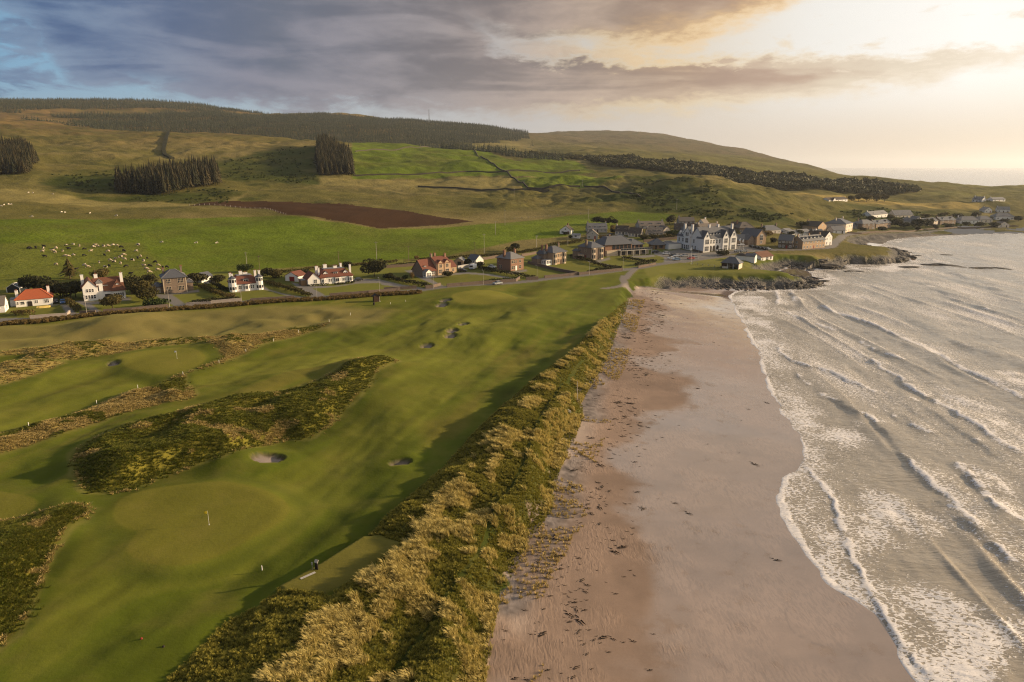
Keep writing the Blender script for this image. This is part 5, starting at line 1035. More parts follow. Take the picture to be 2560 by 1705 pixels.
h.chim(.4, 2.6, 3.2, 6.7, .8, .8, pots=1); h.chim(.4, 5.8, 3, 7.0, 1.2, .8); h.chim(4.2, 6.0, 5.6, 7.5, 1.5, .7); h.chim(w_ * .55, 3.8, 5.6, 6.9, 1.6, .7, pots=3); h.chim(w_ - 3.4, 6.0, 5.6, 7.6, .8, .8); h.chim(w_ - .5, 2.2, 3, 7.2, .8, .8, pots=1)

h = House('villa', c3, (780, 521), (1080, 478), 'tan stone villa with red tiled roofs and a white glazed porch', group=ROW); B = (0, 0, h.w * .68, 8.5); w_ = h.w
h.block(*B, 5.4, 'gable', 2.6, 'stone_tan', 'red_tile', 'x'); E = (w_ * .68 + .02, .6, w_ * .32, 7); h.block(*E, 3.0, 'gable', 2.6, 'stone_tan', 'red_tile', 'x'); Lw = (-7.4, .4, 7.35, 8.6); h.block(*Lw, 2.7, 'gable', 4.6, 'stone_brown', 'red_tile', 'x', over=.5)
for u in (.25, .72): h.win('f', u * B[2], .8, 1.9, 1.7, B, 'stone_trim', 2); h.win('f', u * B[2], 3.4, 1.3, 1.5, B, 'stone_trim', 1); h.block(u * B[2] - 1.6, -.25, 3.2, 2.5, 5.4, 'gable', 1.4, 'stone_tan', 'red_tile', 'y', over=.25, wname='gable_front')
for u in (.25, .72): h.win('f', 1.6, .8, 1.9, 1.7, (u * B[2] - 1.6, -.25, 3.2, 2.5), 'stone_trim', 2); h.win('f', 1.6, 3.4, 1.3, 1.5, (u * B[2] - 1.6, -.25, 3.2, 2.5), 'stone_trim', 1)
h.win('f', 1.9, .9, 1.2, 1.2, E, 'stone_trim'); h.win('f', 5.2, .7, 2.4, 1.6, Lw, 'paint_white', 2); h.dormer(-5.6, 1.6, 3.8, 1.2, 1.0, 1.4, 'white_render', 'red_tile')
P_ = (-7.9, -2.1, 3.4, 2.45); h.block(*P_, 2.3, 'gable', 1.2, 'paint_white', 'slate_light', 'y', over=.2, wname='porch'); h.win('f', 1.0, .5, .9, 1.5, P_); h.win('f', 2.4, .5, .9, 1.5, P_); h.win('l', 1.2, .5, 1.4, 1.5, P_, mull=2)
h.chim(.2, 4.4, 6, 9.4, .9, .9, 'stone_brown', 2); h.chim(B[2] - .6, 3.6, 6, 9.0, .9, .7, 'red_sandstone', 2); h.chim(B[2] * .5, 6.8, 6, 9.2, .9, .7, 'red_sandstone', 2)

h = House('outbuilding', c3, (1030, 372), (1165, 375), 'low stone outbuilding with pale sheet roof behind the red roofed villa', 'outbuilding'); B = (0, 0, h.w, 6); h.block(*B, 2.3, 'gable', 1.3, 'stone_tan', 'slate_light', 'y'); h.door('f', h.w * .6, 2.0, 1.9, B, 'black_wood')
h = House('garage', c3, (1228, 350), (1352, 368), 'white garage with dark slate gable roof next to the caravan', 'garage'); B = (0, 0, h.w, 5.5); h.block(*B, 2.5, 'gable', 2.2, 'white_render', 'slate', 'x'); h.door('f', h.w * .35, 1.8, 2.0, B, 'paint_white'); h.win('f', h.w * .75, 1, 1.0, .9, B)

h = House('villa', c3, (1865, 461), (2055, 432), 'red sandstone two storey villa with grey hip roof', group=ROW); B = (0, 0, h.w, 9.5); w_ = h.w
h.block(*B, 5.9, 'hip', 2.6, 'red_sandstone', 'slate_light', hip=.85, over=.5)
for u in (.08, .22): h.win('f', u * w_ + .3, .8, .9, 1.5, B, 'stone_trim', 0); h.win('f', u * w_ + .3, 3.7, .9, 1.4, B, 'stone_trim', 0)
h.win('f', .72 * w_, .8, 1.5, 1.5, B, 'stone_trim', 1); h.win('f', .72 * w_, 3.7, 1.3, 1.4, B, 'stone_trim', 1); h.win('f', .42 * w_, 3.7, .7, 1.2, B, 'stone_trim', 0); h.door('f', .42 * w_, 1.1, 2.3, B, 'paint_white')
for u in (6.3, 7.4): h.win('l', u, .9, .6, 1.5, B, 'stone_trim', 0)
h.win('l', 8.4, 4.0, .6, 1.2, B, 'stone_trim', 0); h.chim(.6, 5.0, 6.3, 9.4, .8, 1.2, 'red_sandstone', 3); h.chim(w_ - .8, 5.4, 6.3, 9.4, .8, 1.0, 'red_sandstone', 2)

h = House('villa', c4, (365, 721), (560, 692), 'tan stone villa with white conservatory at its corner', group=ROW); B = (0, 0, h.w, 9); w_ = h.w
h.block(*B, 6.2, 'hip', 2.7, 'stone_tan', 'slate', hip=.85, over=.5)
h.bay(1.6, 0, 2.6, .8, 5.8, 'stone_trim', 'slate', wins=((.8, 1.8), (3.7, 1.6)), trim='stone_trim'); h.bay(w_ - 1.6, 0, 2.6, .8, 5.8, 'stone_trim', 'slate', wins=((.8, 1.8), (3.7, 1.6)), trim='stone_trim')
h.win('f', w_ * .42, .9, 1.4, 1.7, B, 'stone_trim', 2); h.win('f', w_ * .42, 3.8, 1.2, 1.5, B, 'stone_trim', 1); h.win('f', w_ * .6, 3.8, 1.0, 1.5, B, 'stone_trim', 1); h.door('f', w_ * .6, 1.1, 2.3, B)
h.block(-2.4, 4.0, 2.35, 5, 5.4, 'hip', 1.8, 'stone_brown', 'slate'); h.block(-6, 5.5, 3.55, 3.8, 3.2, 'hip', 1.4, 'stone_brown', 'slate'); C_ = (-4.4, .6, 4.35, 3.2); h.block(*C_, 2.6, 'flat', 0, 'paint_white', 'flat_roof', over=.15, wname='conservatory')
for u in (.9, 2.1, 3.3): h.win('f', u, .9, .8, 1.4, C_, mull=0)
for u in (.9, 2.2): h.win('l', u, .9, .8, 1.4, C_, mull=0)
h.chim(.3, 5, 6.5, 9.8, .8, 1.2, 'red_sandstone', 2); h.chim(-1.2, 6.5, 6, 9.4, .8, 1.0, 'red_sandstone', 2); h.chim(w_ - .6, 5, 6.5, 10.0, .7, .7, 'stone_brown', 1)

h = House('villa', c4, (930, 651), (1110, 628), 'brown stone villa with pale corner bays beside the clubhouse', group=ROW); B = (0, 0, h.w, 10.5); w_ = h.w
h.block(*B, 6.6, 'hip', 2.6, 'stone_brown', 'slate', hip=.85, over=.55)
h.bay(1.7, 0, 3.0, .8, 6.3, 'stone_trim', 'slate', wins=((.8, 1.9), (3.9, 1.8)), trim='stone_trim', roof=False); h.bay(w_ - 1.8, 0, 3.2, .9, 6.3, 'stone_trim', 'slate', wins=((.8, 1.9), (3.9, 1.8)), trim='stone_trim', roof=False)
for z in (.9, 4.0): h.win('l', 8.6, z, .9, 1.5, B, 'stone_trim', 1)
h.win('l', 2.2, .9, .9, 1.5, B, 'stone_trim'); h.win('l', 4.6, 4.0, 1.0, 1.4, B, 'stone_trim'); h.block(-1.9, 5.6, 1.85, 3.0, 2.6, 'flat', 0, 'stone_trim', 'flat_roof', over=.1, wname='porch'); h.door('l', 4.6, 1.0, 2.2, B, 'paint_red')
h.chim(.4, 4.6, 7, 10.2, .8, 1.4, 'stone_brown', 3); h.chim(w_ - .8, 7, 7, 9.8, .8, 1.0, 'stone_brown', 2); h.block(-2.4, 8.7, 2.35, 3.6, 4.2, 'hip', 1.2, 'stone_brown', 'slate')

# golf clubhouse with upper terrace
h = House('clubhouse', c4, (1165, 598), (1790, 556), 'golf clubhouse with broad grey hip roof and glass upper terrace', 'clubhouse'); w_ = h.w
B = (0, 0, w_ * .97, 13); h.block(0, 2.2, w_ * .62, 11, 6.2, 'hip', 4.0, 'red_sandstone', 'slate', hip=.72, over=.9); h.block(w_ * .62 + .05, 3.5, w_ * .3, 9, 5.4, 'hip', 2.6, 'red_sandstone', 'slate', hip=.9, over=.8)
T_ = (w_ * .26, -2.2, w_ * .74, 4.35); MB().box(T_[0], T_[0] + T_[2], T_[1], T_[1] + 4.3, 2.75, 3.05).build('terrace_slab', 'concrete', h.r)
for i in range(6): MB().box(T_[0] + .1 + i * (T_[2] - .5) / 5, T_[0] + .4 + i * (T_[2] - .5) / 5, T_[1] + .1, T_[1] + .4, -1, 2.747).build('pillar', 'concrete', h.r)
rl = MB()
for i in range(13): rl.box(T_[0] + i * T_[2] / 12 - .03, T_[0] + i * T_[2] / 12 + .03, T_[1] + .05, T_[1] + .11, 3.05, 4.1)
rl.box(T_[0], T_[0] + T_[2], T_[1] + .03, T_[1] + .13, 4.103, 4.18).build('railing', 'metal_grey', h.r)
MB().box(T_[0], T_[0] + T_[2], T_[1] + .07, T_[1] + .09, 3.1, 4.0).build('glass_balustrade', 'glass', h.r)
GB = (w_ * .30, .3, w_ * .68, 3.4); h.block(*GB, 2.7, 'none', 0, 'stone_trim', 'flat_roof')
for u in (.12, .33, .6, .82): h.win('f', u * GB[2], .4, 2.2, 1.9, GB, 'black_wood', 2)
U_ = (0, 2.2, w_ * .62, 11)
for i in range(5): h.win('f', w_ * (.20 + .09 * i), 3.5, 1.9, 2.2, U_, 'black_wood', 1)
for i in range(3): h.win('f', w_ * (.05 + .1 * i), 3.4, 1.6, 2.0, (w_ * .62 + .05, 3.5, w_ * .3, 9), 'black_wood', 1)
h.win('l', 3, 3.6, .8, 1.2, U_); h.win('l', 7, 3.6, .8, 1.2, U_); MB().box(0.02, T_[0] - .02, .4, 2.15, -1, 3.0).build('lower_wall', 'stone_trim', h.r); h.chim(w_ * .22, 8, 8, 11, .9, .9, 'stone_brown', 1)
h = House('pro_shop', c4, (1835, 488), (2190, 480), 'low hip roofed building with brown timber wall beside the clubhouse', 'building'); w_ = h.w; B = (0, 0, w_ * .5, 9); h.block(*B, 2.6, 'hip', 3.2, 'timber', 'slate', hip=.95, over=.9); B2 = (w_ * .5 + .05, 2, w_ * .5, 6); h.block(*B2, 2.4, 'hip', 1.8, 'stone_dark', 'slate', hip=.9, over=.7); h.door('f', 2, 1.2, 2.1, B, 'black_wood'); h.win('f', 5, .7, 1.8, 1.4, B, 'black_wood'); h.win('f', 4, .8, 1.6, 1.2, B2)

# the white hotel
h = House('hotel', c5, (665, 631), (1190, 572), 'large white hotel with dark slate roofs, dormers and arched porch', 'hotel'); w_ = h.w
Bh = (0, 0, w_, 9.5); h.block(0, .5, w_, 9, 6.8, 'gable', 4.8, 'white_render', 'slate', 'x', over=.4)
for x0, ww in ((-.1, 4.6), (w_ - 10, 4.2), (w_ - 4.6, 4.7)):
    b_ = (x0, -.7, ww, 5.5); h.block(*b_, 6.8, 'gable', 3.4, 'white_render', 'slate', 'y', over=.3, wname='gable_bay')
    for z in (.6, 3.9): h.win('f', ww / 2, z, ww * .55, 2.2, b_, 'paint_white', 3)
    h.win('f', ww / 2, 7.3, 1.0, 1.1, b_, 'paint_white', 0)
for i in range(4):
    h.dormer(6.0 + i * 2.1, 1.0, 7.3, 1.2, 1.1, 1.5, 'white_render', 'slate', 'gable'); h.win('f', 6.0 + i * 2.1, 3.9, .9, 1.8, (0, .5, w_, 9), 'paint_white', 0)
for i in range(3):
    x_ = 6.0 + i * 2.5; ar = MB(); ar.prism([(x_ - .9 + 0, .42), (x_ + .9, .42), (x_ + .9, .52), (x_ - .9, .52)], 0, 2.0); ar.add([(x_ + .9 * math.cos(t), .42, 2.003 + .9 * math.sin(t)) for t in np.linspace(0, math.pi, 9)], [tuple(range(9))]); ar.build('porch_arch', 'black_wood', h.r)
# long side wing going back on the left
D2_ = (.05, 9.4, 8.2, 11.4); h.block(*D2_, 6.8, 'gable', 4.2, 'white_render', 'slate', 'y', over=.4); GL_ = (-.6, 9.5, 4, 5.2); h.block(*GL_, 8.4, 'gable', 3.0, 'white_render', 'slate', 'x', over=.3, wname='gable_bay')
for u in (1.4, 3.2, 5.0, 7.2): h.win('l', u + .2, .6, 1.0, 2.0, (0, .5, w_, 9), 'paint_white', 1)
for u in (1.6, 6.6): h.win('l', u, 3.9, 1.0, 1.8, (0, .5, w_, 9), 'paint_white', 1)
for u in (1.2, 2.6, 4.0): h.win('l', u, .6, .9, 2.0, GL_, 'paint_white', 0)
for u in (1.9, 3.3): h.win('l', u, 7.0, .9, 1.7, GL_, 'paint_white', 0)
h.win('l', 2.6, 3.7, 2.2, 2.2, GL_, 'paint_white', 2)
for u in (6.6, 9.6): h.win('l', u, .6, 1.1, 2.0, D2_); h.win('l', u, 3.9, 1.1, 1.8, D2_)
for u in (3.0, 6.5, 16.5, 18.8):
    o = MB().box(.4, 1.8, u - .5 + .5, u + 1.0, 6.9, 8.3).add([(.4, u, 8.3), (.4, u + 1.0, 8.3), (.4, u + .5, 9.1), (1.9, u, 8.3), (1.9, u + 1.0, 8.3), (1.9, u + .5, 9.1)], [(0, 2, 1), (3, 4, 5), (0, 3, 5, 2), (1, 2, 5, 4)]).build('dormer', 'white_render', h.r)
for x_, y_ in ((.2, 9.1), (.2, 15.0), (w_ * .35, 5), (w_ * .62, 5), (w_ - .6, 3)): h.chim(x_, y_, 6.5, 12.6, .9, 1.2, 'white_render', 2)
h.block(-9, 17, 8.95, 6, 2.8, 'flat', 0, 'white_render', 'flat_roof', over=.1, wname='annexe'); h.r.scale = (1.08, 1.08, 1.2)

# shelter on the green, white bungalow behind it
h = House('shelter', c5, (990, 902), (1290, 926), 'open fronted shelter with slate hip roof on the headland green', 'shelter'); w_ = h.w; d = 6.5
MB().box(0, w_, d - .3, d, -1, 2.6).box(w_ - .3, w_, 0, d - .3, -1, 2.6).box(w_ * .36, w_ * .38, 2.0, d - .3, -1, 2.6).build('wall', 'cream_render', h.r); MB().box(0, .3, 0, d - .3, -1, 2.6).box(.3, w_ * .36, 0.6, .8, 0.9, 2.4).build('timber_screen', 'paint_brown', h.r); MB().box(.0, w_ * .36, .3, .6, -1, .9).build('dwarf_wall', 'cream_render', h.r)
for u in (.36, .68, .98): MB().box(u * w_ - .1, u * w_ + .1, .05, .25, -1, 2.6).build('post', 'paint_white', h.r)
MB().box(w_ * .4, w_ - .5, d - 1.0, d - .4, .4, .5).build('bench', 'timber', h.r); MB().box(-.4, w_ + .4, -.4, d + .4, 2.603, 2.75).build('eaves', 'paint_brown', h.r)
R_ = MB(); q = [(-.6, -.6, 2.753), (w_ + .6, -.6, 2.753), (w_ + .6, d + .6, 2.753), (-.6, d + .6, 2.753), (d / 2 - .4, d / 2, 5.6), (w_ - d / 2 + .4, d / 2, 5.6)]; R_.add(q, [(0, 1, 5, 4), (1, 2, 5), (2, 3, 4, 5), (3, 0, 4), (3, 2, 1, 0)]).build('roof', 'slate', h.r)
h = House('bungalow', c5, (1680, 770), (1884, 764), 'low white bungalow with brown roof at the edge of the cove', 'house'); w_ = h.w; B = (0, 0, w_, 8.5); h.block(*B, 2.6, 'gable', 2.2, 'white_render', 'brown_tile', 'x', over=.5); h.win('f', w_ * .12, .8, 1.2, 1.0, B); h.win('f', w_ * .5, .5, 2.4, 1.6, B, mull=2); h.win('f', w_ * .8, .6, 1.6, 1.5, B); h.win('l', 3, .8, 1.4, 1.2, B); h.block(-7, 5, 6.95, 6, 2.4, 'gable', 1.8, 'white_render', 'brown_tile', 'x')
h = House('garage_block', c5, (1242, 756), (1396, 771), 'white flat fronted garage block with dark roof beside the low bungalow', 'garage'); B = (0, 0, h.w, 5); h.block(*B, 2.5, 'hip', 1.0, 'white_render', 'dark_tile', hip=.6); h.door('r', 2.5, 2.0, 2.0, B, 'black_wood'); h.block(h.w + .03, .6, 5, 4, 2.4, 'gable', 1.2, 'white_render', 'slate', 'x')

# ------------------------------------------------------------------ the village behind
VIL = 'village houses'
def gen(crop, L, Rr, depth, eaves, rise, roof, ridge, wm, rm, label, storeys=1, nwin=4, dorm=0, chs=1, side=True, cat='house', name='house', width=None, hip=.85, dstyle='flat', chm=None, group=VIL):
    h = House(name, crop, L, Rr, label, cat, group, width); w_ = h.w; B = (0, 0, w_, depth)
    h.block(*B, eaves, roof, rise, wm, rm, ridge, hip=hip)
    for st in range(storeys):
        for i in range(nwin):
            u = w_ * (i + .5) / nwin
            if st == 0 and i == nwin // 2 and nwin > 1: h.door('f', u, .95, 2.0, B, random.choice(('paint_brown', 'paint_red', 'black_wood')))
            else: h.win('f', u, .8 + 2.8 * st, min(1.3, w_ / nwin * .55), 1.3, B, 'paint_white', 1)
        if side:
            h.win('r', depth * .5, .9 + 2.8 * st, 1.1, 1.2, B); h.win('l', depth * .5, .9 + 2.8 * st, 1.1, 1.2, B)
    if ridge == 'y' and roof == 'gable': h.win('f', w_ / 2, eaves + .1, .9, 1.0, B)
    for i in range(dorm): h.dormer(w_ * (i + .5) / dorm, depth * .14, eaves + .5, 1.6, 1.1, 1.8, 'white_render', rm, dstyle)
    zt = eaves + rise
    for i in range(chs):
        if ridge == 'x': h.chim((.5, w_ - .5, w_ / 2)[i % 3], depth / 2, zt - 1.0, zt + .9, .8, .8, chm or wm, 2)
        else: h.chim(w_ / 2, (depth - .6, .6, depth / 2)[i % 3], zt - .8, zt + .9, .8, .8, chm or wm, 2)
    return h
gen(c4, (467, 262), (632, 272), 9, 2.8, 2.7, 'gable', 'y', 'white_render', 'dark_tile', 'white gable ended cottage standing apart at the field edge', chs=1, nwin=2, chm='red_sandstone')
gen(c4, (880, 246), (1166, 243), 8, 2.7, 3.4, 'gable', 'x', 'grey_render', 'slate_light', 'grey harled block with four white dormers above the clubhouse', dorm=4, chs=2, nwin=5)
gen(c4, (862, 338), (1026, 343), 9, 2.9, 3.0, 'gable', 'y', 'grey_render', 'grey_tile', 'grey gabled cottage directly behind the brown stone villa', nwin=2, chs=1)
gen(c4, (1280, 275), (1470, 283), 7.5, 2.6, 3.3, 'gable', 'x', 'cream_render', 'dark_tile', 'dark roofed cottage with two dormers beside parked cars', dorm=2, chs=1)
gen(c4, (1472, 303), (1662, 312), 7.5, 2.5, 3.3, 'gable', 'x', 'cream_render', 'dark_tile', 'dark roofed cottage with one dormer and bright white gable', dorm=1, chs=0)
gen(c4, (1762, 304), (1990, 302), 7.5, 2.5, 3.2, 'gable', 'x', 'cream_render', 'grey_tile', 'brown roofed semi with three dormers above the clubhouse', dorm=3, chs=1)
gen(c4, (1985, 272), (2100, 262), 8, 2.4, 3.0, 'gable', 'y', 'cream_render', 'grey_tile', 'cream gable end house between the dormered semis', nwin=2, chs=0)
gen(c4, (1640, 192), (2010, 178), 8, 2.3, 2.8, 'gable', 'x', 'grey_render', 'grey_tile', 'long low house with three white dormers on the upper lane', dorm=3, chs=2)
gen(c5, (168, 295), (560, 305), 8, 2.6, 3.6, 'gable', 'x', 'cream_render', 'dark_tile', 'long dark roofed row with white dormers behind the hotel', dorm=4, chs=2, nwin=6)
gen(c5, (645, 300), (985, 262), 8, 2.6, 3.4, 'gable', 'x', 'cream_render', 'grey_tile', 'brown roofed row with cream gable right behind the hotel', dorm=3, chs=2, nwin=5)
gen(c5, (262, 150), (530, 145), 8, 2.4, 2.6, 'gable', 'x', 'grey_render', 'grey_tile', 'pale brown roofed bungalow topmost behind the hotel', chs=1)
gen(c5, (560, 190), (690, 200), 10, 2.6, 2.8, 'gable', 'y', 'white_render', 'grey_tile', 'white gabled bungalow with pale roof above the hotel chimneys', nwin=2, chs=1)
gen(c5, (1172, 243), (1322, 248), 8, 2.6, 2.8, 'gable', 'x', 'white_render', 'dark_tile', 'white cottage with dark roof and bright gable beyond the hotel', chs=0, nwin=3)
gen(c5, (1300, 300), (1555, 298), 9, 3.6, 3.6, 'hip', 'x', 'stone_brown', 'grey_tile', 'brown stone hip roofed villa uphill of the church hall', storeys=1, chs=1, chm='red_sandstone', dorm=1)
h = gen(c5, (1600, 502), (1756, 492), 14, 5.2, 4.0, 'gable', 'y', 'stone_tan', 'slate', 'stone church hall with tall gable and arched window', storeys=1, nwin=1, chs=0, cat='hall', name='church_hall', group=None)
h.win('f', h.w / 2, 2.8, 2.4, 3.2, (0, 0, h.w, 14), 'paint_white', 2); h.block(-14, 4, 13.9, 7, 3.2, 'gable', 2.8, 'stone_brown', 'slate', 'x'); h.block(-5.5, 1.5, 5.4, 5, 3.2, 'gable', 2.6, 'stone_brown', 'slate', 'y')
gen(c5, (1755, 298), (2020, 304), 8, 2.8, 2.8, 'hip', 'x', 'grey_render', 'slate', 'grey hip roofed cottage below the golden bank', chs=2, chm='stone_brown')
gen(c5, (1968, 548), (2210, 575), 9, 5.0, 3.0, 'gable', 'x', 'stone_dark', 'slate', 'dark stone two storey house with white windows by the green', storeys=2, chs=1, nwin=4)
gen(c6, (178, 562), (398, 545), 8, 5.0, 2.8, 'gable', 'x', 'stone_tan', 'slate_light', 'tan stone terrace with row of gabled dormers facing the bay', storeys=2, dorm=6, chs=3, nwin=7, dstyle='gable', name='terrace')
gen(c6, (398, 525), (466, 520), 10, 5.6, 3.2, 'gable', 'y', 'white_render', 'dark_tile', 'tall white gable end closing the stone terrace', storeys=2, nwin=2, chs=1)
gen(c6, (80, 425), (272, 432), 9, 2.6, 2.0, 'gable', 'x', 'white_render', 'slate_light', 'long white shed with pale grey roof behind the terrace', chs=0, nwin=3, cat='shed', name='shed')
gen(c6, (20, 405), (80, 408), 6, 2.2, 1.4, 'gable', 'x', 'white_render', 'slate_light', 'small pale roofed shed next to the long white shed', chs=0, nwin=2, cat='shed', name='shed')
gen(c6, (330, 395), (412, 388), 12, 4.6, 3.2, 'gable', 'y', 'stone_tan', 'dark_tile', 'tan stone house with bright double gable above the terrace', storeys=1, nwin=2, chs=1)
gen(c6, (600, 398), (668, 380), 16, 6.4, 3.4, 'hip', 'x', 'cream_render', 'slate', 'tall cream gabled building where the road bends', storeys=2, nwin=3, chs=2)
gen(c6, (482, 402), (600, 408), 8, 2.6, 2.6, 'gable', 'x', 'white_render', 'slate_light', 'small white cottage below the tall cream building', chs=0, nwin=2)
gen(c6, (765, 372), (890, 368), 10, 5.2, 2.8, 'hip', 'x', 'stone_brown', 'slate_light', 'brown stone hip roofed villa above the curving sea wall', storeys=2, nwin=3, chs=1)
gen(c6, (900, 352), (1045, 350), 9, 4.6, 2.6, 'gable', 'x', 'stone_brown', 'slate', 'brown stone villa with two pale gables above the sea wall', storeys=2, nwin=3, chs=1, dorm=2, dstyle='gable')
gen(c6, (852, 252), (1015, 245), 9, 3.4, 3.0, 'gable', 'x', 'white_render', 'slate_light', 'pale house with white dormers up the bank', storeys=1, dorm=2, chs=1)
gen(c6, (1082, 248), (1262, 252), 9, 3.2, 4.2, 'gable', 'x', 'cream_render', 'slate', 'house with big slate roof and row of rooflights up the bank', dorm=3, chs=1, nwin=5)
gen(c6, (1150, 318), (1255, 322), 9, 3.6, 3.0, 'hip', 'x', 'grey_render', 'slate', 'grey hip roofed house half hidden by trees', chs=0)
gen(c6, (1372, 328), (1505, 330), 9, 4.6, 2.6, 'gable', 'x', 'cream_render', 'slate', 'cream villa with twin pointed gables near the shore road', storeys=2, nwin=3, dorm=2, chs=1, dstyle='gable')
gen(c6, (1530, 322), (1680, 320), 9, 4.8, 2.8, 'gable', 'x', 'stone_brown', 'slate', 'brown stone villa next to the twin gabled cream villa', storeys=2, nwin=3, dorm=2, chs=2, dstyle='gable')
gen(c6, (1728, 310), (1915, 308), 9, 3.2, 3.4, 'hip', 'x', 'white_render', 'slate_light', 'long white bungalow with pale hip roof near the shore road', chs=1, nwin=5)
gen(c6, (1915, 300), (2045, 298), 9, 3.0, 3.2, 'hip', 'x', 'cream_render', 'slate_light', 'cream house with pale hip roof among shrubs', chs=1, nwin=3)
gen(c6, (1968, 204), (2040, 202), 8, 3.0, 3.0, 'gable', 'y', 'white_render', 'slate_light', 'small white gable fronted house high on the bank', nwin=2, chs=1)
gen(c6, (2090, 200), (2215, 198), 9, 3.2, 3.0, 'gable', 'x', 'white_render', 'slate_light', 'white house with bright gable highest above the point', nwin=3, chs=1, dorm=1)
gen(c6, (2075, 272), (2258, 274), 9, 3.2, 3.2, 'hip', 'x', 'white_render', 'slate_light', 'wide white house with pale hip roof near the point', nwin=4, chs=0, dorm=1)
gen(c6, (2100, 350), (2208, 348), 8, 2.6, 2.8, 'gable', 'y', 'cream_render', 'grey_tile', 'small cream gabled cottage lowest by the point', nwin=2, chs=0)
gen(c6, (440, 91), (622, 93), 9, 2.6, 2.4, 'gable', 'x', 'white_render', 'dark_tile', 'white bungalow with dark roof alone beside the yellow field', nwin=5, chs=0, dorm=0, group=None).block(7, -1.2, 5.5, 3, 2.6, 'gable', 2.2, 'white_render', 'dark_tile', 'y')
gen(c6, (1842, 98), (1940, 98), 8, 3.2, 3.2, 'gable', 'x', 'white_render', 'slate_light', 'pale farm house at the far edge of the yellow field', nwin=3, chs=2, dorm=2, dstyle='gable')
gen(c6, (2050, 92), (2170, 92), 8, 2.6, 2.2, 'gable', 'x', 'white_render', 'slate_light', 'low white farm cottage beyond the pale farm house', nwin=3, chs=1)
gh = House('greenhouse', c1, (82, 505), (190, 505), 'small glass greenhouse behind the orange roofed bungalow', 'greenhouse', width=5); gh.block(0, 0, 5, 6, 1.8, 'gable', 1.6, 'glass', 'glass', 'y', over=.05)
for x_ in (0, 5):
    MB().box(x_ - .1, x_ + .1, -.12, 6.12, 1.7, 1.95).box(x_ - .1, x_ + .1, -.12, .0, 0, 1.7).build('frame_bar', 'paint_white', gh.r)
MB().tube((0, -.08, 1.9), (2.5, -.08, 3.5), .1, .1, 4).tube((5, -.08, 1.9), (2.5, -.08, 3.5), .1, .1, 4).tube((2.5, -.08, 3.6), (2.5, 6.1, 3.6), .1, .1, 4).build('ridge_frame', 'paint_white', gh.r)

# ------------------------------------------------------------------ cars
def car_proto():
    r_ = empty('car', 0, 0, 0); prof = [(-2.1, .35), (-2.15, .75), (-1.9, .95), (-1.0, 1.0), (-.35, 1.05), (1.4, 1.02), (2.0, .95), (2.12, .7), (2.1, .35)]
    b_ = MB(); hw = .86; n = len(prof)
    b_.add([(x, -hw, z) for x, z in prof] + [(x, hw, z) for x, z in prof], [tuple(range(n))[::-1], tuple(range(n, 2 * n))] + [(i, (i + 1) % n, n + (i + 1) % n, n + i)[::-1] for i in range(n)])
    b_.add([(-.55, -.72, 1.42), (1.05, -.72, 1.44), (1.05, .72, 1.44), (-.55, .72, 1.42), (-.55, -.72, 1.47), (1.05, -.72, 1.49), (1.05, .72, 1.49), (-.55, .72, 1.47)], [(3, 2, 1, 0), (4, 5, 6, 7), (0, 1, 5, 4), (1, 2, 6, 5), (2, 3, 7, 6), (3, 0, 4, 7)])
    b_.build('body', 'car_white', r_)
    MB().add([(-1.15, -.80, 1.0), (1.75, -.80, 1.0), (1.75, .80, 1.0), (-1.15, .80, 1.0), (-.55, -.70, 1.42), (1.05, -.70, 1.44), (1.05, .70, 1.44), (-.55, .70, 1.42)], [(3, 2, 1, 0), (0, 1, 5, 4), (1, 2, 6, 5), (2, 3, 7, 6), (3, 0, 4, 7)]).build('glasshouse', 'glass', r_)
    for x in (-1.35, 1.3):
        for y in (-.84, .84):
            o = MB().tube((x, y - .1, .32), (x, y + .1, .32), .32, .32, 10).build('wheel', 'tyre', r_); MB().tube((x, y - .115, .32), (x, y + .115, .32), .19, .19, 8).build('rim', 'alloy', o)
    for y in (-.6, .6): MB().box(-2.19, -2.10, y - .2, y + .2, .68, .82).build('headlight', 'lamp_clear', r_); MB().box(2.09, 2.16, y - .2, y + .2, .72, .88).build('tail_light', 'lamp_red', r_)
    return r_
cproto = car_proto(); first_car = [True]
def car(crop, p, yaw, col, label, sc=1.0, group='parked cars'):
    x, y, z = ground(*Cp(*crop, p)[0]); o = cproto if first_car[0] else copy_tree(cproto); first_car[0] = False
    o.location = (x, y, z + .04); o.rotation_euler = (0, 0, R(yaw)); o.scale = (sc, sc, sc); tag(o, label, 'car', group)
    for ch in o.children:
        if ch.name.startswith('body'): ch.material_slots[0].link = 'OBJECT'; ch.material_slots[0].material = MATS[col]
    return o
car(c1, (632, 622), 120, 'car_black', 'dark car parked beside the orange roofed bungalow'); car(c1, (715, 628), 120, 'car_blue', 'blue car parked beside the orange roofed bungalow')
car(c2, (205, 408), 10, 'car_white', 'white pickup parked left of the turreted villa', 1.1); car(c2, (1880, 374), 35, 'car_black', 'black car at the end of the long white house')
car(c3, (1155, 466), 160, 'car_black', 'black car in front of the green fence by the caravan'); car(c3, (1590, 412), 150, 'car_white', 'white car behind the hedge near the red sandstone villa'); car(c3, (1672, 655), 38, 'car_silver', 'silver car driving on the coast road', group=None)
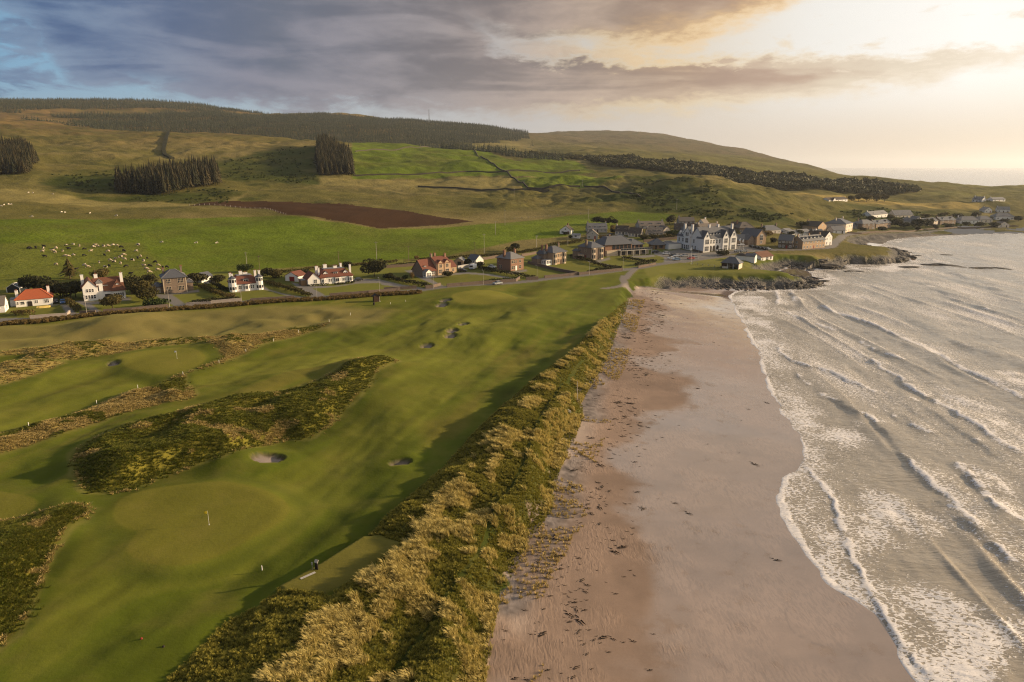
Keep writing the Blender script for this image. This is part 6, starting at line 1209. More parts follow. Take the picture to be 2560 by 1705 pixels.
for p, yw, c, lb in (((1875, 540), 20, 'car_black', 'dark car next to the low hip roofed building'), ((2030, 568), 10, 'car_white', 'white car alone on the club car park tarmac'), ((2130, 590), 15, 'car_black', 'dark car tucked behind a white car at the car park'), ((2190, 600), 15, 'car_white', 'white car in front of the dark one at the car park'), ((2305, 600), 20, 'car_silver', 'silver car nearest the hotel drive'), ((2112, 636), 15, 'car_white', 'small white car at the bottom row of the car park'), ((2185, 652), 10, 'car_lightblue', 'pale blue car at the bottom row of the car park')):
    car(c4, p, yw, c, lb)
for p, yw, c, lb in (((1212, 284), 60, 'car_black', 'dark car outside the dark roofed cottage'), ((1357, 300), 15, 'car_silver', 'silver car on the lane below the dark roofed cottage'), ((1330, 338), 30, 'car_black', 'black car on the lane above the clubhouse')): car(c4, p, yw, c, lb)
for p, yw, c, lb in (((355, 706), 20, 'car_silver', 'silver car in the middle of the hotel forecourt'), ((465, 750), 25, 'car_red', 'red car beside the tall flagpole'), ((520, 722), 20, 'car_silver', 'silver car behind the red one'), ((1275, 622), 15, 'car_silver', 'silver car left of the twin flagpoles'), ((1380, 622), 15, 'car_silver', 'silver car right of the twin flagpoles'), ((955, 612), 20, 'car_white', 'white car by the hotel porch'), ((1335, 515), 10, 'car_white', 'white van beside the church hall'), ((1515, 540), 100, 'car_black', 'dark car first of the row by the church hall'), ((1595, 556), 100, 'car_black', 'dark car second of the row by the church hall'), ((1655, 568), 100, 'car_black', 'dark car third of the row by the church hall'), ((1720, 578), 100, 'car_black', 'dark car fourth of the row by the church hall'), ((1795, 586), 100, 'car_silver', 'pale car last of the row by the church hall')):
    car(c5, p, yw, c, lb)
# caravan, yellow dinghy on the drive
x, y, z = ground(*Cp(*c3, (1282, 440))[0]); r_ = tag(empty('caravan', x, y, z, R(-20)), 'white touring caravan with dark front window', 'caravan')
pr = [(-1.1, .5), (-1.2, 1.2), (-1.05, 2.3), (-.8, 2.5), (.8, 2.5), (1.05, 2.3), (1.2, 1.2), (1.1, .5)]; n = len(pr)
MB().add([(q[0], 0, q[1]) for q in pr] + [(q[0], 4.6, q[1]) for q in pr], [tuple(range(n)), tuple(range(n, 2 * n))[::-1]] + [(i, n + i, n + (i + 1) % n, (i + 1) % n) for i in range(n)]).build('body', 'car_white', r_); MB().box(-.85, .85, -.05, .02, 1.35, 2.1).build('front_window', 'glass', r_); MB().box(-1.0, 1.0, -.04, .02, .55, 1.0).build('stripe', 'car_lightblue', r_)
MB().box(-1.19, -1.1, 1.0, 2.0, 1.3, 2.0).build('side_window', 'glass', r_)
for sx_ in (-1.05, 1.05): MB().tube((sx_ - .1, 2.6, .3), (sx_ + .1, 2.6, .3), .3, .3, 10).build('wheel', 'tyre', r_)
MB().tube((0, -1.3, .45), (0, .1, .55), .06, .06, 5).build('tow_bar', 'metal_grey', r_)
def hull(name, x, y, z, yaw, L, Wd, H, mat, label, cat):
    r_ = tag(empty(name, x, y, z, yaw), label, cat); b_ = MB(); S2 = [(-.5, .25, .9), (-.3, .85, .95), (0, 1.0, 1.0), (.3, .7, 1.0), (.5, .05, 1.1)]; vs = []
    for f_, ww, hh in S2: vs += [(f_ * L, -ww * Wd / 2, 0.02), (f_ * L, 0, H * hh), (f_ * L, ww * Wd / 2, 0.02)]
    fs = []
    for i in range(4): fs += [(3 * i, 3 * i + 3, 3 * i + 4, 3 * i + 1), (3 * i + 1, 3 * i + 4, 3 * i + 5, 3 * i + 2)]
    b_.add(vs, fs + [(0, 1, 2), (12, 14, 13)]).build('hull', mat, r_); MB().box(-.45 * L, .42 * L, -.05, .05, H * .92, H * 1.06).build('keel', mat, r_); return r_
x, y, z = ground(*Cp(*c1, (495, 676))[0]); hull('dinghy', x, y, z, R(30), 4.2, 1.5, .7, 'boat_yellow', 'upturned yellow dinghy on the bungalow drive', 'boat')

# ------------------------------------------------------------------ cattle and sheep
def skin_mesh(name, verts, edges, radii, root=0, sub=1):
    me = bpy.data.meshes.new(name); me.from_pydata(verts, edges, []); o = bpy.data.objects.new(name, me); COL.objects.link(o)
    sk = o.modifiers.new('skin', 'SKIN'); sk.use_smooth_shade = True
    for i, rr in enumerate(radii): me.skin_vertices[0].data[i].radius = rr if isinstance(rr, tuple) else (rr, rr); me.skin_vertices[0].data[i].use_root = (i == root)
    if sub: o.modifiers.new('sub', 'SUBSURF').levels = sub
    dg = bpy.context.evaluated_depsgraph_get(); out = bpy.data.meshes.new_from_object(o.evaluated_get(dg)); out.name = name
    bpy.data.objects.remove(o); return out
def beast(name, L=1.5, Hh=1.35, graze=True, k=1.0):
    b_ = Hh * .72; v = [(-L / 2, 0, b_), (-.1, 0, b_ - .05), (L / 2, 0, b_ + .02)]; e = [(0, 1), (1, 2)]; r_ = [(.30 * k, .34 * k), (.36 * k, .40 * k), (.28 * k, .36 * k)]
    if graze: v += [(L / 2 + .35, 0, b_ - .35), (L / 2 + .55, 0, .38), (L / 2 + .72, 0, .14)]
    else: v += [(L / 2 + .32, 0, b_ + .30), (L / 2 + .55, 0, b_ + .38), (L / 2 + .82, 0, b_ + .22)]
    e += [(2, 3), (3, 4), (4, 5)]; r_ += [(.19 * k, .22 * k), (.14 * k, .16 * k), (.09 * k, .09 * k)]
    for bx, by, hind in ((0, -1, 1), (0, 1, 1), (2, -1, 0), (2, 1, 0)):
        x0 = v[bx][0]; i = len(v); kx = -.06 if hind else .04
        v += [(x0 + (.05 if hind else -.02), by * .2, b_ - .25), (x0 + (.10 if hind else .02), by * .2, Hh * .42), (x0 + kx - (.05 if hind else 0), by * .2, Hh * .24), (x0 + kx, by * .2, .03)]
        e += [(bx, i), (i, i + 1), (i + 1, i + 2), (i + 2, i + 3)]; r_ += [(.15 * k, .17 * k), (.09 * k, .10 * k), (.06 * k, .065 * k), (.06 * k, .07 * k)]
    i = len(v); v += [(-L / 2 - .15, 0, b_ + .1), (-L / 2 - .2, 0, b_ - .55)]; e += [(0, i), (i, i + 1)]; r_ += [.035, .03]
    return skin_mesh(name, v, e, r_, 1, 0)
cowm = [beast('cow_grazing', graze=True), beast('cow_standing', graze=False)]; sheepm = beast('sheep', .75, .75, True, .62)
for me in cowm + [sheepm]: me.materials.append(MATS['cow_black'])
CW = {'k': ('cow_black', 'black cow grazing in the green pasture behind the villas'), 'w': ('cow_cream', 'cream white cow grazing in the green pasture behind the villas'), 'm': ('cow_patched', 'black and white patched cow grazing in the green pasture behind the villas')}
herd = [(c1, s) for s in '335,8,k 405,5,k 490,14,m 480,48,w 600,40,w 625,56,w 710,44,w 635,12,w 780,12,k 955,20,k 1025,46,w 1225,46,w 1400,38,k 1545,42,m 510,106,k 738,100,w 772,102,w 832,90,m 952,95,k 1185,88,k 1400,86,w 1368,108,m 1592,102,w 1560,122,k 1308,130,m 1412,135,w 1245,150,w 1503,148,m 1670,126,k 1625,155,m 1125,172,m 1295,166,m 1365,183,w 638,195,w 960,203,m 990,222,w 1190,224,m 1240,214,k 1432,218,k 1635,212,w 1695,212,k 1655,246,w 1690,283,w 1790,206,w 1785,256,w 1760,170,k 1845,230,k 1890,226,k 1478,304,k 865,252,k'.split()] + \
       [(h3, s) for s in '185,1028,k 235,1025,k 290,1015,k 368,1024,w 435,1009,m 450,1031,k 520,1012,w 620,1008,w 610,1018,m 640,1013,w 680,1014,m 705,1011,w 740,1008,m 765,1009,w 792,1019,k 905,1007,m 810,1043,k'.split()]
for crop, s in herd:
    a, c, k = s.split(','); x, y, z = ground(*Cp(*crop, (float(a), float(c)))[0]); mt, lb = CW[k]
    o = bpy.data.objects.new('cow', random.choice((cowm[0], cowm[0], cowm[1]))); COL.objects.link(o); o.location = (x, y, z); o.rotation_euler = (0, 0, random.choice((0, math.pi)) + random.uniform(-.9, .9)); sc = random.uniform(.85, 1.0); o.scale = (sc, sc, sc)
    o.material_slots[0].link = 'OBJECT'; o.material_slots[0].material = MATS[mt]; tag(o, lb, 'cow', 'cattle in the pasture (%s)' % mt.split('_')[1])
for s in '8,748 28,741 58,738 72,738 403,788 425,791 590,795 763,811 210,818 188,660 215,662 345,670 1285,990 1060,985 905,1000 1420,990 480,1000'.split():
    a, c = map(float, s.split(',')); x, y, z = ground(*Cp(*h3, (a, c))[0]); o = bpy.data.objects.new('sheep', sheepm); COL.objects.link(o); o.location = (x, y, z); o.rotation_euler = (0, 0, random.uniform(0, 6.28)); o.scale = (1.3, 1.3, 1.3)
    o.material_slots[0].link = 'OBJECT'; o.material_slots[0].material = MATS['sheep_wool']; tag(o, 'white sheep grazing on the far pasture above the cattle', 'sheep', 'sheep on the far pasture')

# ------------------------------------------------------------------ posts and poles
def lamp_post(crop, p, label, hgt=6.2):
    x, y, z = ground(*Cp(*crop, p)[0]); r_ = tag(empty('street_lamp', x, y, z, R(35)), label, 'street lamp', 'street lamps along the coast road')
    MB().tube((0, 0, -.3), (0, 0, 1.2), .11, .10, 8).tube((0, 0, 1.2), (0, 0, hgt), .06, .045, 8).build('column', 'pole_pale', r_); MB().tube((0, 0, hgt - .05), (0, .7, hgt + .12), .045, .04, 6).build('arm', 'pole_pale', r_); MB().box(-.12, .12, .6, 1.15, hgt + .05, hgt + .2).build('lantern', 'metal_grey', r_)
for crop, p, lb in ((c1, (985, 748), 'street lamp in front of the large white villa'), (c1, (1920, 668), 'street lamp in front of the square brown stone villa'), (c2, (563, 614), 'street lamp in front of the turreted villa'), (c2, (1413, 566), 'street lamp at the drive of the long white house'), (c2, (2125, 512), 'street lamp above the brown golf hut'), (c3, (730, 722), 'street lamp left of the red roofed stone villa gate'), (c3, (1463, 662), 'street lamp near the silver car on the road'), (c3, (2252, 580), 'street lamp in front of the red sandstone villa gate'), (c4, (903, 870), 'street lamp at the corner of the clipped hedge'), (c4, (1397, 792), 'street lamp where the footpath leaves the road'), (c5, (590, 765), 'street lamp on the road below the hotel'), (c5, (1217, 590), 'street lamp at the corner of the hotel')): lamp_post(crop, p, lb)
def tele(crop, p, hgt, label, mat='pole_wood'):
    x, y, z = ground(*Cp(*crop, p)[0]); r_ = tag(empty('telegraph_pole', x, y, z, random.uniform(-.3, .3)), label, 'telegraph pole', 'telegraph poles'); MB().tube((0, 0, -.5), (0, 0, hgt), .12, .08, 7).build('pole', mat, r_); MB().box(-.8, .8, -.06, .06, hgt - .6, hgt - .45).build('crossarm', mat, r_)
for crop, p, hg, lb, mt in ((c2, (627, 255), 9, 'pale telegraph pole behind the turreted villa', 'pole_pale'), (c2, (770, 275), 8, 'dark telegraph pole right of the turreted villa', 'pole_wood'), (c2, (1665, 215), 8, 'telegraph pole behind the long white house', 'pole_wood'), (c2, (2093, 168), 11, 'tall pale telegraph pole above the round dark tree', 'pole_pale'), (c3, (365, 342), 9, 'telegraph pole at the corner of the paddock wall', 'pole_wood'), (c3, (1475, 192), 11, 'leaning tall pale pole in the field behind the slate garage', 'pole_pale'), (c3, (1340, 275), 9, 'dark telegraph pole behind the slate garage', 'pole_wood'), (c3, (2245, 128), 7, 'telegraph pole above the red sandstone villa', 'pole_pale'), (c4, (127, 462), 7, 'telegraph pole on the field edge by the conservatory villa', 'pole_pale'), (c4, (585, 438), 7, 'telegraph pole on the grassy bank by the brown stone villa', 'pole_pale'), (c4, (865, 352), 10, 'telegraph pole beside the grey gabled cottage', 'pole_wood'), (h4, (1270, 557), 9, 'telegraph pole on the rough knolls', 'pole_pale'), (h4, (1715, 492), 8, 'telegraph pole near the upper field wall', 'pole_pale'), (h4, (1210, 741), 11, 'telegraph pole in the bright field below the knolls', 'pole_pale'), (h4, (1148, 802), 9, 'telegraph pole above the gravel scar', 'pole_pale'), (h4, (1755, 702), 8, 'telegraph pole above the village cottages', 'pole_pale'), (h4, (1417, 892), 8, 'telegraph pole over the swell of the green field', 'pole_pale'), (h4, (2332, 640), 9, 'telegraph pole on the gorse bank above the village', 'pole_pale')): tele(crop, p, hg, lb, mt)
for p, hg, lb in (((467, 838), 9, 'tall white flagpole with flag on the headland green'), ((1306, 655), 9, 'left of the twin white flagpoles by the hotel'), ((1364, 640), 8, 'right of the twin white flagpoles by the hotel')):
    x, y, z = ground(*Cp(*c5, p)[0]); r_ = tag(empty('flagpole', x, y, z, 0), lb, 'flagpole', 'flagpoles by the hotel'); MB().tube((0, 0, -.3), (0, 0, hg), .09, .05, 7).build('pole', 'paint_white', r_); MB().add([(0, 0, hg - .1), (-.5, .1, hg - .4), (-.75, .0, hg - 1.0), (-.7, .05, hg - 1.9), (-.3, -.05, hg - 1.7), (0, 0, hg - 1.2)], [(0, 1, 2, 3, 4, 5)]).build('flag', 'flag_white', r_)
x, y, z = ground(1073, 306); r_ = tag(empty('radio_mast', x, y, z, .3), 'lattice radio mast on the forested skyline', 'mast'); b_ = MB(); H_ = 42
for sx_, sy_ in ((-1, -1), (1, -1), (1, 1), (-1, 1)): b_.tube((sx_ * 1.6, sy_ * 1.6, 0), (sx_ * .4, sy_ * .4, H_), .3, .22, 4)
b_.build('legs', 'metal_grey', r_); b_ = MB()
for k in range(8): z0 = H_ * k / 8; w0 = 1.6 - 1.2 * k / 8; w1 = 1.6 - 1.2 * (k + 1) / 8; b_.tube((-w0, -w0, z0), (w1, -w1, z0 + H_ / 8), .15, .15, 4).tube((w0, w0, z0), (-w1, w1, z0 + H_ / 8), .15, .15, 4)
b_.build('bracing', 'metal_grey', r_)

# ------------------------------------------------------------------ golf furniture
def golf_flag(px, py, mat, label, hgt=2.2):
    x, y, z = ground(px, py); r_ = tag(empty('golf_flag', x, y, z, 0), label, 'golf flag'); MB().tube((0, 0, -.1), (0, 0, hgt), .02, .014, 6).build('flagstick', 'paint_white', r_); MB().add([(0, 0, hgt), (-.25, -.08, hgt - .05), (-.55, .02, hgt - .12), (-.55, .02, hgt - .5), (-.25, -.08, hgt - .45), (0, 0, hgt - .4), (0, .012, hgt), (-.25, -.07, hgt - .05), (-.55, .032, hgt - .12), (-.55, .032, hgt - .5), (-.25, -.07, hgt - .45), (0, .012, hgt - .4)], [(0, 1, 4, 5), (1, 2, 3, 4), (11, 10, 7, 6), (10, 9, 8, 7)]).build('flag', mat, r_); MB().cone(0, 0, .08, .08, -.05, .012, 8).build('cup', 'paint_white', r_)
golf_flag(523, 1312, 'flag_yellow', 'yellow golf flag on the near putting green'); golf_flag(*Cp(*g6, (1043, 322))[0], 'flag_white', 'white golf flag on the green beside tan rough')
def stake(px, py, label, hgt=.8, mat='paint_white'):
    x, y, z = ground(px, py); r_ = tag(empty('marker_post', x, y, z), label, 'marker post', 'white marker posts on the links'); MB().cone(0, 0, .065, .06, -.2, hgt, 6).build('post', mat, r_); MB().cone(0, 0, .07, .03, hgt + .003, hgt + .1, 6).build('cap', mat, r_)
for i, p in enumerate(Cp(*g6, (170, 722), (570, 588), (812, 497), (1078, 418), (1290, 348), (1448, 282), (1610, 220), (1758, 168), (1938, 106), (2063, 66))): stake(*p, '%s white post along the tan rough counting from the left edge' % ('first second third fourth fifth sixth seventh eighth ninth tenth'.split()[i]))
for p, lb in ((Cp(*g8, (336, 218))[0], 'white post right of the brown golf hut'), (Cp(*g8, (224, 236))[0], 'white post in front of the brown golf hut'), (Cp(*g7, (1403, 590))[0], 'white tee marker on the dark turf by the tee')): stake(*p, lb, .6)
x, y, z = ground(*Cp((900, 720), 22.4, (905, 745))[0]); r_ = tag(empty('golf_hut', x, y, z, R(25)), 'small dark brown timber hut beside the roadside scrub', 'hut')
MB().box(-1.0, 1.0, -1.0, 1.0, -.3, 2.1).add([(-1.0, -1.0, 2.1), (1.0, -1.0, 2.1), (0, -1.0, 2.8), (-1.0, 1.0, 2.1), (1.0, 1.0, 2.1), (0, 1.0, 2.8)], [(0, 1, 2), (3, 5, 4)]).build('wall', 'paint_brown', r_); MB().add([(-1.2, -1.2, 1.98), (-1.2, 1.2, 1.98), (0, 1.2, 2.85), (0, -1.2, 2.85), (1.2, -1.2, 1.98), (1.2, 1.2, 1.98), (-1.2, -1.2, 2.06), (-1.2, 1.2, 2.06), (0, 1.2, 2.93), (0, -1.2, 2.93), (1.2, -1.2, 2.06), (1.2, 1.2, 2.06)], [(3, 2, 1, 0), (4, 5, 2, 3), (6, 7, 8, 9), (9, 8, 11, 10), (0, 1, 7, 6), (10, 11, 5, 4), (6, 9, 3, 0), (9, 10, 4, 3), (1, 2, 8, 7), (2, 5, 11, 8)]).build('roof', 'black_wood', r_)
MB().box(1.003, 1.06, -.9, .9, 0, 2.0).build('door', 'timber', r_); MB().box(1.06, 1.5, -1.0, 1.0, -.1, .06).build('step', 'concrete', r_); MB().tube((1.05, -1.02, 0), (1.05, -1.02, 1.9), .05, .05, 5).tube((1.05, -1.02, 1.9), (1.5, -1.02, 2.15), .05, .05, 5).build('drainpipe', 'pole_pale', r_)
x, y, z = ground(*Cp((900, 720), 22.4, (785, 960))[0]); r_ = tag(empty('litter_bin', x, y, z), 'dark litter bin on the turf in front of the hut', 'bin'); MB().cone(0, 0, .32, .36, -.1, .95, 8).build('drum', 'black_wood', r_); MB().cone(0, 0, .4, .34, .953, 1.05, 8).build('lid', 'black_wood', r_)
x, y, z = ground(792, 1423); r_ = tag(empty('tee_sign', x, y, z, R(-25)), 'dark post with pale tee sign beside the raised tee', 'sign'); MB().box(-.22, .22, -.06, .06, -.3, .95).build('post', 'black_wood', r_); MB().add([(-.26, -.12, .95), (.26, -.12, .95), (.26, .10, 1.30), (-.26, .10, 1.30), (-.26, -.06, .91), (.26, -.06, .91), (.26, .16, 1.26), (-.26, .16, 1.26)], [(0, 1, 2, 3), (7, 6, 5, 4), (0, 4, 5, 1), (1, 5, 6, 2), (2, 6, 7, 3), (3, 7, 4, 0)]).build('sign_panel', 'pole_pale', r_)
x, y, z = ground(781, 1424); r_ = tag(empty('ball_washer', x, y, z), 'small pale green ball washer left of the tee sign', 'ball washer'); MB().tube((0, 0, -.2), (0, 0, .7), .04, .04, 6).build('stem', 'metal_grey', r_); MB().cone(0, 0, .1, .09, .7, 1.0, 8).build('tank', 'metal_grey', r_)
a = ground(*Cp((740, 1380), 19.6, (220, 1325))[0]); c = ground(*Cp((740, 1380), 19.6, (950, 1000))[0]); r_ = empty('tee_edging', a[0], a[1], a[2]); tag(r_, 'worn pale mat strip along the tee edge', 'mat'); dx, dy = c[0] - a[0], c[1] - a[1]; q_ = Vector((-dy, dx, 0)).normalized()
for k in range(5): p0 = Vector((dx, dy, 0)) * (k / 5 + .005); p1 = Vector((dx, dy, 0)) * ((k + 1) / 5 - .005); hz_ = [zat(a[0] + v_.x, a[1] + v_.y) - a[2] + .05 for v_ in (p0, p1)]; MB().add([(p0.x - q_.x * .2, p0.y - q_.y * .2, hz_[0]), (p1.x - q_.x * .2, p1.y - q_.y * .2, hz_[1]), (p1.x + q_.x * .2, p1.y + q_.y * .2, hz_[1]), (p0.x + q_.x * .2, p0.y + q_.y * .2, hz_[0])], [(0, 1, 2, 3), (3, 2, 1, 0)][:1]).build('mat_panel', 'concrete', r_)
for p, lb in ((Cp(*g7, (757, 958))[0], 'red tee marker on the dark near turf'), (Cp(*g7, (875, 1000))[0], 'dark tee marker on the near turf')):
    x, y, z = ground(*p); r_ = tag(empty('tee_marker', x, y, z), lb, 'tee marker'); MB().cone(0, 0, .16, .12, -.05, .12, 8).build('base', 'paint_red' if 'red' in lb else 'black_wood', r_); MB().cone(0, 0, .12, .02, .123, .2, 8).build('knob', 'paint_red' if 'red' in lb else 'black_wood', r_)
# beach post in its barrel, stranded white boat, red stick
kk = ((1400, 940), 14.25)
x, y, z = ground(*Cp(*kk, (620, 930))[0]); r_ = tag(empty('beach_post', x, y, z), 'pale wooden post set in a dark barrel at the top of the beach', 'post'); MB().tube((0, 0, -.2), (-.15, 0, 4.9), .10, .05, 7).build('post', 'pole_pale', r_)
br = MB(); st = [(.55, -.1), (.62, .25), (.55, .62)]
for (ra, za), (rb, zb) in zip(st[:-1], st[1:]): br.cone(0, 0, ra, rb, za, zb, 12)
br.build('barrel', 'rock_dark', r_); MB().box(-2.0, -.6, -.2, .1, -.05, .25).build('driftwood', 'pole_wood', r_)
x, y, z = ground(*Cp(*kk, (300, 1270))[0]); hull('dinghy', x, y, z + .1, R(-60), 1.9, .8, .35, 'car_white', 'small white upturned boat at the foot of the dune', 'boat')
x, y, z = ground(*Cp(*kk, (178, 1080))[0]); r_ = tag(empty('marker_stick', x, y, z), 'short red stick above the white boat', 'stick'); MB().tube((0, 0, -.2), (0, 0, 1.0), .05, .04, 6).build('shaft', 'terracotta', r_); MB().cone(0, 0, .06, .02, 1.0, 1.08, 6).build('tip', 'paint_red', r_)

# ------------------------------------------------------------------ garden walls, field walls, fences
GW = 'garden walls'
for crop, pts, hh, mt, lb in ((c1, ((340, 798), (760, 765), (790, 735)), .9, 'wall_pale', 'pale low wall curving round the bungalow lawn'), (c1, ((905, 745), (1085, 738)), .9, 'wall_stone', 'short stone wall left of the white villa gate'), (c1, ((1170, 730), (1500, 705), (1910, 668)), 1.0, 'wall_stone', 'stone wall along the lawn of the large white villa'), (c1, ((2105, 655), (2400, 640)), 1.0, 'wall_pale', 'white capped wall below the clipped hedge'), (c2, ((0, 640), (560, 600)), 1.0, 'wall_pale', 'white roadside wall below the turreted villa'), (c2, ((660, 605), (1160, 570)), 1.0, 'wall_stone', 'stone wall in front of the turreted villa lawn'), (c2, ((1560, 548), (2000, 515), (2355, 480)), 1.1, 'wall_stone', 'long stone wall in front of the long white house'), (c3, ((0, 740), (480, 712)), 1.1, 'wall_stone', 'stone wall running up to the paddock drive'), (c3, ((610, 715), (720, 705), (830, 668)), 1.2, 'wall_stone', 'curved stone wall at the red roofed villa gate'), (c3, ((925, 690), (1400, 650), (1940, 612), (1995, 575)), 1.2, 'wall_stone', 'long stone wall along the red roofed villa lawn'), (c3, ((2090, 590), (2270, 580)), 1.2, 'wall_stone', 'curved stone wall at the sandstone villa gate'), (c4, ((240, 915), (600, 880), (1000, 840), (1390, 800)), 1.1, 'wall_stone', 'roadside stone wall below the conservatory villa'), (c4, ((0, 700), (400, 800), (760, 870)), 1.3, 'wall_stone', 'garden wall between sandstone and conservatory villas'), (c4, ((1620, 765), (1880, 715)), 1.0, 'wall_stone', 'stone wall curving up to the clubhouse drive'), (c3, ((1350, 310), (1680, 262)), 1.4, 'wall_stone', 'tall back wall behind the slate garage'), (c3, ((2020, 245), (2240, 205)), 1.4, 'wall_stone', 'tall back wall behind the sandstone villa'), (c3, ((0, 415), (490, 380)), 1.3, 'wall_stone', 'back wall of the paddock garden'), (c3, ((1085, 430), (1350, 385)), 1.6, 'metal_grey', 'grey green fence behind the black car and caravan'), (c4, ((1700, 385), (2280, 330)), 1.5, 'wall_stone', 'wall above the clubhouse yard'), (c5, ((160, 500), (660, 640)), .9, 'wall_stone', 'low dark wall skirting the hotel lawn'), (c6, ((620, 405), (760, 412), (1000, 398), (1300, 378), (1700, 352), (2300, 340)), 1.0, 'wall_stone', 'curving sea wall along the bay road')):
    wall([Cp(*crop, p)[0] for p in pts], hh, .45, mt, lb, GW)
for pts, lb in ((Cp(*h4, (215, 418), (700, 405), (960, 392), (1200, 392), (1700, 385)), 'field wall running level across the green hillside'), (Cp(*h4, (930, 245), (1060, 298), (1200, 385), (1360, 500)), 'field wall climbing diagonally up the green hillside'), (Cp(*h4, (640, 490), (900, 500), (1380, 512), (1500, 515)), 'field wall along the foot of the pale field'), (Cp(*h4, (230, 260), (500, 250), (660, 232), (930, 240)), 'faint field wall across the top green field'), (Cp(*h4, (1730, 490), (1850, 490), (2100, 560)), 'field wall curving over the gorse knolls'), (Cp(*h4, (1360, 500), (1500, 495), (1700, 490)), 'field wall along the upper lane')):
    wall(pts, 1.5, 1.1, 'drystone', lb, 'dry stone field walls', 'field_wall', False, step=9)
wall(Cp(*h3, (1105, 262), (1085, 330), (1070, 385), (1085, 420), (1130, 440)), 2.6, 5.0, 'leaf_dark', 'dark ditch bank climbing the tan hillside', None, 'ditch_bank', False, step=12)
def fence(pts, label, gap=4.0, hgt=1.2):
    P = np.array([ground(*p)[:2] for p in pts]); seg = np.hypot(*(P[1:] - P[:-1]).T); cum = np.concatenate(([0], np.cumsum(seg))); n = int(cum[-1] / gap) + 1; s = np.linspace(0, cum[-1], n); X = np.interp(s, cum, P[:, 0]); Y = np.interp(s, cum, P[:, 1]); Zz = Z(X, Y)
    r_ = tag(empty('post_fence', X[0], Y[0], Zz[0]), label, 'fence', 'post fences'); pm = MB().box(-.12, .12, -.12, .12, -.4, hgt).mesh('post')
    for i in range(n): o = link('post', pm, 'pole_pale' if i == 0 else None, r_); o.location = (X[i] - X[0], Y[i] - Y[0], Zz[i] - Zz[0])
    for k in (.5, 1.0):
        b_ = MB()
        for i in range(n - 1): b_.tube((X[i] - X[0], Y[i] - Y[0], Zz[i] - Zz[0] + k), (X[i + 1] - X[0], Y[i + 1] - Y[0], Zz[i + 1] - Zz[0] + k), .025, .025, 3)
        b_.build('wire', 'metal_grey', r_)
fence(Cp(*h3, (1240, 742), (1500, 750), (1740, 765), (1870, 802)), 'post and wire fence along the near edge of the ploughed field', 5)
fence(Cp(*h4, (1270, 700), (1500, 685), (1800, 665)), 'post fence along the top of the bright village field', 6)
fence(Cp(*c5, (490, 830), (700, 860), (980, 890)), 'low dark rail fence across the headland green', 3, .8)

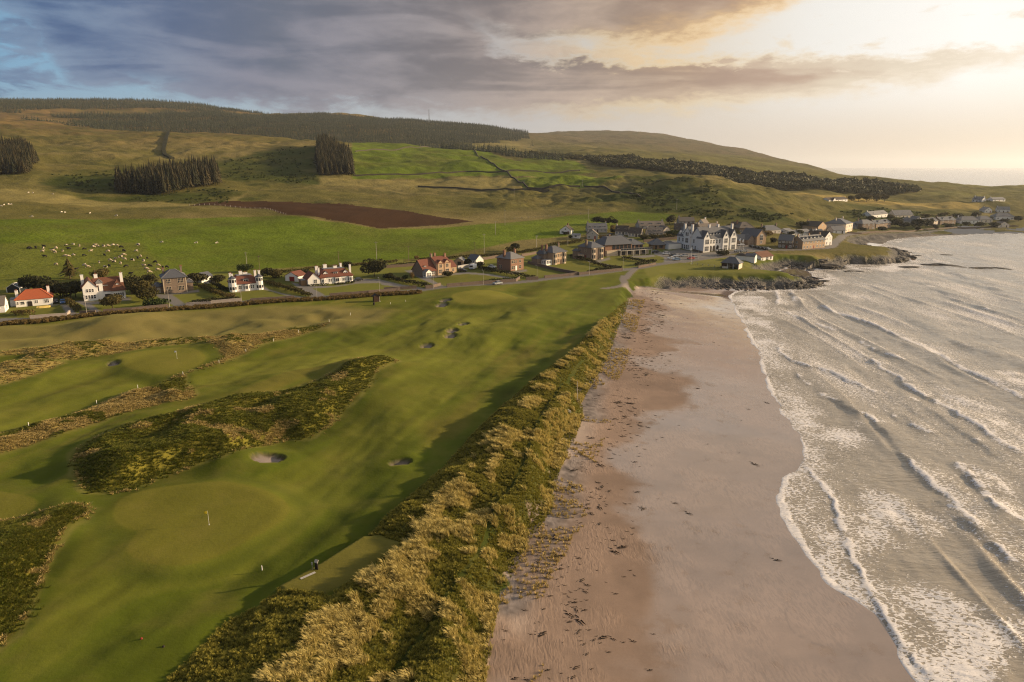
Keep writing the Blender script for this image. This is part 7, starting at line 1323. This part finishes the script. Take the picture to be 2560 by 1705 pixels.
# ------------------------------------------------------------------ garden trees, shrubs and hedges
TG = 'garden trees'
for crop, p, hh, ww, mt, lb in ((c1, (330, 520), 7, 8, 'leaf_dark', 'dark cypress at the left of the clump beside the greenhouse'), (c1, (450, 525), 8, 9, 'leaf_dark', 'broad dark cypress directly behind the orange roof'), (c1, (580, 545), 7, 9, 'leaf_dark', 'dark cypress over the parked cars'), (c1, (690, 560), 6, 8, 'leaf_dark', 'dark cypress between bungalow and large white villa'), (c1, (800, 580), 7, 9, 'leaf_dark', 'dark cypress against the left wall of the large white villa'), (c1, (860, 560), 6, 7, 'leaf_dark', 'low dark cypress behind the left chimney of the white villa'), (c1, (1140, 365), 5, 8, 'leaf_olive', 'rounded tree behind the ridge of the large white villa'), (c1, (1490, 520), 8, 8, 'leaf_dark', 'tall dark cypress right of the large white villa'), (c1, (1580, 565), 7, 9, 'leaf_olive', 'windswept cypress sloping down to the villa lawn'), (c1, (1680, 600), 5, 8, 'leaf_olive', 'low windswept cypress beside the stone villa drive'), (c1, (1790, 655), 3, 8, 'leaf_green', 'dark green shrub mound by the white gate wall'), (c1, (1275, 688), 5, 8, 'leaf_olive', 'round olive bush on the large white villa lawn'), (c1, (1690, 400), 4, 6, 'leaf_dark', 'dark shrub behind the square stone villa'), (c1, (2240, 425), 6, 8, 'leaf_dark', 'dark tree right of the square stone villa'), (c2, (45, 410), 5, 7, 'leaf_dark', 'dark tree left of the white pickup'), (c2, (300, 405), 4, 6, 'leaf_dark', 'dark shrub behind the white pickup'), (c2, (615, 268), 4, 7, 'leaf_green', 'green shrub behind the turreted villa'), (c2, (2065, 325), 8, 10, 'leaf_dark', 'large round dark tree beyond the long white house'), (c2, (1760, 230), 4, 5, 'leaf_dark', 'small dark tree behind the long white house chimney'), (c2, (2230, 350), 3, 5, 'leaf_dark', 'low dark shrub beside the large round tree'), (c2, (950, 340), 4, 7, 'leaf_olive', 'olive shrub left of the red doored garage'), (c2, (860, 320), 4, 6, 'leaf_dark', 'dark shrub right of the turreted villa'), (c2, (1250, 330), 4, 7, 'leaf_dark', 'dark shrub behind the red doored garage'), (c2, (455, 570), 2, 4, 'leaf_gold', 'golden bush at the end of the turreted villa hedge'), (c3, (1940, 170), 5, 7, 'leaf_dark', 'dark tree behind the red sandstone villa'), (c3, (1860, 195), 4, 6, 'leaf_olive', 'brown green bush next to the tree behind the sandstone villa'), (c3, (945, 545), 3, 5, 'leaf_dark', 'clipped dark bush in front of the red roofed villa'), (c3, (1400, 405), 3, 5, 'leaf_dark', 'dark bush right of the caravan'), (c3, (1210, 360), 3, 5, 'leaf_dark', 'dark bush left of the slate garage'), (c3, (325, 570), 2, 3, 'leaf_green', 'small spiky palm on the paddock lawn'), (c3, (408, 570), 3, 2, 'leaf_gold', 'thin pale sapling on the paddock lawn'), (c3, (475, 275), 2, 3, 'leaf_gold', 'golden bush in the field behind the paddock'), (c4, (1010, 120), 6, 8, 'leaf_dark', 'dark tree behind the four dormered block'), (c4, (1100, 130), 5, 7, 'leaf_dark', 'dark tree second behind the four dormered block'), (c4, (1195, 130), 6, 6, 'leaf_dark', 'tall dark tree right of the four dormered block'), (c4, (1280, 135), 5, 6, 'leaf_dark', 'dark tree by the golden bank'), (c4, (1240, 215), 4, 4, 'leaf_gold', 'golden tree between the village cottages'), (c4, (2080, 130), 7, 7, 'leaf_dark', 'dark tree above the cream gable end house'), (c4, (1095, 345), 3, 5, 'leaf_gold', 'golden bush behind the clubhouse'), (c4, (1190, 345), 3, 6, 'leaf_olive', 'olive bush behind the clubhouse'), (c4, (560, 275), 2, 4, 'leaf_dark', 'bush beside the white gabled cottage'), (c5, (130, 340), 4, 8, 'leaf_green', 'green bushes on the bank left of the hotel'), (c5, (250, 340), 4, 8, 'leaf_green', 'green bush on the bank behind the hotel'), (c5, (1120, 250), 5, 6, 'leaf_dark', 'dark tree beyond the hotel gable'), (c5, (1640, 290), 4, 7, 'leaf_dark', 'dark bush behind the church hall'), (c5, (1045, 680), 3, 8, 'leaf_dark', 'dark shrub island in front of the hotel'), (c5, (2330, 330), 4, 7, 'leaf_dark', 'dark bush behind the dark stone house'), (c5, (2200, 330), 3, 5, 'leaf_dark', 'small dark bush by the long white shed'), (c6, (660, 90), 7, 9, 'leaf_olive', 'round tree nearest the lone white bungalow'), (c6, (730, 92), 9, 9, 'leaf_olive', 'tall round tree second from the lone bungalow'), (c6, (810, 95), 9, 10, 'leaf_olive', 'round tree third from the lone bungalow'), (c6, (910, 98), 9, 10, 'leaf_olive', 'round tree fourth from the lone bungalow'), (c6, (985, 95), 9, 9, 'leaf_olive', 'round tree last in the row from the lone bungalow'), (c6, (1090, 345), 8, 10, 'leaf_dark', 'dark tree on the shore road beside the hip roofed house'), (c6, (1180, 355), 6, 9, 'leaf_dark', 'dark tree in the hedge above the sea wall'), (c6, (1290, 355), 9, 12, 'leaf_dark', 'large dark tree in the middle of the shore road row'), (c6, (1390, 350), 8, 12, 'leaf_dark', 'large dark tree next to the twin gabled villa'), (c6, (1310, 378), 4, 5, 'leaf_dark', 'dark bush leaning over the sea wall'), (c6, (1490, 372), 4, 4, 'leaf_dark', 'dark bush on the sea wall near the stone villa'), (c6, (1780, 330), 4, 7, 'leaf_dark', 'dark shrub below the long white bungalow'), (c6, (1920, 345), 5, 10, 'leaf_dark', 'dark shrubs between bungalow and cottage at the point'), (c6, (2060, 350), 5, 9, 'leaf_dark', 'dark shrub left of the small cream cottage'), (c6, (2300, 290), 6, 9, 'leaf_dark', 'dark tree at the far end of the point'), (c6, (190, 355), 5, 9, 'leaf_dark', 'dark tree behind the bright gabled stone house'), (c6, (230, 350), 4, 8, 'leaf_dark', 'dark bush next to the tree behind the stone house'), (c6, (780, 380), 3, 6, 'leaf_dark', 'bush by the bend of the shore road'), (c6, (1700, 260), 5, 9, 'leaf_dark', 'dark tree above the long white bungalow'), (c6, (1880, 250), 6, 9, 'leaf_dark', 'dark tree above the cream hip roofed house')):
    tree('shrub' if hh < 4.5 else 'tree', *Cp(*crop, p)[0], hh, ww, mt, lb, 'shrub' if hh < 4.5 else 'tree', TG, .05 if hh < 4.5 else .16)
x, y, z = ground(*Cp(*c1, (795, 345))[0]); r_ = tag(empty('pine_tree', x, y, z), 'tall ragged pine rising above the dark cypresses', 'tree', TG); link('crown', conifer_mesh('crown', 9.5, 4.4, 9, 4), 'leaf_olive', r_); MB().tube((0, 0, -.5), (0, 0, 8), .25, .1, 7).build('trunk', 'bark', r_)
for crop, pts, wd, hh, mt, lb in ((c1, ((735, 590), (800, 640), (900, 725)), 2.4, 1.8, 'leaf_olive', 'olive hedge between bungalow drive and villa drive'), (c1, ((150, 745), (260, 760), (380, 760)), 3.5, 1.8, 'leaf_gold', 'golden shrubbery in front of the orange roofed bungalow'), (c1, ((2120, 645), (2400, 625)), 1.4, 1.6, 'leaf_dark', 'clipped dark hedge left of the turreted villa'), (c2, ((0, 622), (540, 588)), 1.4, 1.5, 'leaf_dark', 'clipped dark hedge above the white roadside wall'), (c2, ((100, 440), (250, 510), (400, 570)), 2.4, 1.8, 'leaf_olive', 'olive hedge sloping down left of the turreted villa'), (c2, ((250, 420), (350, 480), (410, 490)), 2.0, 1.8, 'leaf_dark', 'dark hedge at the corner of the turreted villa'), (c2, ((820, 400), (1000, 450), (1200, 510), (1340, 550)), 2.6, 1.9, 'leaf_olive', 'long olive hedge between the two white villas'), (c2, ((1310, 432), (1550, 425)), 1.4, 1.0, 'leaf_dark', 'low dark hedge under the gabled side wing'), (c2, ((1610, 418), (1840, 398)), 1.4, 1.0, 'leaf_dark', 'low dark hedge under the long white house windows'), (c2, ((2200, 330), (2360, 385)), 2.0, 1.6, 'leaf_dark', 'dark hedge by the stone garden pillar'), (c3, ((0, 555), (200, 605), (400, 650), (700, 705)), 2.4, 1.8, 'leaf_dark', 'dark hedge along the paddock drive'), (c3, ((1400, 425), (1700, 490), (2000, 545), (2220, 565)), 2.6, 1.9, 'leaf_dark', 'thick dark hedge in front of the sandstone villa drive'), (c3, ((1390, 640), (1700, 610), (1960, 580)), 1.6, 1.4, 'leaf_green', 'clipped hedge above the long roadside wall'), (c3, ((40, 400), (480, 360)), 2.0, 1.6, 'leaf_dark', 'dark hedge on the paddock back wall'), (c4, ((620, 600), (800, 650), (1000, 720), (1320, 785)), 2.6, 2.0, 'leaf_dark', 'thick dark hedge between the two stone villas'), (c4, ((870, 845), (1100, 815), (1380, 785)), 1.6, 1.9, 'leaf_dark', 'clipped dark hedge by the roadside lamp'), (c4, ((1390, 620), (1600, 665), (1720, 675)), 2.0, 1.6, 'leaf_dark', 'dark hedge below the clubhouse lawn'), (c4, ((1590, 735), (1740, 705), (1880, 690)), 2.4, 2.2, 'leaf_dark', 'square dark hedge at the clubhouse drive'), (c4, ((300, 440), (550, 420), (800, 380)), 4.0, 2.0, 'leaf_olive', 'olive scrub on the bank behind the stone villas'), (c5, ((0, 400), (300, 380)), 4.0, 2.0, 'leaf_olive', 'scrubby bank along the hotel back lane'), (c3, ((500, 300), (900, 280), (1200, 262), (1700, 225), (2330, 140)), 2.6, 1.6, 'leaf_olive', 'long scrubby hedge behind the villas at the field edge'), (c2, ((800, 290), (1100, 275), (1400, 240), (1900, 195), (2330, 160)), 2.6, 1.5, 'leaf_olive', 'scrubby field hedge behind the white villas')):
    hedge([Cp(*crop, p)[0] for p in pts], wd, hh, mt, lb)

# ------------------------------------------------------------------ scattered vegetation
def pts_in(poly_, n, seed, cond=None):
    rg = np.random.default_rng(seed); P = np.asarray(poly_); lo = P.min(0); hi = P.max(0); out = np.zeros((0, 2))
    area = (hi - lo).prod(); k = 0
    while len(out) < n and k < 30:
        q = rg.uniform(lo, hi, (n * 2, 2)); s = sdf(P, q[:, 0], q[:, 1]); q = q[s > 0]
        if cond is not None and len(q): q = q[cond(q[:, 0], q[:, 1])]
        out = np.vstack((out, q)); k += 1
    return out[:n]
def put(xy): return np.column_stack((xy, Z(xy[:, 0], xy[:, 1])))
def keepd(x, y, rr=105.0, p=1.4): return np.random.default_rng(1).uniform(0, 1, len(x)) < np.clip((rr / np.hypot(x, y)) ** p, 0, 1)
# marram on the dune: golden on the crests, green in the hollows and on the landward face
def crest_d(x, y): return np.minimum(pdist(CREST1, x, y)[0], pdist(CREST2, x, y)[0])
def not_beach(x, y): return sdf(TOE, x, y, 20000) > 0.9 - 4.5 * np.random.default_rng(2).uniform(0, 1, len(x)) ** 3 + fbm(x, y, 5, 3, 307) * 3.0
q = pts_in(DUNE, 46000, 5, lambda x, y: keepd(x, y) & not_beach(x, y) & (pdist(TROUGH, x, y)[0] > 0.3))
side = pdist(CREST1, q[:, 0], q[:, 1]); lee = side[2] * side[0]     # positive on the landward side
gold = fbm(q[:, 0], q[:, 1], 4, 3, 91) * 1.8 - np.clip(lee + 0.5, 0, 6) * 0.36 + 0.10 - 0.5 * np.exp(-(pdist(TROUGH, q[:, 0], q[:, 1])[0] / 2.4) ** 2)
gm = (gold > 0) & (np.random.default_rng(6).uniform(0, 1, len(q)) < .5); P3 = put(q); rr = rng.uniform(0, 6.283, len(q)); sc = rng.uniform(.3, 1.0, len(q)) * np.where(gm, 1.05, .8)
wind = rng.normal(0.35, 0.45, len(q))
scatter('marram_grass', P3[gm], sc[gm], wind[gm], tuft_mesh('marram_tuft', 26, 1.0, .62, .028, .45, 3), 'marram', 'golden windblown marram grass on the dune crests', 'marram grass')
scatter('dune_grass', P3[~gm], sc[~gm] * .8, rr[~gm], tuft_mesh('dune_tuft', 20, .7, .55, .035, .25, 4), 'marram_green', 'dark green grass in the dune hollows', 'dune grass')
# toe of the dune and tufts straying onto the beach
qb = np.vstack([pts_in(TOE_BAND, 1500, 8, lambda x, y: (fbm(x, y, 7, 2, 95) > .02) & (sdf(TOE, x, y, 20000) > -6)) for TOE_BAND in (np.vstack((onz(toe_px[:15], 2.0), onz(toe_px[:15], 2.0)[::-1] + np.array((7, 0)))),)])
scatter('foreshore_grass', put(qb), rng.uniform(.35, .8, len(qb)), rng.uniform(0, 6.28, len(qb)), tuft_mesh('foreshore_tuft', 16, .7, .6, .04, .3, 6), 'straw', 'straw coloured tufts straying onto the shingle', 'grass')
# tussocks in the golf rough
qs = np.vstack([pts_in(p, n, 20 + i, keepd) for i, (p, n) in enumerate(zip(ROUGHS, (5200, 2200, 2000, 800, 11000, 5200)))]); qs = qs + rng.normal(0, .55, qs.shape)
isl = np.maximum(sdf(ROUGHS[4], qs[:, 0], qs[:, 1]), sdf(ROUGHS[5], qs[:, 0], qs[:, 1])) > 0
gmk = fbm(qs[:, 0], qs[:, 1], 5, 3, 97) + np.where(isl, -.36, .12)
tus = tuft_mesh('rough_tuft', 14, .34, .40, .03, .3, 9)
scatter('rough_tussocks', put(qs[gmk > 0]), rng.uniform(.6, 1.3, (gmk > 0).sum()), rng.uniform(0, 6.28, (gmk > 0).sum()), tus, 'straw', 'straw coloured tussocks in the golf rough', 'tussock grass')
tus2 = tuft_mesh('rough_tuft_green', 14, .30, .40, .035, .2, 10)
scatter('rough_green_tussocks', put(qs[gmk <= 0]), rng.uniform(.6, 1.3, (gmk <= 0).sum()), rng.uniform(0, 6.28, (gmk <= 0).sum()), tus2, 'marram_green', 'dark green tussocks in the golf rough', 'tussock grass')
# scrub strip along the seaward side of the road
seg = np.hypot(*(ROAD[1:] - ROAD[:-1]).T); cum = np.concatenate(([0], np.cumsum(seg))); s = rng.uniform(0, cum[-1] * .80, 5200); X = np.interp(s, cum, ROAD[:, 0]); Y = np.interp(s, cum, ROAD[:, 1]); i = np.clip(np.searchsorted(cum, s) - 1, 0, len(seg) - 1); tx_ = (ROAD[i + 1] - ROAD[i]) / seg[i][:, None]
X0_, Y0_ = march(macro, *Cp(*c3, (560, 740))[0]); s_end = cum[np.argmin(np.hypot(ROAD[:, 0] - X0_, ROAD[:, 1] - Y0_))]
off = rng.uniform(3.6, 8.2, len(s)); X = X + tx_[:, 1] * off; Y = Y - tx_[:, 0] * off; ok = s < s_end; q = np.column_stack((X[ok], Y[ok]))
bush = clump_mesh('bush', 46, .9, .9, .55, .2, 33, 3).mesh('scrub_bush')
scatter('roadside_scrub', put(q), rng.uniform(.55, 1.15, len(q)), rng.uniform(0, 6.28, len(q)), bush, 'leaf_gold', 'golden brown scrub along the seaward side of the road', 'scrub')
# gorse and bracken on the hill
qs = np.vstack([pts_in(p, n, 60 + i) for i, (p, n) in enumerate(zip(GORSE_SHADE, (420, 160, 220, 700, 300, 500)))]); kp = fbm(qs[:, 0], qs[:, 1], 22, 3, 77) > -.08; qs = qs[kp]
bush2 = clump_mesh('bush', 60, 1.6, 1.6, .8, .42, 35, 3).mesh('gorse_bush'); 
scatter('hill_gorse', put(qs), rng.uniform(.5, 1.2, len(qs)), rng.uniform(0, 6.28, len(qs)), bush2, 'leaf_green', 'dark gorse and bracken on the hillside banks', 'gorse')

# ------------------------------------------------------------------ plantations and woods
def wood(name, px_poly, spacing, me, mat, label, s0=.8, s1=1.2, seed=0, noise=0.0, zmul=1.0, dist=None):
    W = onm(px_poly) if dist is None else dist; rg = np.random.default_rng(seed); lo = W.min(0); hi = W.max(0); nx, ny = ((hi - lo) / spacing).astype(int) + 1
    gx_, gy_ = np.meshgrid(np.arange(nx), np.arange(ny)); q = np.column_stack((gx_.ravel(), gy_.ravel())) * spacing + lo + rg.uniform(-.42, .42, (nx * ny, 2)) * spacing
    s = sdf(W, q[:, 0], q[:, 1], 300); q = q[s + (noise * fbm(q[:, 0], q[:, 1], 90, 3, seed) if noise else 0) > 0]
    sc = rg.uniform(s0, s1, len(q)); scatter(name, put(q), np.column_stack((sc, sc, sc * rg.uniform(.85, 1.15, len(q)) * zmul)), rg.uniform(0, 6.28, len(q)), me, mat, label, 'wood'); return len(q)
con = conifer_mesh('conifer', 15, 3.0, 7, 1); 
def world_poly(pts): return np.array([( (CAM := 0) or r_ * math.sin(R(a)), r_ * math.cos(R(a))) for a, r_ in pts])
def azr_poly(pts): return np.array([(rr_ * math.sin(R(skydir(px, 400)[0])), rr_ * math.cos(R(skydir(px, 400)[0]))) for px, rr_ in pts])
cnt = []
cnt.append(wood('plantation', None, 3.9, con, 'conifer', 'dark conifer block at the left edge of the hillside', .9, 1.2, 1, dist=azr_poly([(-300, 900), (60, 870), (95, 980), (70, 1090), (-300, 1120)])))
cnt.append(wood('plantation', None, 3.7, con, None, 'dark conifer clump below the tan hillside', 1.05, 1.5, 2, dist=azr_poly([(285, 752), (400, 738), (545, 800), (540, 870), (430, 860), (330, 800), (285, 790)])))
cnt.append(wood('plantation', None, 3.7, con, None, 'tall dark conifer block beside the bright green field', .9, 1.3, 3, dist=azr_poly([(796, 850), (882, 862), (880, 960), (850, 1060), (800, 1090), (790, 950)])))
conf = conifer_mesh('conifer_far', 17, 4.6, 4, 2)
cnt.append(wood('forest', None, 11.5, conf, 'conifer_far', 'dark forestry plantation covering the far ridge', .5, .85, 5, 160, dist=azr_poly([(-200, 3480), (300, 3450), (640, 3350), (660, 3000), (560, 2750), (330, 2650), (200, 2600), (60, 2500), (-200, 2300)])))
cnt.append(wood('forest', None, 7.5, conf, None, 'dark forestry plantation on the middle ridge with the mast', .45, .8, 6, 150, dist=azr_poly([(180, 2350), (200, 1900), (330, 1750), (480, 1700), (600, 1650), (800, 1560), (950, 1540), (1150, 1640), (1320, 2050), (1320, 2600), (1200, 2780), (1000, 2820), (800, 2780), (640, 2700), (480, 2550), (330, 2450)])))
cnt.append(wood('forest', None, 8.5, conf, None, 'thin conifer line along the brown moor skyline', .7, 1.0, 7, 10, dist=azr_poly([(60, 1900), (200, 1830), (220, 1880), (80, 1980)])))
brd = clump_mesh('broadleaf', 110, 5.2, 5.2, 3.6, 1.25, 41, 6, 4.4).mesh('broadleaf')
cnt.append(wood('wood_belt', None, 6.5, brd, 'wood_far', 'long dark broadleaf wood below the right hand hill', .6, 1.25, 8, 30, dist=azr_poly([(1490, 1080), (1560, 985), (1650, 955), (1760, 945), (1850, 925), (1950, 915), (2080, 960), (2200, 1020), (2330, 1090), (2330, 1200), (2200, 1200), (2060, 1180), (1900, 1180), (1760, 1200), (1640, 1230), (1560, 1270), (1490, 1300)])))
cnt.append(wood('wood_belt', None, 6.5, conf, None, 'small dark conifer belt at the top of the green fields', .55, .85, 9, 10, dist=azr_poly([(1100, 1260), (1200, 1270), (1300, 1160), (1420, 1090), (1420, 1130), (1300, 1220), (1220, 1330), (1100, 1320)])))
cnt.append(wood('wood_belt', None, 8.0, brd, None, 'scattered trees and scrub on the lower right slopes', .45, .8, 10, 40, dist=azr_poly([(1130, 1330), (1330, 1250), (1450, 1150), (1500, 1250), (1350, 1450), (1180, 1450)])))
print('woods', cnt)

# ------------------------------------------------------------------ shore litter and rocks
rg = np.random.default_rng(99)



q = rg.uniform((-15, 55), (95, 290), (60000, 2)); dsq = sdf(SHORE, q[:, 0], q[:, 1], 20000); duq = sdf(TOE, q[:, 0], q[:, 1], 20000); ok = (dsq > 1) & (duq < -0.5); q = q[ok]; dsq = dsq[ok]; duq = duq[ok]
tq = dsq / (dsq - duq); wr = np.exp(-((tq - .80) / .13) ** 2) * (.25 + np.clip(fbm(q[:, 0] * 2.2, q[:, 1], 9, 3, 88) * 3.0, 0, 1.2)) + .03 * np.clip(fbm(q[:, 0], q[:, 1], 5, 2, 89) * 4, 0, 1)
q = q[rg.uniform(0, 1, len(q)) < wr * .27]
wd_ = MB(); rg2 = np.random.default_rng(4)
for k in range(9): a = rg2.uniform(0, 6.28); l = rg2.uniform(.12, .45); ox, oy = rg2.normal(0, .14, 2); wd_.add([(ox, oy, .0), (ox + math.cos(a) * l, oy + math.sin(a) * l * .5, .05), (ox + math.cos(a) * l + .05, oy + math.sin(a) * l * .5 + .06, .02), (ox + .05, oy + .07, .08)], [(0, 1, 2, 3)])
scl = rg.gamma(2.0, .24, len(q)) + .18; scatter('seaweed', put(q) + np.array((0, 0, .015)), np.column_stack((scl * 1.3, scl * .8, scl * .8)), rg.normal(0, .5, len(q)), wd_.mesh('seaweed_sprig'), 'seaweed', 'dark seaweed wrack scattered along the strand line', 'seaweed')
def rock_mesh(seed, n=2):
    bm = bmesh.new(); bmesh.ops.create_icosphere(bm, subdivisions=n, radius=1.0); rgk = np.random.default_rng(seed); ph = rgk.uniform(0, 10, 3)
    for v_ in bm.verts:
        c_ = v_.co; d_ = 1 + .28 * math.sin(c_.x * 3 + ph[0]) * math.cos(c_.y * 2.6 + ph[1]) + .18 * math.sin(c_.z * 5 + ph[2] + c_.x * 4) + rgk.uniform(-.12, .12); v_.co = c_ * d_
    me = bpy.data.meshes.new('rock'); bm.to_mesh(me); bm.free(); me.materials.append(MATS['rock_dark']); return me
RM = [rock_mesh(i) for i in range(5)]; BM = rock_mesh(9, 1); BM.materials.clear()
q = rg.uniform((40, 285), (300, 480), (60000, 2)); dsq = sdf(SHORE, q[:, 0], q[:, 1], 20000); duq = sdf(TOE, q[:, 0], q[:, 1], 20000)
near_edge = (duq > -3.5) & (duq < 6.5) & (dsq > -2.5) & (dsq < 14) & (fbm(q[:, 0], q[:, 1], 12, 2, 93) > -.12); q2 = q[near_edge][:5200]; zq = put(q2); sc = rg.gamma(2.0, .16, len(q2)) + .18
scatter('shore_boulders', zq, np.column_stack((sc * 1.2, sc, sc * .7)), rg.uniform(0, 6.28, len(q2)), BM, 'boulder', 'dark boulders strewn round the foot of the headlands', 'boulders')
RK = [(c6, (1090, 560), 5, 2.2), (c6, (1255, 655), 6, 2.5), (c6, (1215, 735), 10, 1.0), (c6, (1440, 715), 9, 1.3), (c6, (1530, 715), 12, 1.6), (c6, (1640, 722), 12, 1.2), (c6, (1740, 738), 7, .6), (c6, (1850, 745), 5, .8), (c6, (1960, 742), 9, .9), (c6, (2070, 745), 10, .9), (c6, (2170, 752), 7, .6), (c6, (640, 776), 7, .8), (c6, (740, 780), 5, .6), (c6, (800, 755), 6, .4), (c6, (1300, 622), 6, .6), (c6, (1600, 615), 9, .4), (c6, (440, 750), 12, 2.0), (c6, (350, 735), 8, 1.6), (b8, (2165, 270), 7, 1.4), (b8, (2070, 235), 6, 1.0), (b8, (2150, 240), 4, .7), (b8, (2050, 300), 5, 1.8), (b8, (1900, 330), 4, 1.4), (b8, (2110, 300), 5, 1.2)]
RL = ['dark rock on the bay side of the second headland', 'dark rock just off the tip of the second headland', 'low pointed skerry nearest the second headland', 'left end of the long dark skerry', 'high middle of the long dark skerry', 'right half of the long dark skerry', 'small tail rock trailing the long dark skerry', 'small rock starting the outer skerry', 'second rock of the outer skerry', 'widest rock of the outer skerry', 'last rock trailing from the outer skerry', 'low dark rock in the surf of the cove mouth', 'smaller dark rock beside the one in the cove mouth', 'thin awash rock behind the cove mouth rocks', 'small awash rock beyond the tip of the second headland', 'awash reef alone in the middle of the bay', 'broad dark rock spur closing the cove', 'dark rock inland of the spur closing the cove', 'large dark rock off the point of the first headland', 'dark rock on the cove side of the first headland', 'small rock between point and cove', 'dark boulder at the point of the first headland', 'dark boulder on the beach side of the first headland', 'outermost dark boulder of the first headland']
for i, (crop, p, L_, H_) in enumerate(RK):
    x, y = plane(*Cp(*crop, p)[0], .1); o = bpy.data.objects.new('rock', RM[i % 5].copy()); COL.objects.link(o); o.location = (x, y, max(zat(x, y), 0) - .1 * H_); o.scale = (L_ / 2, L_ * .22 + .6, H_ * .6); o.rotation_euler = (0, 0, rg.uniform(-.25, .25))
    tag(o, RL[i], 'rock', 'skerries off the second headland' if crop is c6 and p[1] > 600 and p[0] > 600 else 'rocks round the headlands')

# more planting and sheds between the village houses
for k, (crop, p, hh, ww, mt, lb) in enumerate(((c4, (1250, 250), 3, 5, 'leaf_dark', 'dark bush in the yard left of the two dormered cottage'), (c4, (1700, 340), 3, 7, 'leaf_olive', 'olive shrubs on the bank below the white gable'), (c4, (1850, 335), 3, 7, 'leaf_olive', 'olive shrubs on the bank below the three dormered semi'), (c4, (2000, 330), 3, 8, 'leaf_olive', 'olive shrubs on the bank below the cream gable end'), (c4, (2200, 300), 4, 8, 'leaf_green', 'green bush left of the long dark roofed row'), (c4, (650, 320), 2, 5, 'leaf_dark', 'low bush by the field track into the village'), (c5, (600, 290), 4, 5, 'leaf_dark', 'dark bush between the two rows behind the hotel'), (c5, (1240, 330), 4, 8, 'leaf_dark', 'dark shrub bank right of the hotel gable'), (c5, (1180, 420), 3, 6, 'leaf_green', 'green shrub on the lawn right of the hotel'), (c5, (1890, 470), 4, 5, 'leaf_dark', 'dark tree between church hall and dark stone house'), (c5, (1800, 330), 3, 7, 'leaf_gold', 'golden scrub below the grey hip roofed cottage'), (c6, (700, 340), 4, 8, 'leaf_dark', 'dark shrub right of the tall cream building'), (c6, (960, 375), 3, 9, 'leaf_dark', 'low dark shrubs in front of the twin gabled stone villa'), (c6, (1470, 345), 3, 7, 'leaf_dark', 'low dark shrub below the cream twin gabled villa'), (c6, (1620, 345), 3, 9, 'leaf_dark', 'low dark shrubs below the brown stone shore villa'), (c6, (2150, 300), 4, 9, 'leaf_dark', 'dark shrub between wide white house and small cottage'), (c6, (2010, 280), 4, 8, 'leaf_dark', 'dark shrub right of the cream hip roofed house'), (c6, (850, 270), 4, 8, 'leaf_dark', 'dark shrub left of the pale dormered house'), (c6, (1050, 260), 4, 8, 'leaf_olive', 'olive shrub between the two houses up the bank'), (c6, (1400, 250), 4, 10, 'leaf_olive', 'olive gorse bank above the twin gabled villa'), (c6, (1560, 235), 4, 10, 'leaf_olive', 'olive gorse bank above the brown stone shore villa'))):
    tree('shrub', *Cp(*crop, p)[0], hh, ww, mt, lb, 'shrub', 'village shrubs', .05)
gen(c4, (640, 325), (760, 330), 5, 2.0, .8, 'gable', 'x', 'white_render', 'flat_roof', 'long low white shed beside the grey gabled cottage', chs=0, nwin=1, side=False, cat='shed', name='shed', group='village sheds')
gen(c4, (1050, 440), (1160, 455), 7, 3.0, 2.6, 'gable', 'x', 'white_render', 'slate', 'white cottage tucked between stone villa and clubhouse', chs=0, nwin=2)
gen(c6, (300, 445), (395, 450), 7, 3.4, 2.4, 'gable', 'x', 'stone_brown', 'slate', 'slate roofed range behind the tan stone terrace', chs=1, nwin=3)
gen(c6, (700, 360), (750, 362), 7, 2.6, 2.0, 'gable', 'x', 'grey_render', 'slate', 'small grey cottage between the cream building and hip roofed villa', chs=0, nwin=2)
gen(c6, (1290, 300), (1350, 302), 8, 3.4, 2.6, 'gable', 'y', 'grey_render', 'slate', 'grey gabled house behind the large dark shore trees', chs=1, nwin=2)
